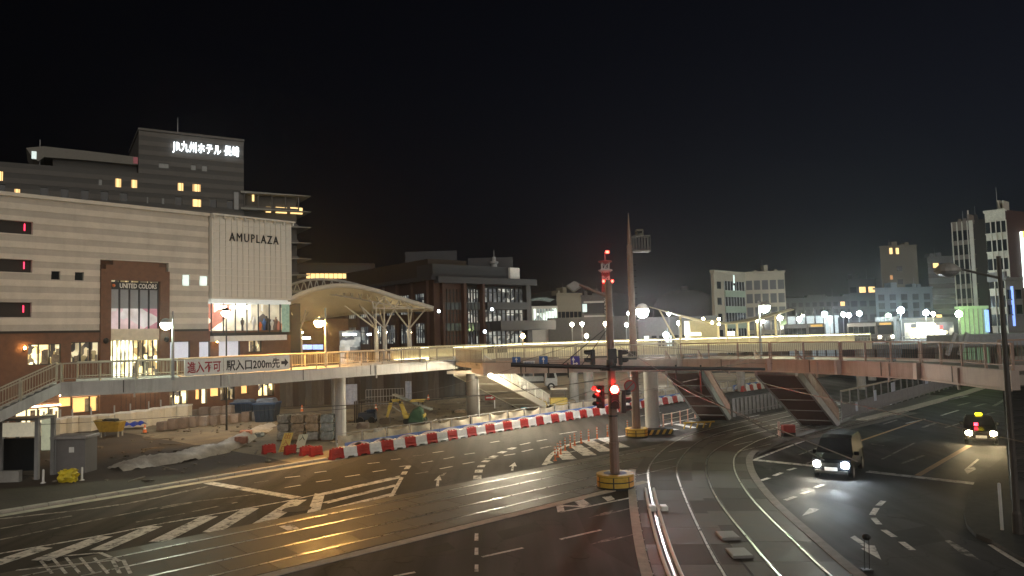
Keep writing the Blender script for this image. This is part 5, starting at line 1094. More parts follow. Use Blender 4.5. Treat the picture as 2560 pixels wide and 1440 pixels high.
def round_sign(parent, c, r, body):
    c = Vector(c); n = Vector((-c.x, -c.y, 0)).normalized()
    s = MB(); disc(s, c, n, r, 20); s.v += [tuple(Vector(p) - n * .03) for p in s.v]; k = 20; s.f += [tuple(range(2 * k - 1, k - 1, -1))] + [(i, k + i, k + (i + 1) % k, (i + 1) % k) for i in range(k)]
    o = s.build('sign_plate', mat('sign_red_ring', (.4, .05, .05), .5, var=0), parent)
    disc(MB(), c, n, r * .8, 20, .004).build('sign_field', mat('sign_pale', (.22, .2, .2), .5, var=0) if body != 'p' else BLUE, o, recalc=False)
    x = n.cross(Vector((0, 0, 1))).normalized(); MB().beam(c + n * .01 - x * (r * .6) + Vector((0, 0, r * .6)), c + n * .01 + x * (r * .6) - Vector((0, 0, r * .6)), .012, r * .18).build('sign_bar', MATS['sign_red_ring'], o)
round_sign(mast, D(1575, 965, mp_.y - .4), .42, 'n')
p_ = P(838, 1095); round_sign(bridge, D(840, 996, p_.y - .6), .27, 'p')

# ---- street lamps
def street_lamp(label, px, ptop, plow, depth, hx, hy, color, emit, r=.22, m=None, zbase=None, arm=True, poler=.07, headm=None, shape='ball'):
    b = D(px, plow, depth); zb_ = b.z if zbase is None else zbase; top = D(px, ptop, depth); hd = D(hx, hy, depth)
    t = thing('street_lamp', (b.x, b.y, zb_), label, 'street lamp')
    MB().tube((b.x, b.y, zb_), (b.x, b.y, top.z), poler * 1.3, poler * .8, 8).build('pole', m or GREY, t)
    if arm: MB().tube((b.x, b.y, hd.z + .32), (hd.x, hd.y, hd.z + .3), .035, .03, 6).build('arm', m or GREY, t)
    MB().lathe((hd.x, hd.y, hd.z), [(r * 1.1, r * .35), (r * 1.05, r * .7), (r * .6, r * 1.2), (r * .15, r * 1.35)], 12).build('hood', m or GREY, t)
    MB().lathe((hd.x, hd.y, hd.z), [(.01, -r), (r * .6, -r * .85), (r * .95, -r * .35), (r, .1 * r), (r * .9, .33 * r)], 12).build('lamp', mat('lamp_' + label.split()[0] + str(int(emit)), color, emit=emit, ecol=color, var=0), t, smooth=True)
    return t
street_lamp('greenish lamp on slim pole at the left end of the bridge', 432, 778, 950, 41.6, 414, 812, (.84, 1, .74), 300, .27)
street_lamp('amber sodium lamp on pole fixed to the bridge railing', 815, 770, 925, 51.0, 797, 807, (1, .5, .12), 1300, .31)
street_lamp('white lamp on black post before the corner shop', 566, 790, 900, 62, 564, 782, (1, .95, .82), 480, .32, BLACK, zbase=0.1, arm=False)
street_lamp('bright white lamp on slim pole beside the tall mast', 1592, 764, 930, 56, 1606, 779, (1, .97, .94), 380, .46, WHITE)
street_lamp('green tinted lamp on slim pole on the crossing bridge', 1903, 752, 895, 46.0, 1912, 769, (.82, 1, .72), 260, .3, GREY)
# floodlights at the site and distant lamps
for i, (px, py, d_, col, e, r, lab) in enumerate([
    (1665, 838, 96, (.9, .95, 1), 260, .3, 'white floodlight low behind the lit walkway'),
    (1455, 810, 120, (1, .9, .65), 120, .24, 'warm lamp left of a pair behind the signal pole arm'), (1430, 811, 122, (1, .85, .6), 90, .24, 'warm lamp left end of the three before the pale shed'), (1513, 810, 118, (1, .85, .6), 90, .24, 'warm lamp just left of the signal pole above the walkway'),
    (1307, 840, 105, (1, .6, .25), 110, .25, 'orange lamp at the corner of the brick station'), (1466, 840, 110, (1, .75, .5), 90, .25, 'pinkish lamp low beside the signal pole'), (1672, 784, 130, (.95, .97, 1), 120, .25, 'white lamp under the left tip of the winged roof'), (1697, 808, 125, (1, .95, .85), 110, .26, 'white lamp between two posts of the winged roof'),
    (1566, 812, 120, (.9, 1, .95), 90, .22, 'small white lamp just left of the tall mast'), (1571, 784, 128, (.9, 1, .95), 80, .22, 'small pale lamp higher beside the tall mast'),
    (1950, 795, 120, (1, .9, .7), 170, .32, 'warm globe lamp right of the winged roof tip'), (1998, 798, 118, (1, .9, .7), 150, .3, 'warm globe lamp second from the winged roof'), (2007, 790, 160, (1, .9, .7), 70, .25, 'small warm lamp above the second globe'),
    (2061, 785, 125, (.85, .95, 1), 190, .36, 'cool white lamp left end of the plaza row'), (2075, 797, 122, (1, .95, .8), 150, .3, 'warm white lamp right of the cool plaza lamp'), (2108, 786, 140, (.75, .9, 1), 120, .34, 'cool lamp in the middle of the plaza row'), (2122, 788, 142, (.75, .9, 1), 120, .34, 'cool lamp right of the middle of the plaza row'), (2148, 784, 140, (.75, .9, 1), 150, .36, 'cool lamp at the right end of the plaza row'),
    (2181, 815, 118, (1, .95, .85), 150, .32, 'white lamp low beside the grey hoarding'), (2221, 789, 130, (.6, 1, .55), 120, .32, 'green lamp before the bluish block'), (2252, 776, 118, (.7, .9, 1), 260, .42, 'large blue white lamp before the bluish block'), (2315, 782, 120, (.7, .88, 1), 170, .36, 'smaller blue white lamp right of the bluish block'), (2397, 785, 100, (.7, 1, .4), 200, .34, 'yellow green lamp at the kiosk corner'), (2333, 785, 124, (1, .85, .5), 90, .26, 'warm lamp between two cool lamps')]):
    p = D(px, py, d_); zb_ = 4.8 if p.x > 44 and p.y > 97 else 0
    t = thing('street_lamp', (p.x, p.y, zb_), lab, 'street lamp', 'distant street lamps')
    MB().tube((p.x, p.y + .1, zb_), (p.x, p.y + .1, p.z + .5), .07, .05, 6).build('pole', GREY, t)
    MB().lathe(tuple(p), [(r * .9, r * .5), (r * .7, r * .9), (.05, r * 1.1)], 8).build('hood', GREY, t)
    MB().ball(tuple(p), r * 1.2, r * 1.2, 10, 8).build('lamp', mat('far_lamp_%d' % i, col, emit=e * 1.1, ecol=col, var=0), t)
for px, py, d_, lab in ((1226, 938, 57, 'small bright lamp at the top corner of the white stair'), (1316, 930, 60.5, 'small bright lamp under the bridge right of the white stair')):
    p = D(px, py, d_); t = thing('bridge_lamp', tuple(p), lab, 'lamp'); MB().ball(tuple(p), .12, .12, 10, 6).build('lamp', mat('stair_lamp', (1, .95, .8), emit=2800, ecol=(1, .88, .62), var=0), t); MB().box(p.x - .16, p.x + .16, p.y - .1, p.y + .2, p.z + .11, p.z + .2).build('bracket', GREY, t); MB().tube((p.x, p.y + .1, p.z + .2), (p.x, p.y + .1, 4.9), .03, .03, 6).build('stem', GREY, t)
# unlit lamp post close by on the right
rp_ = P(2546, 1345); t = thing('street_lamp', (rp_.x, rp_.y, 0), 'dark unlit lamp post close by at the right edge', 'street lamp')
ztp = D(2514, 640, rp_.y).z; MB().lathe((rp_.x, rp_.y, 0), [(.16, 0), (.15, .8), (.11, .9), (.07, ztp)], 10).build('pole', mat('near_pole', (.06, .05, .045), .5), t)
ha = D(2500, 688, rp_.y); hb = D(2398, 672, rp_.y); MB().tube((rp_.x, rp_.y, ha.z - .1), hb, .05, .035, 8).build('arm', MATS['near_pole'], t)
c = D(2368, 672, rp_.y); MB().lathe(tuple(c), [(.42, -.1), (.4, 0), (.25, .14), (.08, .2)], 14).build('hood', MATS['lamp_shell'], t); MB().lathe(tuple(c), [(.02, -.3), (.2, -.26), (.33, -.18), (.38, -.09)], 14).build('lamp', mat('lamp_glass_unlit', (.35, .35, .35), .3), t)

# ---- overhead wires
WIRE = mat('wire_dark', (.09, .085, .08), .5, var=0)
def wire(a, b, sag=.15, r=.014, lab='thin dark overhead wire strung across the street'):
    a, b = Vector(a), Vector(b); pts = [a.lerp(b, i / 10) - Vector((0, 0, sag * 4 * (i / 10) * (1 - i / 10))) for i in range(11)]
    MB().path(pts, r, 5).build('overhead_wire', WIRE, None, lab, 'wire', 'overhead wires')
for T, w_ in ((T1, 'inner'), (T2, 'outer')):
    MB().path([Vector((p.x, p.y, 5.35)) for p in T[2:-7:2]], .01, 5).build('overhead_wire', WIRE, None, 'tram contact wire above the %s curved track' % w_, 'wire', 'overhead wires')
wire(D(-60, 1068, 42), D(700, 1022, 40), .1, lab='lowest wire running left from the double pier')
wire(D(700, 1022, 40), D(1220, 988, 40), .05, .02, lab='thin wire running right past the double pier to the dark pier')
wire(D(700, 1036, 40), D(1510, 950, 38), .1, lab='thin wire from the pier sign to the signal head')
wire(D(1220, 988, 40), D(1520, 945, 36), .05, lab='wire from the dark pier to the signal pole')
wire(D(1380, 1010, 38), D(1640, 918, 46), .05, lab='short wire slanting up from the barriers to the white pier')
wire(D(1600, 930, 40), D(1890, 905, 44), .1, lab='wire slanting above the first brown stair')
wire(aL, (sp.x, sp.y, 7.2), 0, .012, lab='stay wire from the left end of the bracket arm')
wire((sp.x, sp.y, 6.9), D(2060, 1150, 12), .1, .01, lab='long wire coming from the signal pole towards the lower right')

for a_, b_, l_ in ((D(1480, 905, sp.y), D(700, 880, 50), 'wire from the signal arm to the bridge near the amber lamp'), (D(1585, 890, mp_.y), D(2120, 905, 41), 'wire from the tall mast to the bridge at the right'), (D(1540, 860, sp.y), D(2440, 880, 33), 'high wire from the signal pole towards the right edge'), (D(1690, 935, sp.y), D(1905, 880, 45), 'short wire from the signal arm up to the bridge lamp'), (D(1300, 916, sp.y), D(960, 990, 56), 'wire from the arm tip down past the excavator'), (D(1585, 870, mp_.y), D(1150, 905, 60), 'wire from the tall mast to the meeting deck'), (D(1752, 945, sp.y), D(1420, 1000, 70), 'wire from the arm hanger to the site')):
    wire(a_, b_, .25, .009, lab=l_)
# ---- blue direction signs hung on the bridge girder
def road_sign(px, y0, y1, x0, x1, label, arrow):
    d_ = X[1].y - 1.1
    a, b = D(x0, y1, d_), D(x1, y0, d_); t = thing('road_sign', (a.x, d_, a.z), label, 'road sign')
    MB().box(a.x, b.x, d_, d_ + .04, a.z, b.z).build('plate', BLUE if arrow == 1 else mat('sign_indigo', (.05, .04, .3), .5, var=0), t, bevel=.01)
    cx = (a.x + b.x) / 2 - (.12 if arrow == 2 else 0); w = b.x - a.x; h = b.z - a.z; y = d_ - .004
    MB().add([(cx - .05 * w, y, a.z + .08 * h), (cx + .05 * w, y, a.z + .08 * h), (cx + .05 * w, y, a.z + .6 * h), (cx + .18 * w, y, a.z + .6 * h), (cx, y, a.z + .92 * h), (cx - .18 * w, y, a.z + .6 * h), (cx - .05 * w, y, a.z + .6 * h)], [tuple(range(7))]).build('arrow', WHITE, t)
    if arrow == 2:
        z = a.z + .27 * h; MB().add([(cx + .05 * w, y, z - .05 * h), (cx + .3 * w, y, z - .05 * h), (cx + .3 * w, y, z - .15 * h), (cx + .52 * w, y, z), (cx + .3 * w, y, z + .15 * h), (cx + .3 * w, y, z + .05 * h), (cx + .05 * w, y, z + .05 * h)], [tuple(range(7))]).build('arrow', WHITE, t)
    MB().box(cx - .03, cx + .03, d_ + .04, d_ + .5, a.z + .3, a.z + .36).build('bracket', GREY, t)
    return t
road_sign(1291, 892, 911, 1281, 1301, 'left blue sign with white ahead arrow on the bridge', 1)
road_sign(1358, 890, 913, 1348, 1369, 'middle blue sign with white ahead arrow on the bridge', 1)
road_sign(1437, 890, 916, 1427, 1449, 'indigo sign with ahead and right arrows near the signal', 2)
d_ = X[1].y - 1.1; a, b = D(1308, 912, d_), D(1337, 902, d_); t = thing('name_plate', (a.x, d_, a.z), 'small white plate with blue characters between the two blue signs', 'sign')
MB().box(a.x, b.x, d_, d_ + .03, a.z, b.z).build('plate', WPLAST, t); text('lettering', '長崎駅前', ((a.x + b.x) / 2, d_ - .006, (a.z + b.z) / 2), (1, 0, 0), (0, 0, 1), .17, BLUE, t, width=(b.x - a.x) * .8, extrude=.002, bold=.01)
MB().box(a.x + .3, a.x + .36, d_ + .03, d_ + .7, a.z + .1, a.z + .16).build('bracket', GREY, t)

# ================================================================ barriers and fence along the site
def barrier_proto(m, name='water_barrier'):
    t = thing(name, (0, 0, 0), 'x', 'barrier', 'water barriers along the building site')
    w, h, dp = .94, .64, .4
    vs = []; prof = [(-dp / 2, 0), (-dp / 2, .12), (-dp * .36, .2), (-dp * .24, h - .08), (-dp * .2, h), (dp * .2, h), (dp * .24, h - .08), (dp * .36, .2), (dp / 2, .12), (dp / 2, 0)]
    mb = MB(); n = len(prof); segs = [(-w / 2, 0), (-w * .28, 0), (-w * .2, .0), (w * .2, 0), (w * .28, 0), (w / 2, 0)]
    lift = [0, .0, .1, .1, 0, 0]
    for k, (x, _) in enumerate(segs):
        for y, z in prof: vs.append((x, y, max(z, lift[k]) if z < .2 else z))
    fs = []
    for k in range(len(segs) - 1):
        for i in range(n): j = (i + 1) % n; fs.append((k * n + i, k * n + j, (k + 1) * n + j, (k + 1) * n + i))
    fs += [tuple(range(n)), tuple(range((len(segs) - 1) * n, len(segs) * n))]
    mb.add(vs, fs); b = mb.build('body', m, t, bevel=.015)
    for x in (-.25, .02, .28): MB().lathe((x, 0, h), [(.07, 0), (.07, .05), (.05, .06)], 8).build('filler_cap', m, t)
    for y in (-.17,): MB().box(-.3, .3, y - .02, y + .02, .3, .36).build('grip_rib', m, t)
    return t
bR = barrier_proto(RED); bW = barrier_proto(WPLAST)
first = {0: True, 1: True}; cnt = {0: 0, 1: 0}
bang = -(TH) + math.pi / 2
def ordn(n): return ['zeroth', 'first', 'second', 'third', 'fourth', 'fifth', 'sixth', 'seventh', 'eighth', 'ninth', 'tenth'][n] if n < 11 else '%d%s' % (n, {1: 'st', 2: 'nd', 3: 'rd'}.get(n % 10 if n > 20 else 0, 'th'))
LB = {0: 'red plastic water barrier in the alternating row along the site', 1: 'white plastic water barrier in the alternating row along the site'}
for i in range(74):
    if 52 < i < 58: continue
    k = i % 2; src = bR if k == 0 else bW; p = ROAD.w(.5 + i * .97, .15 - .25 * math.sin(i * .05), 0)
    o = src if first[k] else copy_tree(src); first[k] = False; cnt[k] += 1
    o.location = p; o.rotation_euler = (0, 0, bang + random.uniform(-.1, .1)); o['label'] = '%s %s water barrier from the left end of the alternating row' % (ordn(cnt[k]), 'red' if k == 0 else 'white')
for (px, py), lab in (((672, 1138), 'red barrier at the left end, left of the yellow board'), ((727, 1140), 'red barrier between the yellow and pale boards'), ((765, 1143), 'red barrier right of the pale board'), ((790, 1144), 'red barrier last before the long row begins')):
    p = P(px, py); o = copy_tree(bR, (p.x, p.y, .1), bang + random.uniform(-.1, .3), lab); o.scale = (.9, .9, .9)
p = P(850, 1128); o = copy_tree(bW, (p.x, p.y + .6, .1), bang, 'white barrier set back behind the start of the row'); o.scale = (.8, .8, .6)
# wave boards
wb = thing('wave_board', (0, 0, 0), 'low blue board with white wave arc behind the water barriers', 'board', 'wave boards along the site')
MB().box(-.98, .98, -.03, .03, .25, .76).build('board', mat('wave_blue', (.1, .2, .5), .5, var=.08), wb)
MB().add([(math.cos(math.pi * i / 14) * .95, -.034, .38 + math.sin(math.pi * i / 14) * .34) for i in range(15)] + [(.95, -.034, .27), (-.95, -.034, .27)], [tuple(range(17))]).build('white_arc', WPLAST, wb)
for x in (-.8, .8): MB().box(x - .03, x + .03, .03, .3, 0, .7).build('stand', GREY, wb)
for i in range(34):
    if 24 < i < 27: continue
    o = wb if i == 0 else copy_tree(wb); o['label'] = '%s blue board with white wave arc from the left, behind the barriers' % ordn(i + 1); o.location = ROAD.w(2.6 + i * 2.0, -.55, .04); o.rotation_euler = (0, 0, bang)
# site fence with cloth panels
fc_ = thing('site_fence', tuple(ROAD.w(1.4, -1.2, 0)), 'temporary pipe fence with sagging translucent sheets behind the barriers', 'fence')
CLOTH = mat('fence_sheet', (.5, .44, .33), .7, var=.3, scale=1.5)
for i in range(31):
    a, b = ROAD.w(1.4 + i * 2.0, -1.2, .05), ROAD.w(3.4 + i * 2.0, -1.2, .05)
    MB().tube(a, a + Vector((0, 0, 1.3)), .03, .03, 6).build('post', GREY, fc_)
    MB().tube(a + Vector((0, 0, 1.27)), b + Vector((0, 0, 1.27)), .022, .022, 5).build('top_rail', GREY, fc_)
    MB().tube(a + Vector((0, 0, .45)), b + Vector((0, 0, .45)), .022, .022, 5).build('bottom_rail', GREY, fc_)
    sg_ = random.uniform(.05, .2)
    MB().grid(lambda u_, v_: tuple(a.lerp(b, .06 + .88 * u_) + Vector((ROAD.n.x, ROAD.n.y, 0)) * (.06 * math.sin(u_ * 3.14 * 2 + i) * math.sin(v_ * 3.14)) + Vector((0, 0, 0.5 + .68 * v_ - sg_ * math.sin(u_ * 3.14) * v_))), 8, 4).build('sheet', CLOTH, fc_, smooth=True)
# delineator posts round the hatched island
dl = thing('delineator_post', (0, 0, 0), 'orange and white flexible delineator post at the hatched island', 'bollard', 'delineator posts at the hatched island')
MB().lathe((0, 0, 0), [(.1, 0), (.1, .03), (.045, .06), (.045, .78), (.03, .8)], 10).build('tube', ORANGE, dl)
for z in (.35, .52, .69): MB().lathe((0, 0, z), [(.048, 0), (.048, .07)], 10).build('reflective_band', WPLAST, dl)
for i, (px, py) in enumerate([(1388, 1152), (1395, 1143), (1402, 1136), (1413, 1127), (1426, 1120), (1437, 1114), (1453, 1108), (1472, 1103), (1493, 1097), (1519, 1091), (1569, 1078), (1615, 1070)]):
    p = P(px, py); o = dl if i == 0 else copy_tree(dl); o['label'] = '%s orange and white delineator post from the near end of the island' % ordn(i + 1); o.location = (p.x, p.y, .005)
pb_ = thing('pipe_barrier', tuple(P(1700, 1062)), 'pale pipe barrier with pink posts right of the white pier', 'barrier')
pp = [P(x, y) for x, y in ((1659, 1068), (1680, 1064), (1701, 1059), (1720, 1054), (1738, 1046))]
for p in pp: MB().tube(p, p + Vector((0, 0, 1.0)), .05, .05, 8).build('post', mat('pink_post', (.6, .35, .27), .5), pb_)
for z in (.95, .55): MB().path([p + Vector((0, 0, z)) for p in pp], .025, 5).build('rail', CREAM, pb_)
# ================================================================ things on the building site
# mini excavator, boom folded, cab under a green tarpaulin
e0 = P(1040, 1060); ex = thing('excavator', (e0.x, e0.y, .05), 'yellow mini excavator with folded boom and green tarpaulin over its seat', 'excavator')
EY = mat('excavator_yellow', (.4, .3, .07), .5, var=.2); dd = e0.y
MB().beam((e0.x - 1.0, dd - .55, .3), (e0.x + .9, dd - .55, .3), .3, .42).build('crawler_track', BLACK, ex, bevel=.1); MB().beam((e0.x - 1.0, dd + .75, .3), (e0.x + .9, dd + .75, .3), .3, .42).build('crawler_track', BLACK, ex, bevel=.1)
MB().box(e0.x - 1.0, e0.x + .8, dd - .6, dd + .8, .55, .85).build('chassis', EY, ex, bevel=.05)
def px_at(x, y, d=0): return D(x, y, dd + d)
tp = [px_at(x, y) for x, y in ((1018, 1053), (1022, 1040), (1034, 1022), (1048, 1016), (1056, 1022), (1064, 1046), (1065, 1053))]
tm = MB(); 
for k, off in enumerate((-.75, -.45, .45, .85)): pass
n = len(tp); cx = sum((p for p in tp), Vector()) / n
rings = []
for off, sc in ((-.8, .75), (-.45, 1.0), (.45, 1.0), (.9, .75)): rings.append([Vector((cx.x + (p.x - cx.x) * sc, dd + off + .04 * math.sin(i * 2.3), .85 + (p.z - .85) * (sc if p.z > 1 else 1))) for i, p in enumerate(tp)])
vs = [tuple(p) for r in rings for p in r]; fs = [(k * n + i, k * n + (i + 1) % n, (k + 1) * n + (i + 1) % n, (k + 1) * n + i) for k in range(3) for i in range(n)] + [tuple(range(n)), tuple(range(3 * n, 4 * n))]
MB().add(vs, fs).build('tarpaulin', TARP, ex)
a, b = px_at(1027, 1002), px_at(1061, 1002); MB().box(a.x, b.x, dd - .6, dd + .7, a.z - .07, a.z + .08).build('roof', mat('roof_yellow', (.7, .5, .12), .5), ex, bevel=.03)
for x in (1046, 1057): p = px_at(x, 1004); MB().tube((p.x, dd, 1.6), (p.x, dd, p.z), .04, .04, 6).build('roof_post', DARK, ex)
J = [px_at(x, y) for x, y in ((1018, 1050), (1010, 1028), (1001, 1004), (990, 1001), (978, 1003), (973, 1024), (967, 1046))]
MB().beam(J[0], J[1], .28, .42).beam(J[1], J[2], .26, .34).build('boom', EY, ex, bevel=.03); MB().beam(J[2], J[3], .26, .3).beam(J[3], J[4], .24, .28).build('boom_knee', EY, ex, bevel=.03)
MB().beam(J[4], J[5], .22, .32).beam(J[5], J[6], .18, .22).build('dipper_arm', EY, ex, bevel=.03); MB().tube(px_at(1003, 1030), px_at(979, 1014), .05, .05, 6).build('hydraulic_ram', GREY, ex)
for k in (0, 2, 4, 6): MB().tube(J[k] - Vector((0, .22, 0)), J[k] + Vector((0, .22, 0)), .12, .12, 10).build('pivot_pin', BLACK, ex)
MB().tube(px_at(1012, 1044), px_at(1002, 1018), .06, .06, 6).build('hydraulic_ram', DARK, ex); MB().tube(px_at(994, 996), px_at(976, 1014), .05, .05, 6).build('hydraulic_ram', DARK, ex)
c = px_at(965, 1055); MB().extrude([Vector((c.x - .5, dd - .35, c.z + .3)), Vector((c.x + .35, dd - .35, c.z + .4)), Vector((c.x + .4, dd - .35, c.z - .1)), Vector((c.x + .1, dd - .35, c.z - .38)), Vector((c.x - .35, dd - .35, c.z - .32)), Vector((c.x - .55, dd - .35, c.z))], (0, .7, 0)).build('bucket', mat('bucket_steel', (.08, .06, .045), .6), ex)
# dark forklift-like machine beside it
f0_ = P(915, 1058); fl_ = thing('forklift', (f0_.x, f0_.y, .05), 'small dark blue forklift standing left of the excavator', 'forklift'); fx, fy = f0_.x, f0_.y
MB().box(fx - .6, fx + .9, fy - .45, fy + .45, .3, .95).build('body', NAVY, fl_, bevel=.08); MB().box(fx + .1, fx + .9, fy - .45, fy + .45, .95, 1.2).build('engine_hood', NAVY, fl_, bevel=.08)
for x in (-.75, -.9): MB().box(fx + x - .05, fx + x + .05, fy - .4, fy - .3, .1, 1.95).box(fx + x - .05, fx + x + .05, fy + .3, fy + .4, .1, 1.95).build('mast_rail', DARK, fl_)
MB().box(fx - .5, fx + .6, fy - .45, fy + .45, 1.95, 2.02).build('overhead_guard', DARK, fl_)
for x, y in ((-.45, -.4), (-.45, .4), (.55, -.4), (.55, .4)): MB().beam((fx + x, fy + y, .95), (fx + x, fy + y, 1.95), .05, .05).build('guard_post', DARK, fl_)
for x in (-.4, .6):
    for y in (-.5, .5): MB().tube((fx + x, fy + y - .1, .3), (fx + x, fy + y + .1, .3), .3, .3, 14).build('wheel', BLACK, fl_)
for y in (-.25, .25): MB().box(fx - 1.7, fx - .95, fy + y - .06, fy + y + .06, .12, .17).build('fork', DARK, fl_)
MB().box(fx - .1, fx + .3, fy - .2, fy + .2, 1.0, 1.1).build('seat', BLACK, fl_)
# wrapped pallet stacks
WRAP = [mat('wrap_pale', (.4, .38, .33), .25, var=.4, scale=3, bump=.8, bscale=9), mat('wrap_buff', (.42, .31, .2), .3, var=.4, scale=3, bump=.8, bscale=9), mat('wrap_grey', (.26, .29, .28), .25, var=.4, scale=3, bump=.8, bscale=9)]
def lumpy(mb, x0, x1, y0, y1, z0, z1, j=.05):
    def f(sx, sy, sz): return ((x0 + x1) / 2 + sx * (x1 - x0) / 2, (y0 + y1) / 2 + sy * (y1 - y0) / 2, (z0 + z1) / 2 + sz * (z1 - z0) / 2)
    vs = []; idx = {}; n_ = 4
    for face in range(6):
        base = len(vs)
        for a in range(n_ + 1):
            for b in range(n_ + 1):
                u_, v_ = -1 + 2 * a / n_, -1 + 2 * b / n_
                p = [(1, u_, v_), (-1, u_, v_), (u_, 1, v_), (u_, -1, v_), (u_, v_, 1), (u_, v_, -1)][face]
                q = Vector(p); k = 1 - .10 * (sum(abs(c_) ** 4 for c_ in q) - 1) / 2
                w_ = f(*(q * k)); rnd = random.Random(hash((round(w_[0], 2), round(w_[1], 2), round(w_[2], 2))))
                vs.append((w_[0] + rnd.uniform(-j, j), w_[1] + rnd.uniform(-j, j), w_[2] + rnd.uniform(-j, j) * .6))
        mb.f += [(len(mb.v) + base + a * (n_ + 1) + b, len(mb.v) + base + (a + 1) * (n_ + 1) + b, len(mb.v) + base + (a + 1) * (n_ + 1) + b + 1, len(mb.v) + base + a * (n_ + 1) + b + 1) for a in range(n_) for b in range(n_)]
    mb.v += vs; return mb
PW = mat('pallet_wood', (.18, .12, .07), .8, var=.2)
for k, (px, wpx, labs) in enumerate([(706, 30, 'wrapped pallet stack at the left end of the four'), (743, 34, 'wrapped pallet stack behind the pale board'), (779, 34, 'wrapped pallet stack with sand coloured load on top'), (816, 32, 'grey green wrapped pallet stack next to the pier')]):
    p = P(px, 1108); w = wpx * p.y / FPX; t = thing('pallet_stack', (p.x, p.y, .08), labs, 'pallet stack')
    MB().box(p.x - w / 2, p.x + w / 2, p.y, p.y + 1.0, .1, .22).build('pallet', PW, t)
    for j in range(3): lumpy(MB(), p.x - w / 2 + .02, p.x + w / 2 - .02, p.y + .02, p.y + .98, .22 + j * .6, .8 + j * .6).build('wrapped_load', WRAP[(k + (j == 2) * (k == 2)) % 3 if k != 2 else (1 if j > 0 else 0)] if k < 3 else WRAP[2], t, smooth=True)
# row of grey wrapped block bundles
BUN = mat('bundle_grey', (.17, .135, .115), .7, var=.3, scale=2, bump=.4); BUN2 = mat('bundle_pale', (.24, .195, .165), .6, var=.3, scale=2, bump=.4)
for i in range(10):
    px = 400 + i * 26.5; py = 1081 - i * 2.9; p = P(px, py); w = 20 * p.y / FPX
    t = lumpy(MB(), p.x - w / 2, p.x + w / 2, p.y, p.y + .9, .1, .1 + random.uniform(.75, .95), .03).build('block_bundle', random.choice((BUN, BUN2)), None, '%s wrapped block bundle from the left in the front row before the shops' % ordn(i + 1), 'bundle', 'block bundles in the front row', smooth=True)
for i in range(7):
    px = 392 + i * 29; py = 1058 - i * 2.2; p = P(px, py); w = 24 * p.y / FPX
    lumpy(MB(), p.x - w / 2, p.x + w / 2, p.y, p.y + 1.0, .1, .1 + random.uniform(.8, 1.1), .04).build('block_bundle', random.choice((BUN, MATS['bundle_pale'])), None, '%s wrapped block bundle from the left in the rear row before the shops' % ordn(i + 1), 'bundle', 'block bundles in the rear row', smooth=True)
# blue skips
for (x0, x1, yb, yt, lab) in ((575, 625, 1040, 1002, 'blue steel skip, left and farther of the pair'), (632, 684, 1060, 1000, 'blue steel skip, right and nearer of the pair')):
    a, b = P(x0, yb), P(x1, yb); y = a.y; x0_, x1_ = a.x, b.x; h_ = D((x0 + x1) / 2, yt, y).z; t = thing('skip', ((x0_ + x1_) / 2, y, .05), lab, 'skip')
    MB().hexa([(x0_ + .2, y + .1, .15), (x1_ - .2, y + .1, .15), (x1_ - .2, y + 1.6, .15), (x0_ + .2, y + 1.6, .15), (x0_, y, h_ * .8), (x1_, y, h_ * .8), (x1_, y + 1.7, h_ * .8), (x0_, y + 1.7, h_ * .8)]).build('tub', NAVY, t)
    MB().box(x0_ - .05, x1_ + .05, y - .06, y + 1.76, h_ * .8, h_ * .88).build('rim', mat('skip_rim', (.03, .06, .13), .5), t)
    for k in range(5): x = x0_ + .25 + (x1_ - x0_ - .5) * k / 4; MB().beam((x, y - .01, .3), (x, y - .08, h_ * .78), .08, .08).build('rib', NAVY, t)
    lumpy(MB(), x0_ + .2, x1_ - .2, y + .2, y + 1.4, h_ * .7, h_ * 1.05, .08).build('load', mat('skip_load', (.12, .15, .2), .7, var=.4, scale=2), t, smooth=True)
# cream planter walls in front of the shops
for k, (x0, x1, y) in enumerate([(22, 86, 1072), (112, 150, 1058), (153, 180, 1053), (183, 228, 1051), (230, 272, 1047), (288, 326, 1041), (328, 368, 1036), (374, 400, 1030), (404, 430, 1026), (434, 470, 1022)]):
    d_ = 61 + k * 1.0; a, b = D(x0, y, d_), D(x1, y, d_)
    t = thing('planter_box', (a.x, d_, 0), '%s cream planter box from the left in the row before the shops' % ordn(k + 1), 'planter', 'cream planters before the shops')
    MB().box(a.x, b.x, d_, d_ + .9, .0, b.z + .25).build('wall', CREAM, t); MB().box(a.x - .05, b.x + .05, d_ - .05, d_ + .95, b.z + .25, b.z + .37).build('coping', WHITE, t)
    MB().box(a.x - .12, a.x - .04, d_ - .06, d_ + .06, 0, b.z + 1.0).build('post', GREY, t)
# yellow skip-shaped barrow, blue sheet, white sheeted mound
p = P(268, 1098); t = thing('yellow_hopper', (p.x, p.y, .08), 'yellow tipping hopper on legs in the dirt yard', 'hopper'); w = 62 * p.y / FPX
z_ = .55; MB().hexa([(p.x - w * .3, p.y, z_), (p.x + w * .4, p.y, z_), (p.x + w * .4, p.y + .9, z_), (p.x - w * .3, p.y + .9, z_), (p.x - w * .55, p.y - .1, z_ + .95), (p.x + w * .5, p.y - .1, z_ + .75), (p.x + w * .5, p.y + 1, z_ + .75), (p.x - w * .55, p.y + 1, z_ + .95)]).build('tub', mat('hopper_yellow', (.3, .2, .035), .6, var=.3), t)
lumpy(MB(), p.x - w * .3, p.x + w * .3, p.y + .1, p.y + .8, z_ + .6, z_ + 1.0, .06).build('load', DARK, t, smooth=True)
for x in (-.3, .4): MB().box(p.x + w * x - .05, p.x + w * x + .05, p.y + .1, p.y + .2, .05, z_).box(p.x + w * x - .05, p.x + w * x + .05, p.y + .7, p.y + .8, .05, z_).build('leg', GREY, t)
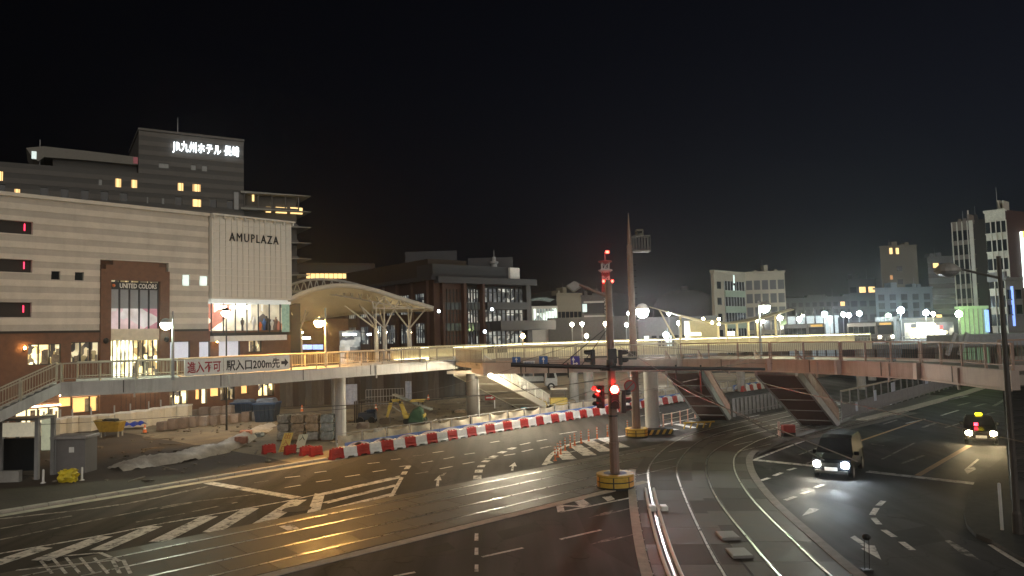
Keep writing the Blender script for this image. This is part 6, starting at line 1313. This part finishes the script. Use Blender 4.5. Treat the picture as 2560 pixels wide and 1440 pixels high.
a, b = P(300, 1078), P(370, 1072); MB().grid(lambda u_, v_: (a.x + (b.x - a.x) * u_, a.y + 1.2 * v_, .45 + .25 * math.sin(v_ * 3.1) + .06 * math.sin(u_ * 17) + .05 * math.sin(u_ * 7 + v_ * 5)), 20, 8).build('blue_sheet', mat('blue_tarp', (.02, .05, .35), .5, var=.2, bump=.5, bscale=6), None, 'crumpled bright blue sheet lying by the grey bundles', 'tarpaulin', smooth=True)
md = [P(x, y) for x, y in ((300, 1182), (400, 1165), (500, 1150), (580, 1128), (640, 1095), (690, 1068))]; mdc = catmull(md, 8)
def mound(u_, v_):
    i = min(int(u_ * (len(mdc) - 1)), len(mdc) - 2); f = u_ * (len(mdc) - 1) - i; p = mdc[i].lerp(mdc[i + 1], f); r = random.Random(int(u_ * 500) * 91 + int(v_ * 90))
    w_ = 2.4; hgt = (.1 + .55 * math.sin(math.pi * v_) ** .7) * (.4 + .6 * math.sin(math.pi * min(1, u_ * 1.05)) ** .5)
    return (p.x - (v_ - .2) * w_ * .75, p.y + (v_ - .2) * w_ * .6, hgt + r.uniform(-.06, .06) + .1 * math.sin(u_ * 23 + v_ * 7))
MB().grid(mound, 70, 10).build('sheeted_mound', mat('white_sheeting', (.42, .38, .32), .6, var=.35, scale=1.2, bump=.6, bscale=5), None, 'long low mound under crumpled white sheeting beside the kerb', 'mound', smooth=True)
for px, py, m, lab in ((612, 1102, 'salmon', 'salmon sandbag, farther of two on the white sheeting'), (600, 1120, 'salmon', 'salmon sandbag, nearer of two on the white sheeting')):
    p = P(px, py); lumpy(MB(), p.x - .4, p.x + .4, p.y, p.y + .5, .3, .75, .06).build('sandbag', mat('salmon_bag', (.5, .24, .17), .7, var=.2), None, lab, 'sandbag', smooth=True)
# lettered boards leaning at the barriers
def board(px0, px1, yt, yb, m, tm, body, lab):
    p = P((px0 + px1) / 2 - 4, yb); y = p.y; a, b = D(px0, yb, y), D(px1 - 8, yb, y); top = D(px0 + 12, yt, y + .35); w = 22 * y / FPX
    t = thing('lettered_board', (p.x, y, .08), lab, 'sign'); lo = Vector((p.x, y, .1)); hi = Vector((p.x + .3, y + .35, top.z)); X_ = Vector((1, .1, 0)).normalized() * (w / 2)
    q = [lo - X_, lo + X_, hi + X_, hi - X_]; nrm = (q[1] - q[0]).cross(q[3] - q[0]).normalized()
    MB().extrude(q, -nrm * .05).build('board', m, t)
    MB().beam(hi - Vector((0, 0, .1)), (hi.x, hi.y + .5, .1), .05, .05).build('strut', GREY, t)
    up = (hi - lo).normalized(); n_ = len(body)
    for i, ch in enumerate(body): text('lettering', ch, lo + (hi - lo) * (.82 - .66 * i / max(1, n_ - 1)) + nrm * .01, X_, up, .36, tm, t, width=.36, extrude=.003, bold=.015)
board(700, 722, 1082, 1134, mat('board_yellow', (.62, .44, .1), .6, var=.1), mat('board_orange', (.45, .16, .03), .6, var=0), '出入口', 'yellow board with orange characters leaning before the pallets')
board(736, 760, 1086, 1139, mat('board_pale', (.52, .5, .36), .6, var=.1), mat('board_black', (.05, .05, .04), .6, var=0), '入口', 'pale board with dark characters leaning before the pallets')
# glass-sided shelter and grey cabinet at far left
p = P(48, 1205); t = thing('shelter', (p.x, p.y, .1), 'grey framed shelter with white sign box at the left edge', 'shelter'); y = p.y
L_, R_ = D(2, 1200, y).x, D(92, 1200, y).x; ztop_ = D(48, 1052, y).z
for x in (L_, R_): MB().box(x - .1, x + .1, y - .1, y + .1, 0, ztop_).box(x - .1, x + .1, y + 1.3, y + 1.5, 0, ztop_).build('post', GREY, t)
MB().box(L_ - .1, R_ + .1, y - .1, y + 1.5, ztop_, ztop_ + .12).build('roof', GREY, t); MB().box(L_ + .12, R_ - .12, y, y + .04, .6, ztop_ - .95).build('glass_panel', GLASSD, t)
MB().box(L_ + .15, R_ - .15, y - .15, y + .1, ztop_ - .85, ztop_ - .1).build('sign_box', mat('cream_sign_box', (.7, .64, .5), .5, emit=.18, ecol=(1, .9, .65)), t)
MB().box(L_ - .3, R_ - .6, y - .6, y - .3, .1, .7).build('base_block', CONC, t)
p = P(172, 1190); t = thing('utility_cabinet', (p.x, p.y, .1), 'large grey utility cabinet with overhanging lid and white label', 'cabinet'); y = p.y; w = 80 * y / FPX; zc = D(172, 1098, y).z
MB().box(p.x - w / 2, p.x + w / 2, y, y + 1.2, .1, zc).build('body', mat('cabinet_grey', (.19, .18, .18), .5, var=.1), t); MB().box(p.x - w / 2 - .12, p.x + w / 2 + .12, y - .15, y + 1.3, zc, zc + .2).build('lid', mat('lid_grey', (.34, .32, .31), .5), t, bevel=.04)
MB().box(p.x + .0, p.x + .28, y - .02, y, zc - .75, zc - .45).build('label_plate', WPLAST, t); MB().box(p.x - w / 2 + .04, p.x - w / 2 + .2, y - .05, y, .1, zc).build('corner_trim', GREY, t)
p = P(165, 1212); lumpy(MB(), p.x - .45, p.x + .4, p.y, p.y + .4, .1, .75, .12).build('yellow_bag', mat('yellow_bag', (.7, .55, .04), .5, var=.25, scale=4), None, 'crumpled yellow bag at the foot of the grey cabinet', 'bag')
for px, py, lab in ((108, 1212, 'small white post left of the yellow bag'), (205, 1206, 'small white post right of the yellow bag')):
    p = P(px, py); MB().lathe((p.x, p.y, .08), [(.13, 0), (.13, .04), (.06, .08), (.05, .7), (.02, .74)], 10).build('marker_post', WPLAST, None, lab, 'post')
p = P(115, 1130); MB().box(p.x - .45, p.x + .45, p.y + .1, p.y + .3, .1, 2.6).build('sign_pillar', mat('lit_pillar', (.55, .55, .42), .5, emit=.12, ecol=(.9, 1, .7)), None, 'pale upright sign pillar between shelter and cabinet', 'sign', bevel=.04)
# cones and small site signs
cone = thing('traffic_cone', (0, 0, 0), 'x', 'traffic cone', 'traffic cones on the site')
MB().lathe((0, 0, 0), [(.06, .05), (.17, .06), (.05, .62), (.03, .7)], 10).build('body', ORANGE, cone); MB().box(-.2, .2, -.2, .2, 0, .05).build('foot', BLACK, cone); MB().lathe((0, 0, .32), [(.115, 0), (.09, .13)], 10).build('band', WPLAST, cone)
for i, (px, py, lab) in enumerate([(940, 1030, 'cone just left of the excavator boom'), (1071, 1004, 'cone standing far back under the bridge'), (755, 1032, 'cone lying in the dark yard left of the pier'), (362, 1086, 'cone at the left end of the front bundle row')]):
    p = P(px, py); o = cone if i == 0 else copy_tree(cone); o.location = (p.x, p.y, .1); o['label'] = lab
p = P(1236, 1024); t = thing('arrow_sign', (p.x, p.y, .1), 'red arrow board on a white stand near the dark pier', 'sign'); MB().box(p.x - .9, p.x + .1, p.y - .03, p.y + .03, .95, 1.45).build('panel', RED, t)
MB().add([(p.x - .8, p.y - .04, 1.14), (p.x - .3, p.y - .04, 1.14), (p.x - .3, p.y - .04, 1.05), (p.x - .0, p.y - .04, 1.2), (p.x - .3, p.y - .04, 1.35), (p.x - .3, p.y - .04, 1.26), (p.x - .8, p.y - .04, 1.26)], [tuple(range(7))]).build('arrow', WPLAST, t); MB().box(p.x - .0, p.x + .08, p.y, p.y + .08, .1, 1.0).build('leg', WPLAST, t)
p = P(1311, 1026); MB().ball((p.x, p.y, .45), .42, .4, 12, 8).build('blue_cover', mat('sky_blue_sheet', (.15, .42, .6), .5), None, 'small sky blue cover by the foot of the white stair', 'cover')
p = P(1302, 1022); MB().box(p.x - .9, p.x + .2, p.y + .8, p.y + 1.6, .05, 1.5).build('site_box', mat('brown_box', (.05, .035, .03), .7), None, 'dark box under the white stair', 'box', bevel=.03)
# second small digger arm by the stair foot
p = P(1370, 1026); t = thing('digger', (p.x, p.y, .05), 'small yellow digger beside the foot of the white stair', 'excavator'); yy = p.y
K_ = [D(x, y, yy) for x, y in ((1336, 1016), (1340, 1006), (1352, 998), (1360, 1003), (1366, 1018))]
MB().beam(K_[0], K_[1], .2, .28).beam(K_[1], K_[2], .2, .28).build('dipper_arm', EY, t); MB().beam(K_[2], K_[3], .22, .3).beam(K_[3], K_[4], .24, .34).build('boom', EY, t)
MB().box(p.x + .2, p.x + 1.9, yy - .5, yy + .8, .5, 1.2).build('body', EY, t, bevel=.1); 
for y_ in (-.5, .7): MB().beam((p.x - .2, yy + y_, .25), (p.x + 2, yy + y_, .25), .3, .4).build('crawler_track', BLACK, t, bevel=.1)
for x in (.4, 1.7): MB().beam((p.x + x, yy, 1.2), (p.x + x, yy, 2.0), .05, .05).build('roof_post', DARK, t)
MB().box(p.x + .3, p.x + 1.9, yy - .5, yy + .6, 2.0, 2.08).build('roof', CREAM, t)
# bars of the temporary fence far under the bridge
t = thing('mesh_gate', tuple(P(940, 985)), 'pale mesh gate at the back of the yard under the bridge', 'gate'); g0 = P(915, 1016); g1 = P(1010, 1011)
for k in range(14): p = g0.lerp(g1, k / 13); MB().tube(p, p + Vector((0, 0, 1.8)), .025, .025, 5).build('bar', GREY, t)
for z in (.2, 1.0, 1.8): MB().tube(g0 + Vector((0, 0, z)), g1 + Vector((0, 0, z)), .03, .03, 5).build('rail', GREY, t)
t = thing('hoarding', tuple(P(1000, 968)), 'dark plank hoarding closing the yard behind the excavator', 'hoarding'); h0 = P(700, 1022); h1 = P(1190, 990)
for k in range(34):
    a, b = h0.lerp(h1, k / 34), h0.lerp(h1, (k + .97) / 34); MB().beam(a + Vector((0, 0, 1.95)), b + Vector((0, 0, 1.95)), .06, 3.9).build('panel', dirty(mat('hoarding_%d' % (k * 7 % 5), [(.07, .058, .046), (.05, .042, .035), (.09, .075, .065), (.06, .06, .06), (.045, .03, .024)][k * 7 % 5], .8)), t)
for px0, px1, py, lab in ((862, 893, 1018, 'bluish white sheet hanging behind the double pier'), (1015, 1030, 1008, 'small bluish sheet post farther right under the bridge')):
    a, b = P(px0, py), P(px1, py); MB().grid(lambda u_, v_: (a.x + (b.x - a.x) * u_, a.y - .4 + .08 * math.sin(u_ * 14), .3 + 2.2 * v_), 12, 3).build('hanging_sheet', mat('bluish_sheet', (.3, .33, .42), .7, var=.2), None, lab, 'sheet', smooth=True)
# rubble and offcuts strewn over the site
rb = MB(); rr_ = random.Random(11)
for i in range(420):
    s_, t_ = rr_.uniform(-14, 40), rr_.uniform(1.8, 26); q = ROAD.w(s_, -t_, .08); k_ = rr_.choice((.06, .1, .14, .2)); d_ = Vector((rr_.uniform(-1, 1), rr_.uniform(-1, 1), 0)).normalized()
    if i % 4: rb.ball((q.x, q.y, q.z + k_ * .3), k_, k_ * .6, 6, 4)
    else: rb.beam(q, q + d_ * rr_.uniform(.6, 2.2) + Vector((0, 0, rr_.uniform(0, .15))), .1, .08)
rb.build('site_rubble', mat('rubble', (.16, .135, .105), .9, var=.5, scale=1), None, 'small rubble and offcuts strewn over the site', 'rubble', kind='stuff')
for i, (px, py, w_, h_, m_, lab) in enumerate([(905, 1075, .9, .5, BUN, 'grey sack heap in front of the forklift'), (945, 1085, .7, .35, WRAP[0], 'pale sack heap between forklift and fence'), (1110, 1040, 1.4, .4, SAND, 'low sand heap right of the excavator'), (1150, 1035, 1.0, .3, WRAP[1], 'buff sack heap left of the dark pier'), (1290, 1040, 1.2, .45, SAND, 'sand heap before the white stair'), (1420, 1015, 1.6, .5, SAND, 'sand heap beyond the white stair foot'), (640, 1098, .8, .4, WRAP[2], 'grey green sack heap left of the pallets'), (560, 1062, 1.1, .5, BUN2, 'pale heap behind the front bundle row')]):
    p = P(px, py); lumpy(MB(), p.x - w_ / 2, p.x + w_ / 2, p.y, p.y + w_ * .8, .05, .05 + h_, .08).build('sack_heap', m_, None, lab, 'heap', smooth=True)
# plank leaning by the excavator
MB().beam(D(985, 986, 68), D(1078, 1024, 66), .5, .12).build('steel_plank', mat('plank_grey', (.26, .27, .25), .5), None, 'long grey steel plank sloping down behind the excavator', 'plank')

# ================================================================ vehicles
def car(name, label, loc, head, L, W, H, body, kind='van', taxi=False, lit=True, hl=(1, .95, .85), hl2=None, glow=1.0):
    """built nose towards -Y, then turned so that the nose points along head"""
    t = thing(name, (0, 0, 0), label, 'car')
    if kind == 'van': prof = [(-L / 2 + .05, .3), (-L / 2, .5), (-L / 2 + .02, .78), (-L / 2 + .12, .95), (-L / 2 + .85, 1.1), (-L / 2 + 1.55, H - .12), (-L / 2 + 2.0, H), (L / 2 - .4, H), (L / 2 - .08, H - .2), (L / 2, 1.0), (L / 2 - .02, .4), (L / 2 - .1, .3)]
    else: prof = [(-L / 2 + .05, .3), (-L / 2, .5), (-L / 2 + .03, .72), (-L / 2 + .15, .84), (-L / 2 + 1.25, .98), (-L / 2 + 1.95, H - .06), (-L / 2 + 2.4, H), (L / 2 - 1.5, H), (L / 2 - .7, 1.02), (L / 2 - .05, .95), (L / 2, .5), (L / 2 - .1, .3)]
    vs = []; n = len(prof); cols = [(-1, 0), (-.93, 1), (-.5, 1), (.5, 1), (.93, 1), (1, 0)]
    def hw(z): return W / 2 * (1 - .2 * max(0, (z - .95) / (H - .95)) ** 1.2 - (.04 if z < .35 else 0))
    for c_, _ in cols:
        for y, z in prof:
            nose = 1 - .06 * abs(c_) ** 3
            vs.append((c_ * hw(z), y * (nose if abs(c_) > .9 else 1), z + (.03 if abs(c_) < .6 and z > 1 else 0)))
    fs = []
    for k in range(len(cols) - 1):
        for i in range(n): j = (i + 1) % n; fs.append((k * n + i, k * n + j, (k + 1) * n + j, (k + 1) * n + i))
    fs += [tuple(range(n)), tuple(range((len(cols) - 1) * n, len(cols) * n))]
    MB().add(vs, fs).build('body', body, t, bevel=.03)
    # windscreen, side windows
    i0 = 4; (y0, z0), (y1, z1) = prof[4], prof[5]
    def on(f): return y0 + (y1 - y0) * f, z0 + (z1 - z0) * f
    a, b = on(.08), on(.94); MB().add([(-hw(a[1]) * .86, a[0] - .035, a[1] + .04), (hw(a[1]) * .86, a[0] - .035, a[1] + .04), (hw(b[1]) * .84, b[0] - .035, b[1] + .04), (-hw(b[1]) * .84, b[0] - .035, b[1] + .04)], [(0, 1, 2, 3)]).build('windscreen', GLASSD, t)
    ye = L / 2 - (.5 if kind == 'van' else 1.1); ys = y0 + .55
    for sx in (-1, 1):
        zl, zh = 1.06, H - .16
        for k in range(2 if kind != 'van' else 3):
            m_ = 2 if kind != 'van' else 3; ya, yb = ys + (ye - ys) * k / m_ + .04, ys + (ye - ys) * (k + 1) / m_ - .04; yt = ya + (.38 if k == 0 else 0); yt2 = yb - (.3 if k == m_ - 1 and kind != 'van' else 0)
            MB().add([(sx * (hw(zl) + .012), ya, zl), (sx * (hw(zl) + .012), yb, zl), (sx * (hw(zh) + .012), yt2, zh), (sx * (hw(zh) + .012), yt, zh)], [(0, 1, 2, 3)]).build('side_window', mat('tinted_side_glass', (.008, .008, .009), .3, var=0, spec=.03), t)
        MB().box(sx * W / 2 - .02 if sx > 0 else -W / 2 - .2, sx * W / 2 + .2 if sx > 0 else -W / 2 + .02, y0 + .45, y0 + .6, 1.0, 1.18).build('door_mirror', body, t, bevel=.03)
        for yy_ in (-L / 2 + .8, L / 2 - .8):
            w_ = MB().tube((sx * (W / 2 - .2), yy_, .32), (sx * (W / 2 + .01), yy_, .32), .32, .32, 18).build('wheel', BLACK, t); MB().tube((sx * (W / 2 + .0), yy_, .32), (sx * (W / 2 + .02), yy_, .32), .2, .2, 12).build('rim', GREY, w_)
        col = hl if sx < 0 or hl2 is None else hl2
        MB().ball((sx * (W / 2 - .24), -L / 2 + .06, .7), .19, .15, 12, 8).build('headlight', mat('headlight_%s_%d' % (label[:6], sx), col, emit=130 * glow, ecol=col, var=0) if lit else GREY, t)
        MB().box(sx * (W / 2 - .3) - .14, sx * (W / 2 - .3) + .14, L / 2 - .03, L / 2 + .03, .75, .95).build('tail_light', RED, t)
        if lit:
            ld = bpy.data.lights.new('headlight_beam', 'SPOT'); ld.energy = 650 * glow; ld.color = col; ld.spot_size = math.radians(32); ld.spot_blend = .8; ld.shadow_soft_size = .08
            lo = bpy.data.objects.new('headlight_beam', ld); COL.objects.link(lo); lo.parent = t; lo.location = (sx * (W / 2 - .24), -L / 2 - .12, .7); lo.rotation_euler = Vector((0, -1, -.1)).to_track_quat('-Z', 'Y').to_euler()
    MB().box(-.28, .28, -L / 2 - .02, -L / 2 + .03, .42, .58).build('number_plate', WPLAST, t)
    MB().box(-W * .3, W * .3, -L / 2 - .012, -L / 2 + .05, .62, .78).build('grille', BLACK, t)
    MB().box(-W * .42, W * .42, -L / 2 - .03, -L / 2 + .1, .3, .42).build('bumper', DARK, t)
    if taxi:
        r = MB().box(-.2, .2, -.2, .05, H + .02, H + .2).build('roof_sign', mat('taxi_yellow', (1, .85, .05), emit=2.2, ecol=(1, .8, .02), var=0), t, bevel=.06)
    ang = math.atan2(-head[0], head[1]) + math.pi
    t.location = loc; t.rotation_euler = (0, 0, ang); return t
c1 = P(2112, 1200); van = car('van', 'dark van with blazing headlights approaching the stop line', (c1.x + .6, c1.y + 1.9, .01), (-.55, -.835), 4.3, 1.72, 1.86, mat('van_paint', (.012, .013, .016), .35, var=0, spec=.04), 'van', False, True, (1, .93, .75), (.8, .92, 1), 1.3)
c2 = P(2470, 1114); tx = car('taxi', 'dark taxi with yellow roof light waiting at the right', (c2.x + .8, c2.y + 2.0, .01), (-.5, -.866), 4.5, 1.7, 1.5, mat('taxi_paint', (.015, .014, .014), .25, var=0), 'sedan', True, True, (1, .78, .42), None, .9)
MB().box(-.3, -.1, -1.2, -1.1, 1.02, 1.2).build('meter_light', mat('meter_red', (1, .05, .08), emit=6, ecol=(1, .03, .06), var=0), tx)
# buses on the raised plaza
def bus(label, px, py, depth, col):
    p = D(px, py, depth); z0 = 4.82; t = thing('bus', (p.x, p.y, z0), label, 'bus', 'buses on the raised plaza'); x, y = p.x, p.y; W = 2.4
    MB().box(x - W / 2, x + W / 2, y, y + 9, z0 + .35, z0 + 3.0).build('body', col, t, bevel=.12); MB().box(x - W / 2 + .15, x + W / 2 - .15, y - .03, y + .05, z0 + 1.25, z0 + 2.5).build('windscreen', GLASSD, t)
    MB().box(x - .8, x + .8, y - .04, y + .04, z0 + 2.55, z0 + 2.85).build('destination_board', mat('bus_board', (.3, .2, .08), emit=.5, ecol=(1, .6, .15)), t)
    for s in (-1, 1):
        MB().ball((x + s * .88, y - .05, p.z), .2, .2, 10, 6).build('headlight', mat('bus_headlight', (1, .95, .7), emit=28, ecol=(1, .9, .6), var=0), t)
        for yy_ in (1.8, 6.8): MB().tube((x + s * 1.0, y + yy_, z0 + .45), (x + s * 1.22, y + yy_, z0 + .45), .45, .45, 14).build('wheel', BLACK, t)
    for k in range(5):
        MB().box(x - W / 2 - .02, x - W / 2 + .02, y + .6 + k * 1.6, y + 2.0 + k * 1.6, z0 + 1.35, z0 + 2.4).build('side_window', GLASSD, t)
bus('grey bus with twin warm headlights, left on the raised plaza', 2043, 848, 100, mat('bus_grey', (.2, .19, .18), .4)); bus('dark bus with twin warm headlights, right on the raised plaza', 2215, 842, 101, mat('bus_dark', (.1, .09, .09), .4))
# red tail lights / white truck parked behind the stair
tk = D(1355, 960, 98); t = thing('truck', (tk.x, tk.y, .05), 'white tipper truck parked in the dark beyond the white stair', 'truck'); x, y = tk.x, tk.y; TW = mat('truck_white', (.5, .5, .5), .4)
MB().extrude([Vector((x + .4, y, .6)), Vector((x + 2.0, y, .6)), Vector((x + 2.05, y, 1.5)), Vector((x + 1.75, y, 2.6)), Vector((x + .5, y, 2.6)), Vector((x + .4, y, 1.5))], (0, 1.9, 0)).build('cab', TW, t, bevel=.05)
MB().add([(x + .7, y - .02, 1.6), (x + 1.75, y - .02, 1.6), (x + 1.55, y - .02, 2.4), (x + .7, y - .02, 2.4)], [(0, 1, 2, 3)]).build('side_window', GLASSD, t)
MB().box(x - 3.2, x + .25, y - .05, y + 1.95, 1.0, 1.25).build('bed_floor', DARK, t); MB().box(x - 3.2, x + .25, y - .06, y, 1.25, 1.8).build('bed_side', GREY, t); MB().box(x - 3.2, x + .25, y + 1.9, y + 1.96, 1.25, 1.8).build('bed_side', GREY, t)
for xx in (-2.3, 1.2):
    for yy_ in (0, 1.9): w_ = MB().tube((x + xx, y + yy_ - .1, .5), (x + xx, y + yy_ + .1, .5), .48, .48, 16).build('wheel', BLACK, t); MB().tube((x + xx, y + yy_ - .13, .5), (x + xx, y + yy_ - .1, .5), .25, .25, 12).build('rim', WPLAST, w_)

# ================================================================ tram stop fence and small things on the right
fn = thing('tram_stop_fence', tuple(P(2105, 1052)), 'dark upright-bar fence with pinned notices along the tram stop', 'fence'); f0a, f1a = P(2106, 1054), P(2400, 963)
FB = mat('fence_bar', (.13, .12, .12), .5)
LN = (f1a - f0a).length; nP = int(LN / 2)
for k in range(nP + 1): p = f0a.lerp(f1a, k / nP); MB().beam(p, p + Vector((0, 0, 2.3)), .1, .1).build('post', FB, fn)
for z in (.35, 1.25): MB().beam(f0a + Vector((0, 0, z)), f1a + Vector((0, 0, z)), .05, .05).build('rail', FB, fn)
MB().beam(f0a + Vector((0, 0, 2.3)), f1a + Vector((0, 0, 2.3)), .12, .12).build('top_rail', mat('fence_top', (.4, .33, .25), .6), fn)
for k in range(int(LN / .32)): p = f0a.lerp(f1a, (k + .5) / int(LN / .32)); MB().beam(p + Vector((0, 0, .2)), p + Vector((0, 0, 1.25)), .1, .03).build('slat', mat('fence_slat', (.15, .14, .14), .6), fn)
for f, w, z0, z1 in ((.2, .7, .9, 1.8), (.33, 1.1, 1.3, 2.1), (.62, 1.2, 1.2, 2.1), (.74, 2.2, 1.4, 2.6), (.08, .5, .5, 1.2)):
    p = f0a.lerp(f1a, f); d_ = (f1a - f0a).normalized(); MB().beam(p - d_ * w / 2 + Vector((.06, -.06, (z0 + z1) / 2)), p + d_ * w / 2 + Vector((.06, -.06, (z0 + z1) / 2)), .02, z1 - z0).build('notice_sheet', mat('notice', (.45, .47, .55), .6, var=.1), fn)
f2 = thing('tram_stop_fence', tuple(P(1840, 1040)), 'short upright-bar fence between the two brown stairs', 'fence'); a, b = P(1836, 1042), P(1960, 1018)
for k in range(14): p = a.lerp(b, k / 13); MB().beam(p, p + Vector((0, 0, 1.5)), .22, .04).build('slat', MATS['fence_slat'], f2)
for z in (.3, 1.5): MB().beam(a + Vector((0, 0, z)), b + Vector((0, 0, z)), .06, .06).build('rail', FB, f2)
p = P(1962, 1096); t = thing('red_stop_box', (p.x, p.y, .1), 'red box beside a pale pink post at the end of the tram platform', 'box'); MB().box(p.x - .05, p.x + .75, p.y, p.y + .5, .35, .85).build('box', mat('dull_red', (.3, .05, .04), .6), t, bevel=.03); MB().tube((p.x - .35, p.y, .1), (p.x - .35, p.y, 1.1), .09, .09, 8).build('post', mat('pink_white', (.6, .45, .42), .5), t); MB().box(p.x - .05, p.x + .75, p.y + .05, p.y + .45, .1, .35).build('plinth', DARK, t)
p = P(1740, 1072); t = thing('yellow_guard', tuple(p), 'low yellow striped guard near the first brown stair', 'guard')
for k in range(5): MB().tube((p.x - .9 + k * .5, p.y + .1 * k, .02), (p.x - .75 + k * .5, p.y + .1 * k, .45), .05, .05, 6).build('bar', YELLOW, t)
MB().tube((p.x - .9, p.y, .45), (p.x + 1.5, p.y + .4, .45), .06, .06, 6).build('rail', YELLOW, t)
# white guard pipes with a joint box along the first rail of the curve
gp = thing('guard_pipes', tuple(P(1642, 1275)), 'pair of white cable pipes with joint box beside the first curved rail', 'cable pipes')
r1 = [p for p in offset2(T1, -.72) if 12 < p.y < 34.5]
for o_ in (-.2, .17): MB().path([Vector((p.x, p.y, .1)) for p in offset2(r1, o_)], .06, 8).build('pipe', WPLAST, gp)
jb = P(1638, 1278); MB().box(jb.x - .28, jb.x + .02, jb.y - .2, jb.y + .22, .02, .26).box(jb.x + .22, jb.x + .5, jb.y - .2, jb.y + .22, .02, .22).build('joint_box', WPLAST, gp, bevel=.03)
# metal plates between the rails
for (x0, y0), lab in (((1820, 1345), 'far one of two raised grey plates between the curved tracks'), ((1848, 1389), 'near one of two raised grey plates between the curved tracks')):
    p = P(x0, y0); MB().box(p.x - .32, p.x + .32, p.y - .45, p.y + .45, .03, .13).build('cover_plate', mat('plate_grey', (.22, .21, .2), .5), None, lab, 'plate', bevel=.02)
p = P(2168, 1428); t = thing('tram_point_indicator', (p.x, p.y, 0), 'black round indicator on two thin legs beside the tracks', 'indicator'); c = D(2166, 1342, p.y)
MB().ball(tuple(c), .12, .1, 10, 8).build('head', BLACK, t); 
for x in (-.07, .07): MB().tube((p.x + x, p.y, 0), (c.x + x, c.y, c.z), .012, .012, 6).build('leg', DARK, t)
MB().box(p.x - .15, p.x + .15, p.y - .1, p.y + .1, 0, .06).build('foot', DARK, t)
# slim white guard post on the dark pavement corner
p = P(2492, 1330); MB().lathe((p.x, p.y - .3, .1), [(.05, 0), (.05, 1.6), (.03, 1.63)], 10).build('white_post', WPLAST, None, 'slim white guard post on the dark pavement corner at the right', 'post')

# ================================================================ added volume standing in for lens bloom: gives the lamps their halos
hz_box = MB().box(-700, 700, -150, 900, -1.1, 75)
hzm = bpy.data.materials.new('bloom_haze'); hzm.use_nodes = True; nt = hzm.node_tree; nt.nodes.remove(nt.nodes['Principled BSDF'])
pv = nt.nodes.new('ShaderNodeVolumePrincipled'); pv.inputs['Color'].default_value = (.9, .92, .95, 1); pv.inputs['Density'].default_value = .00036; pv.inputs['Anisotropy'].default_value = .9
nt.links.new(pv.outputs[0], nt.nodes['Material Output'].inputs['Volume'])
hz_box.build('bloom_haze', hzm, kind='stuff')
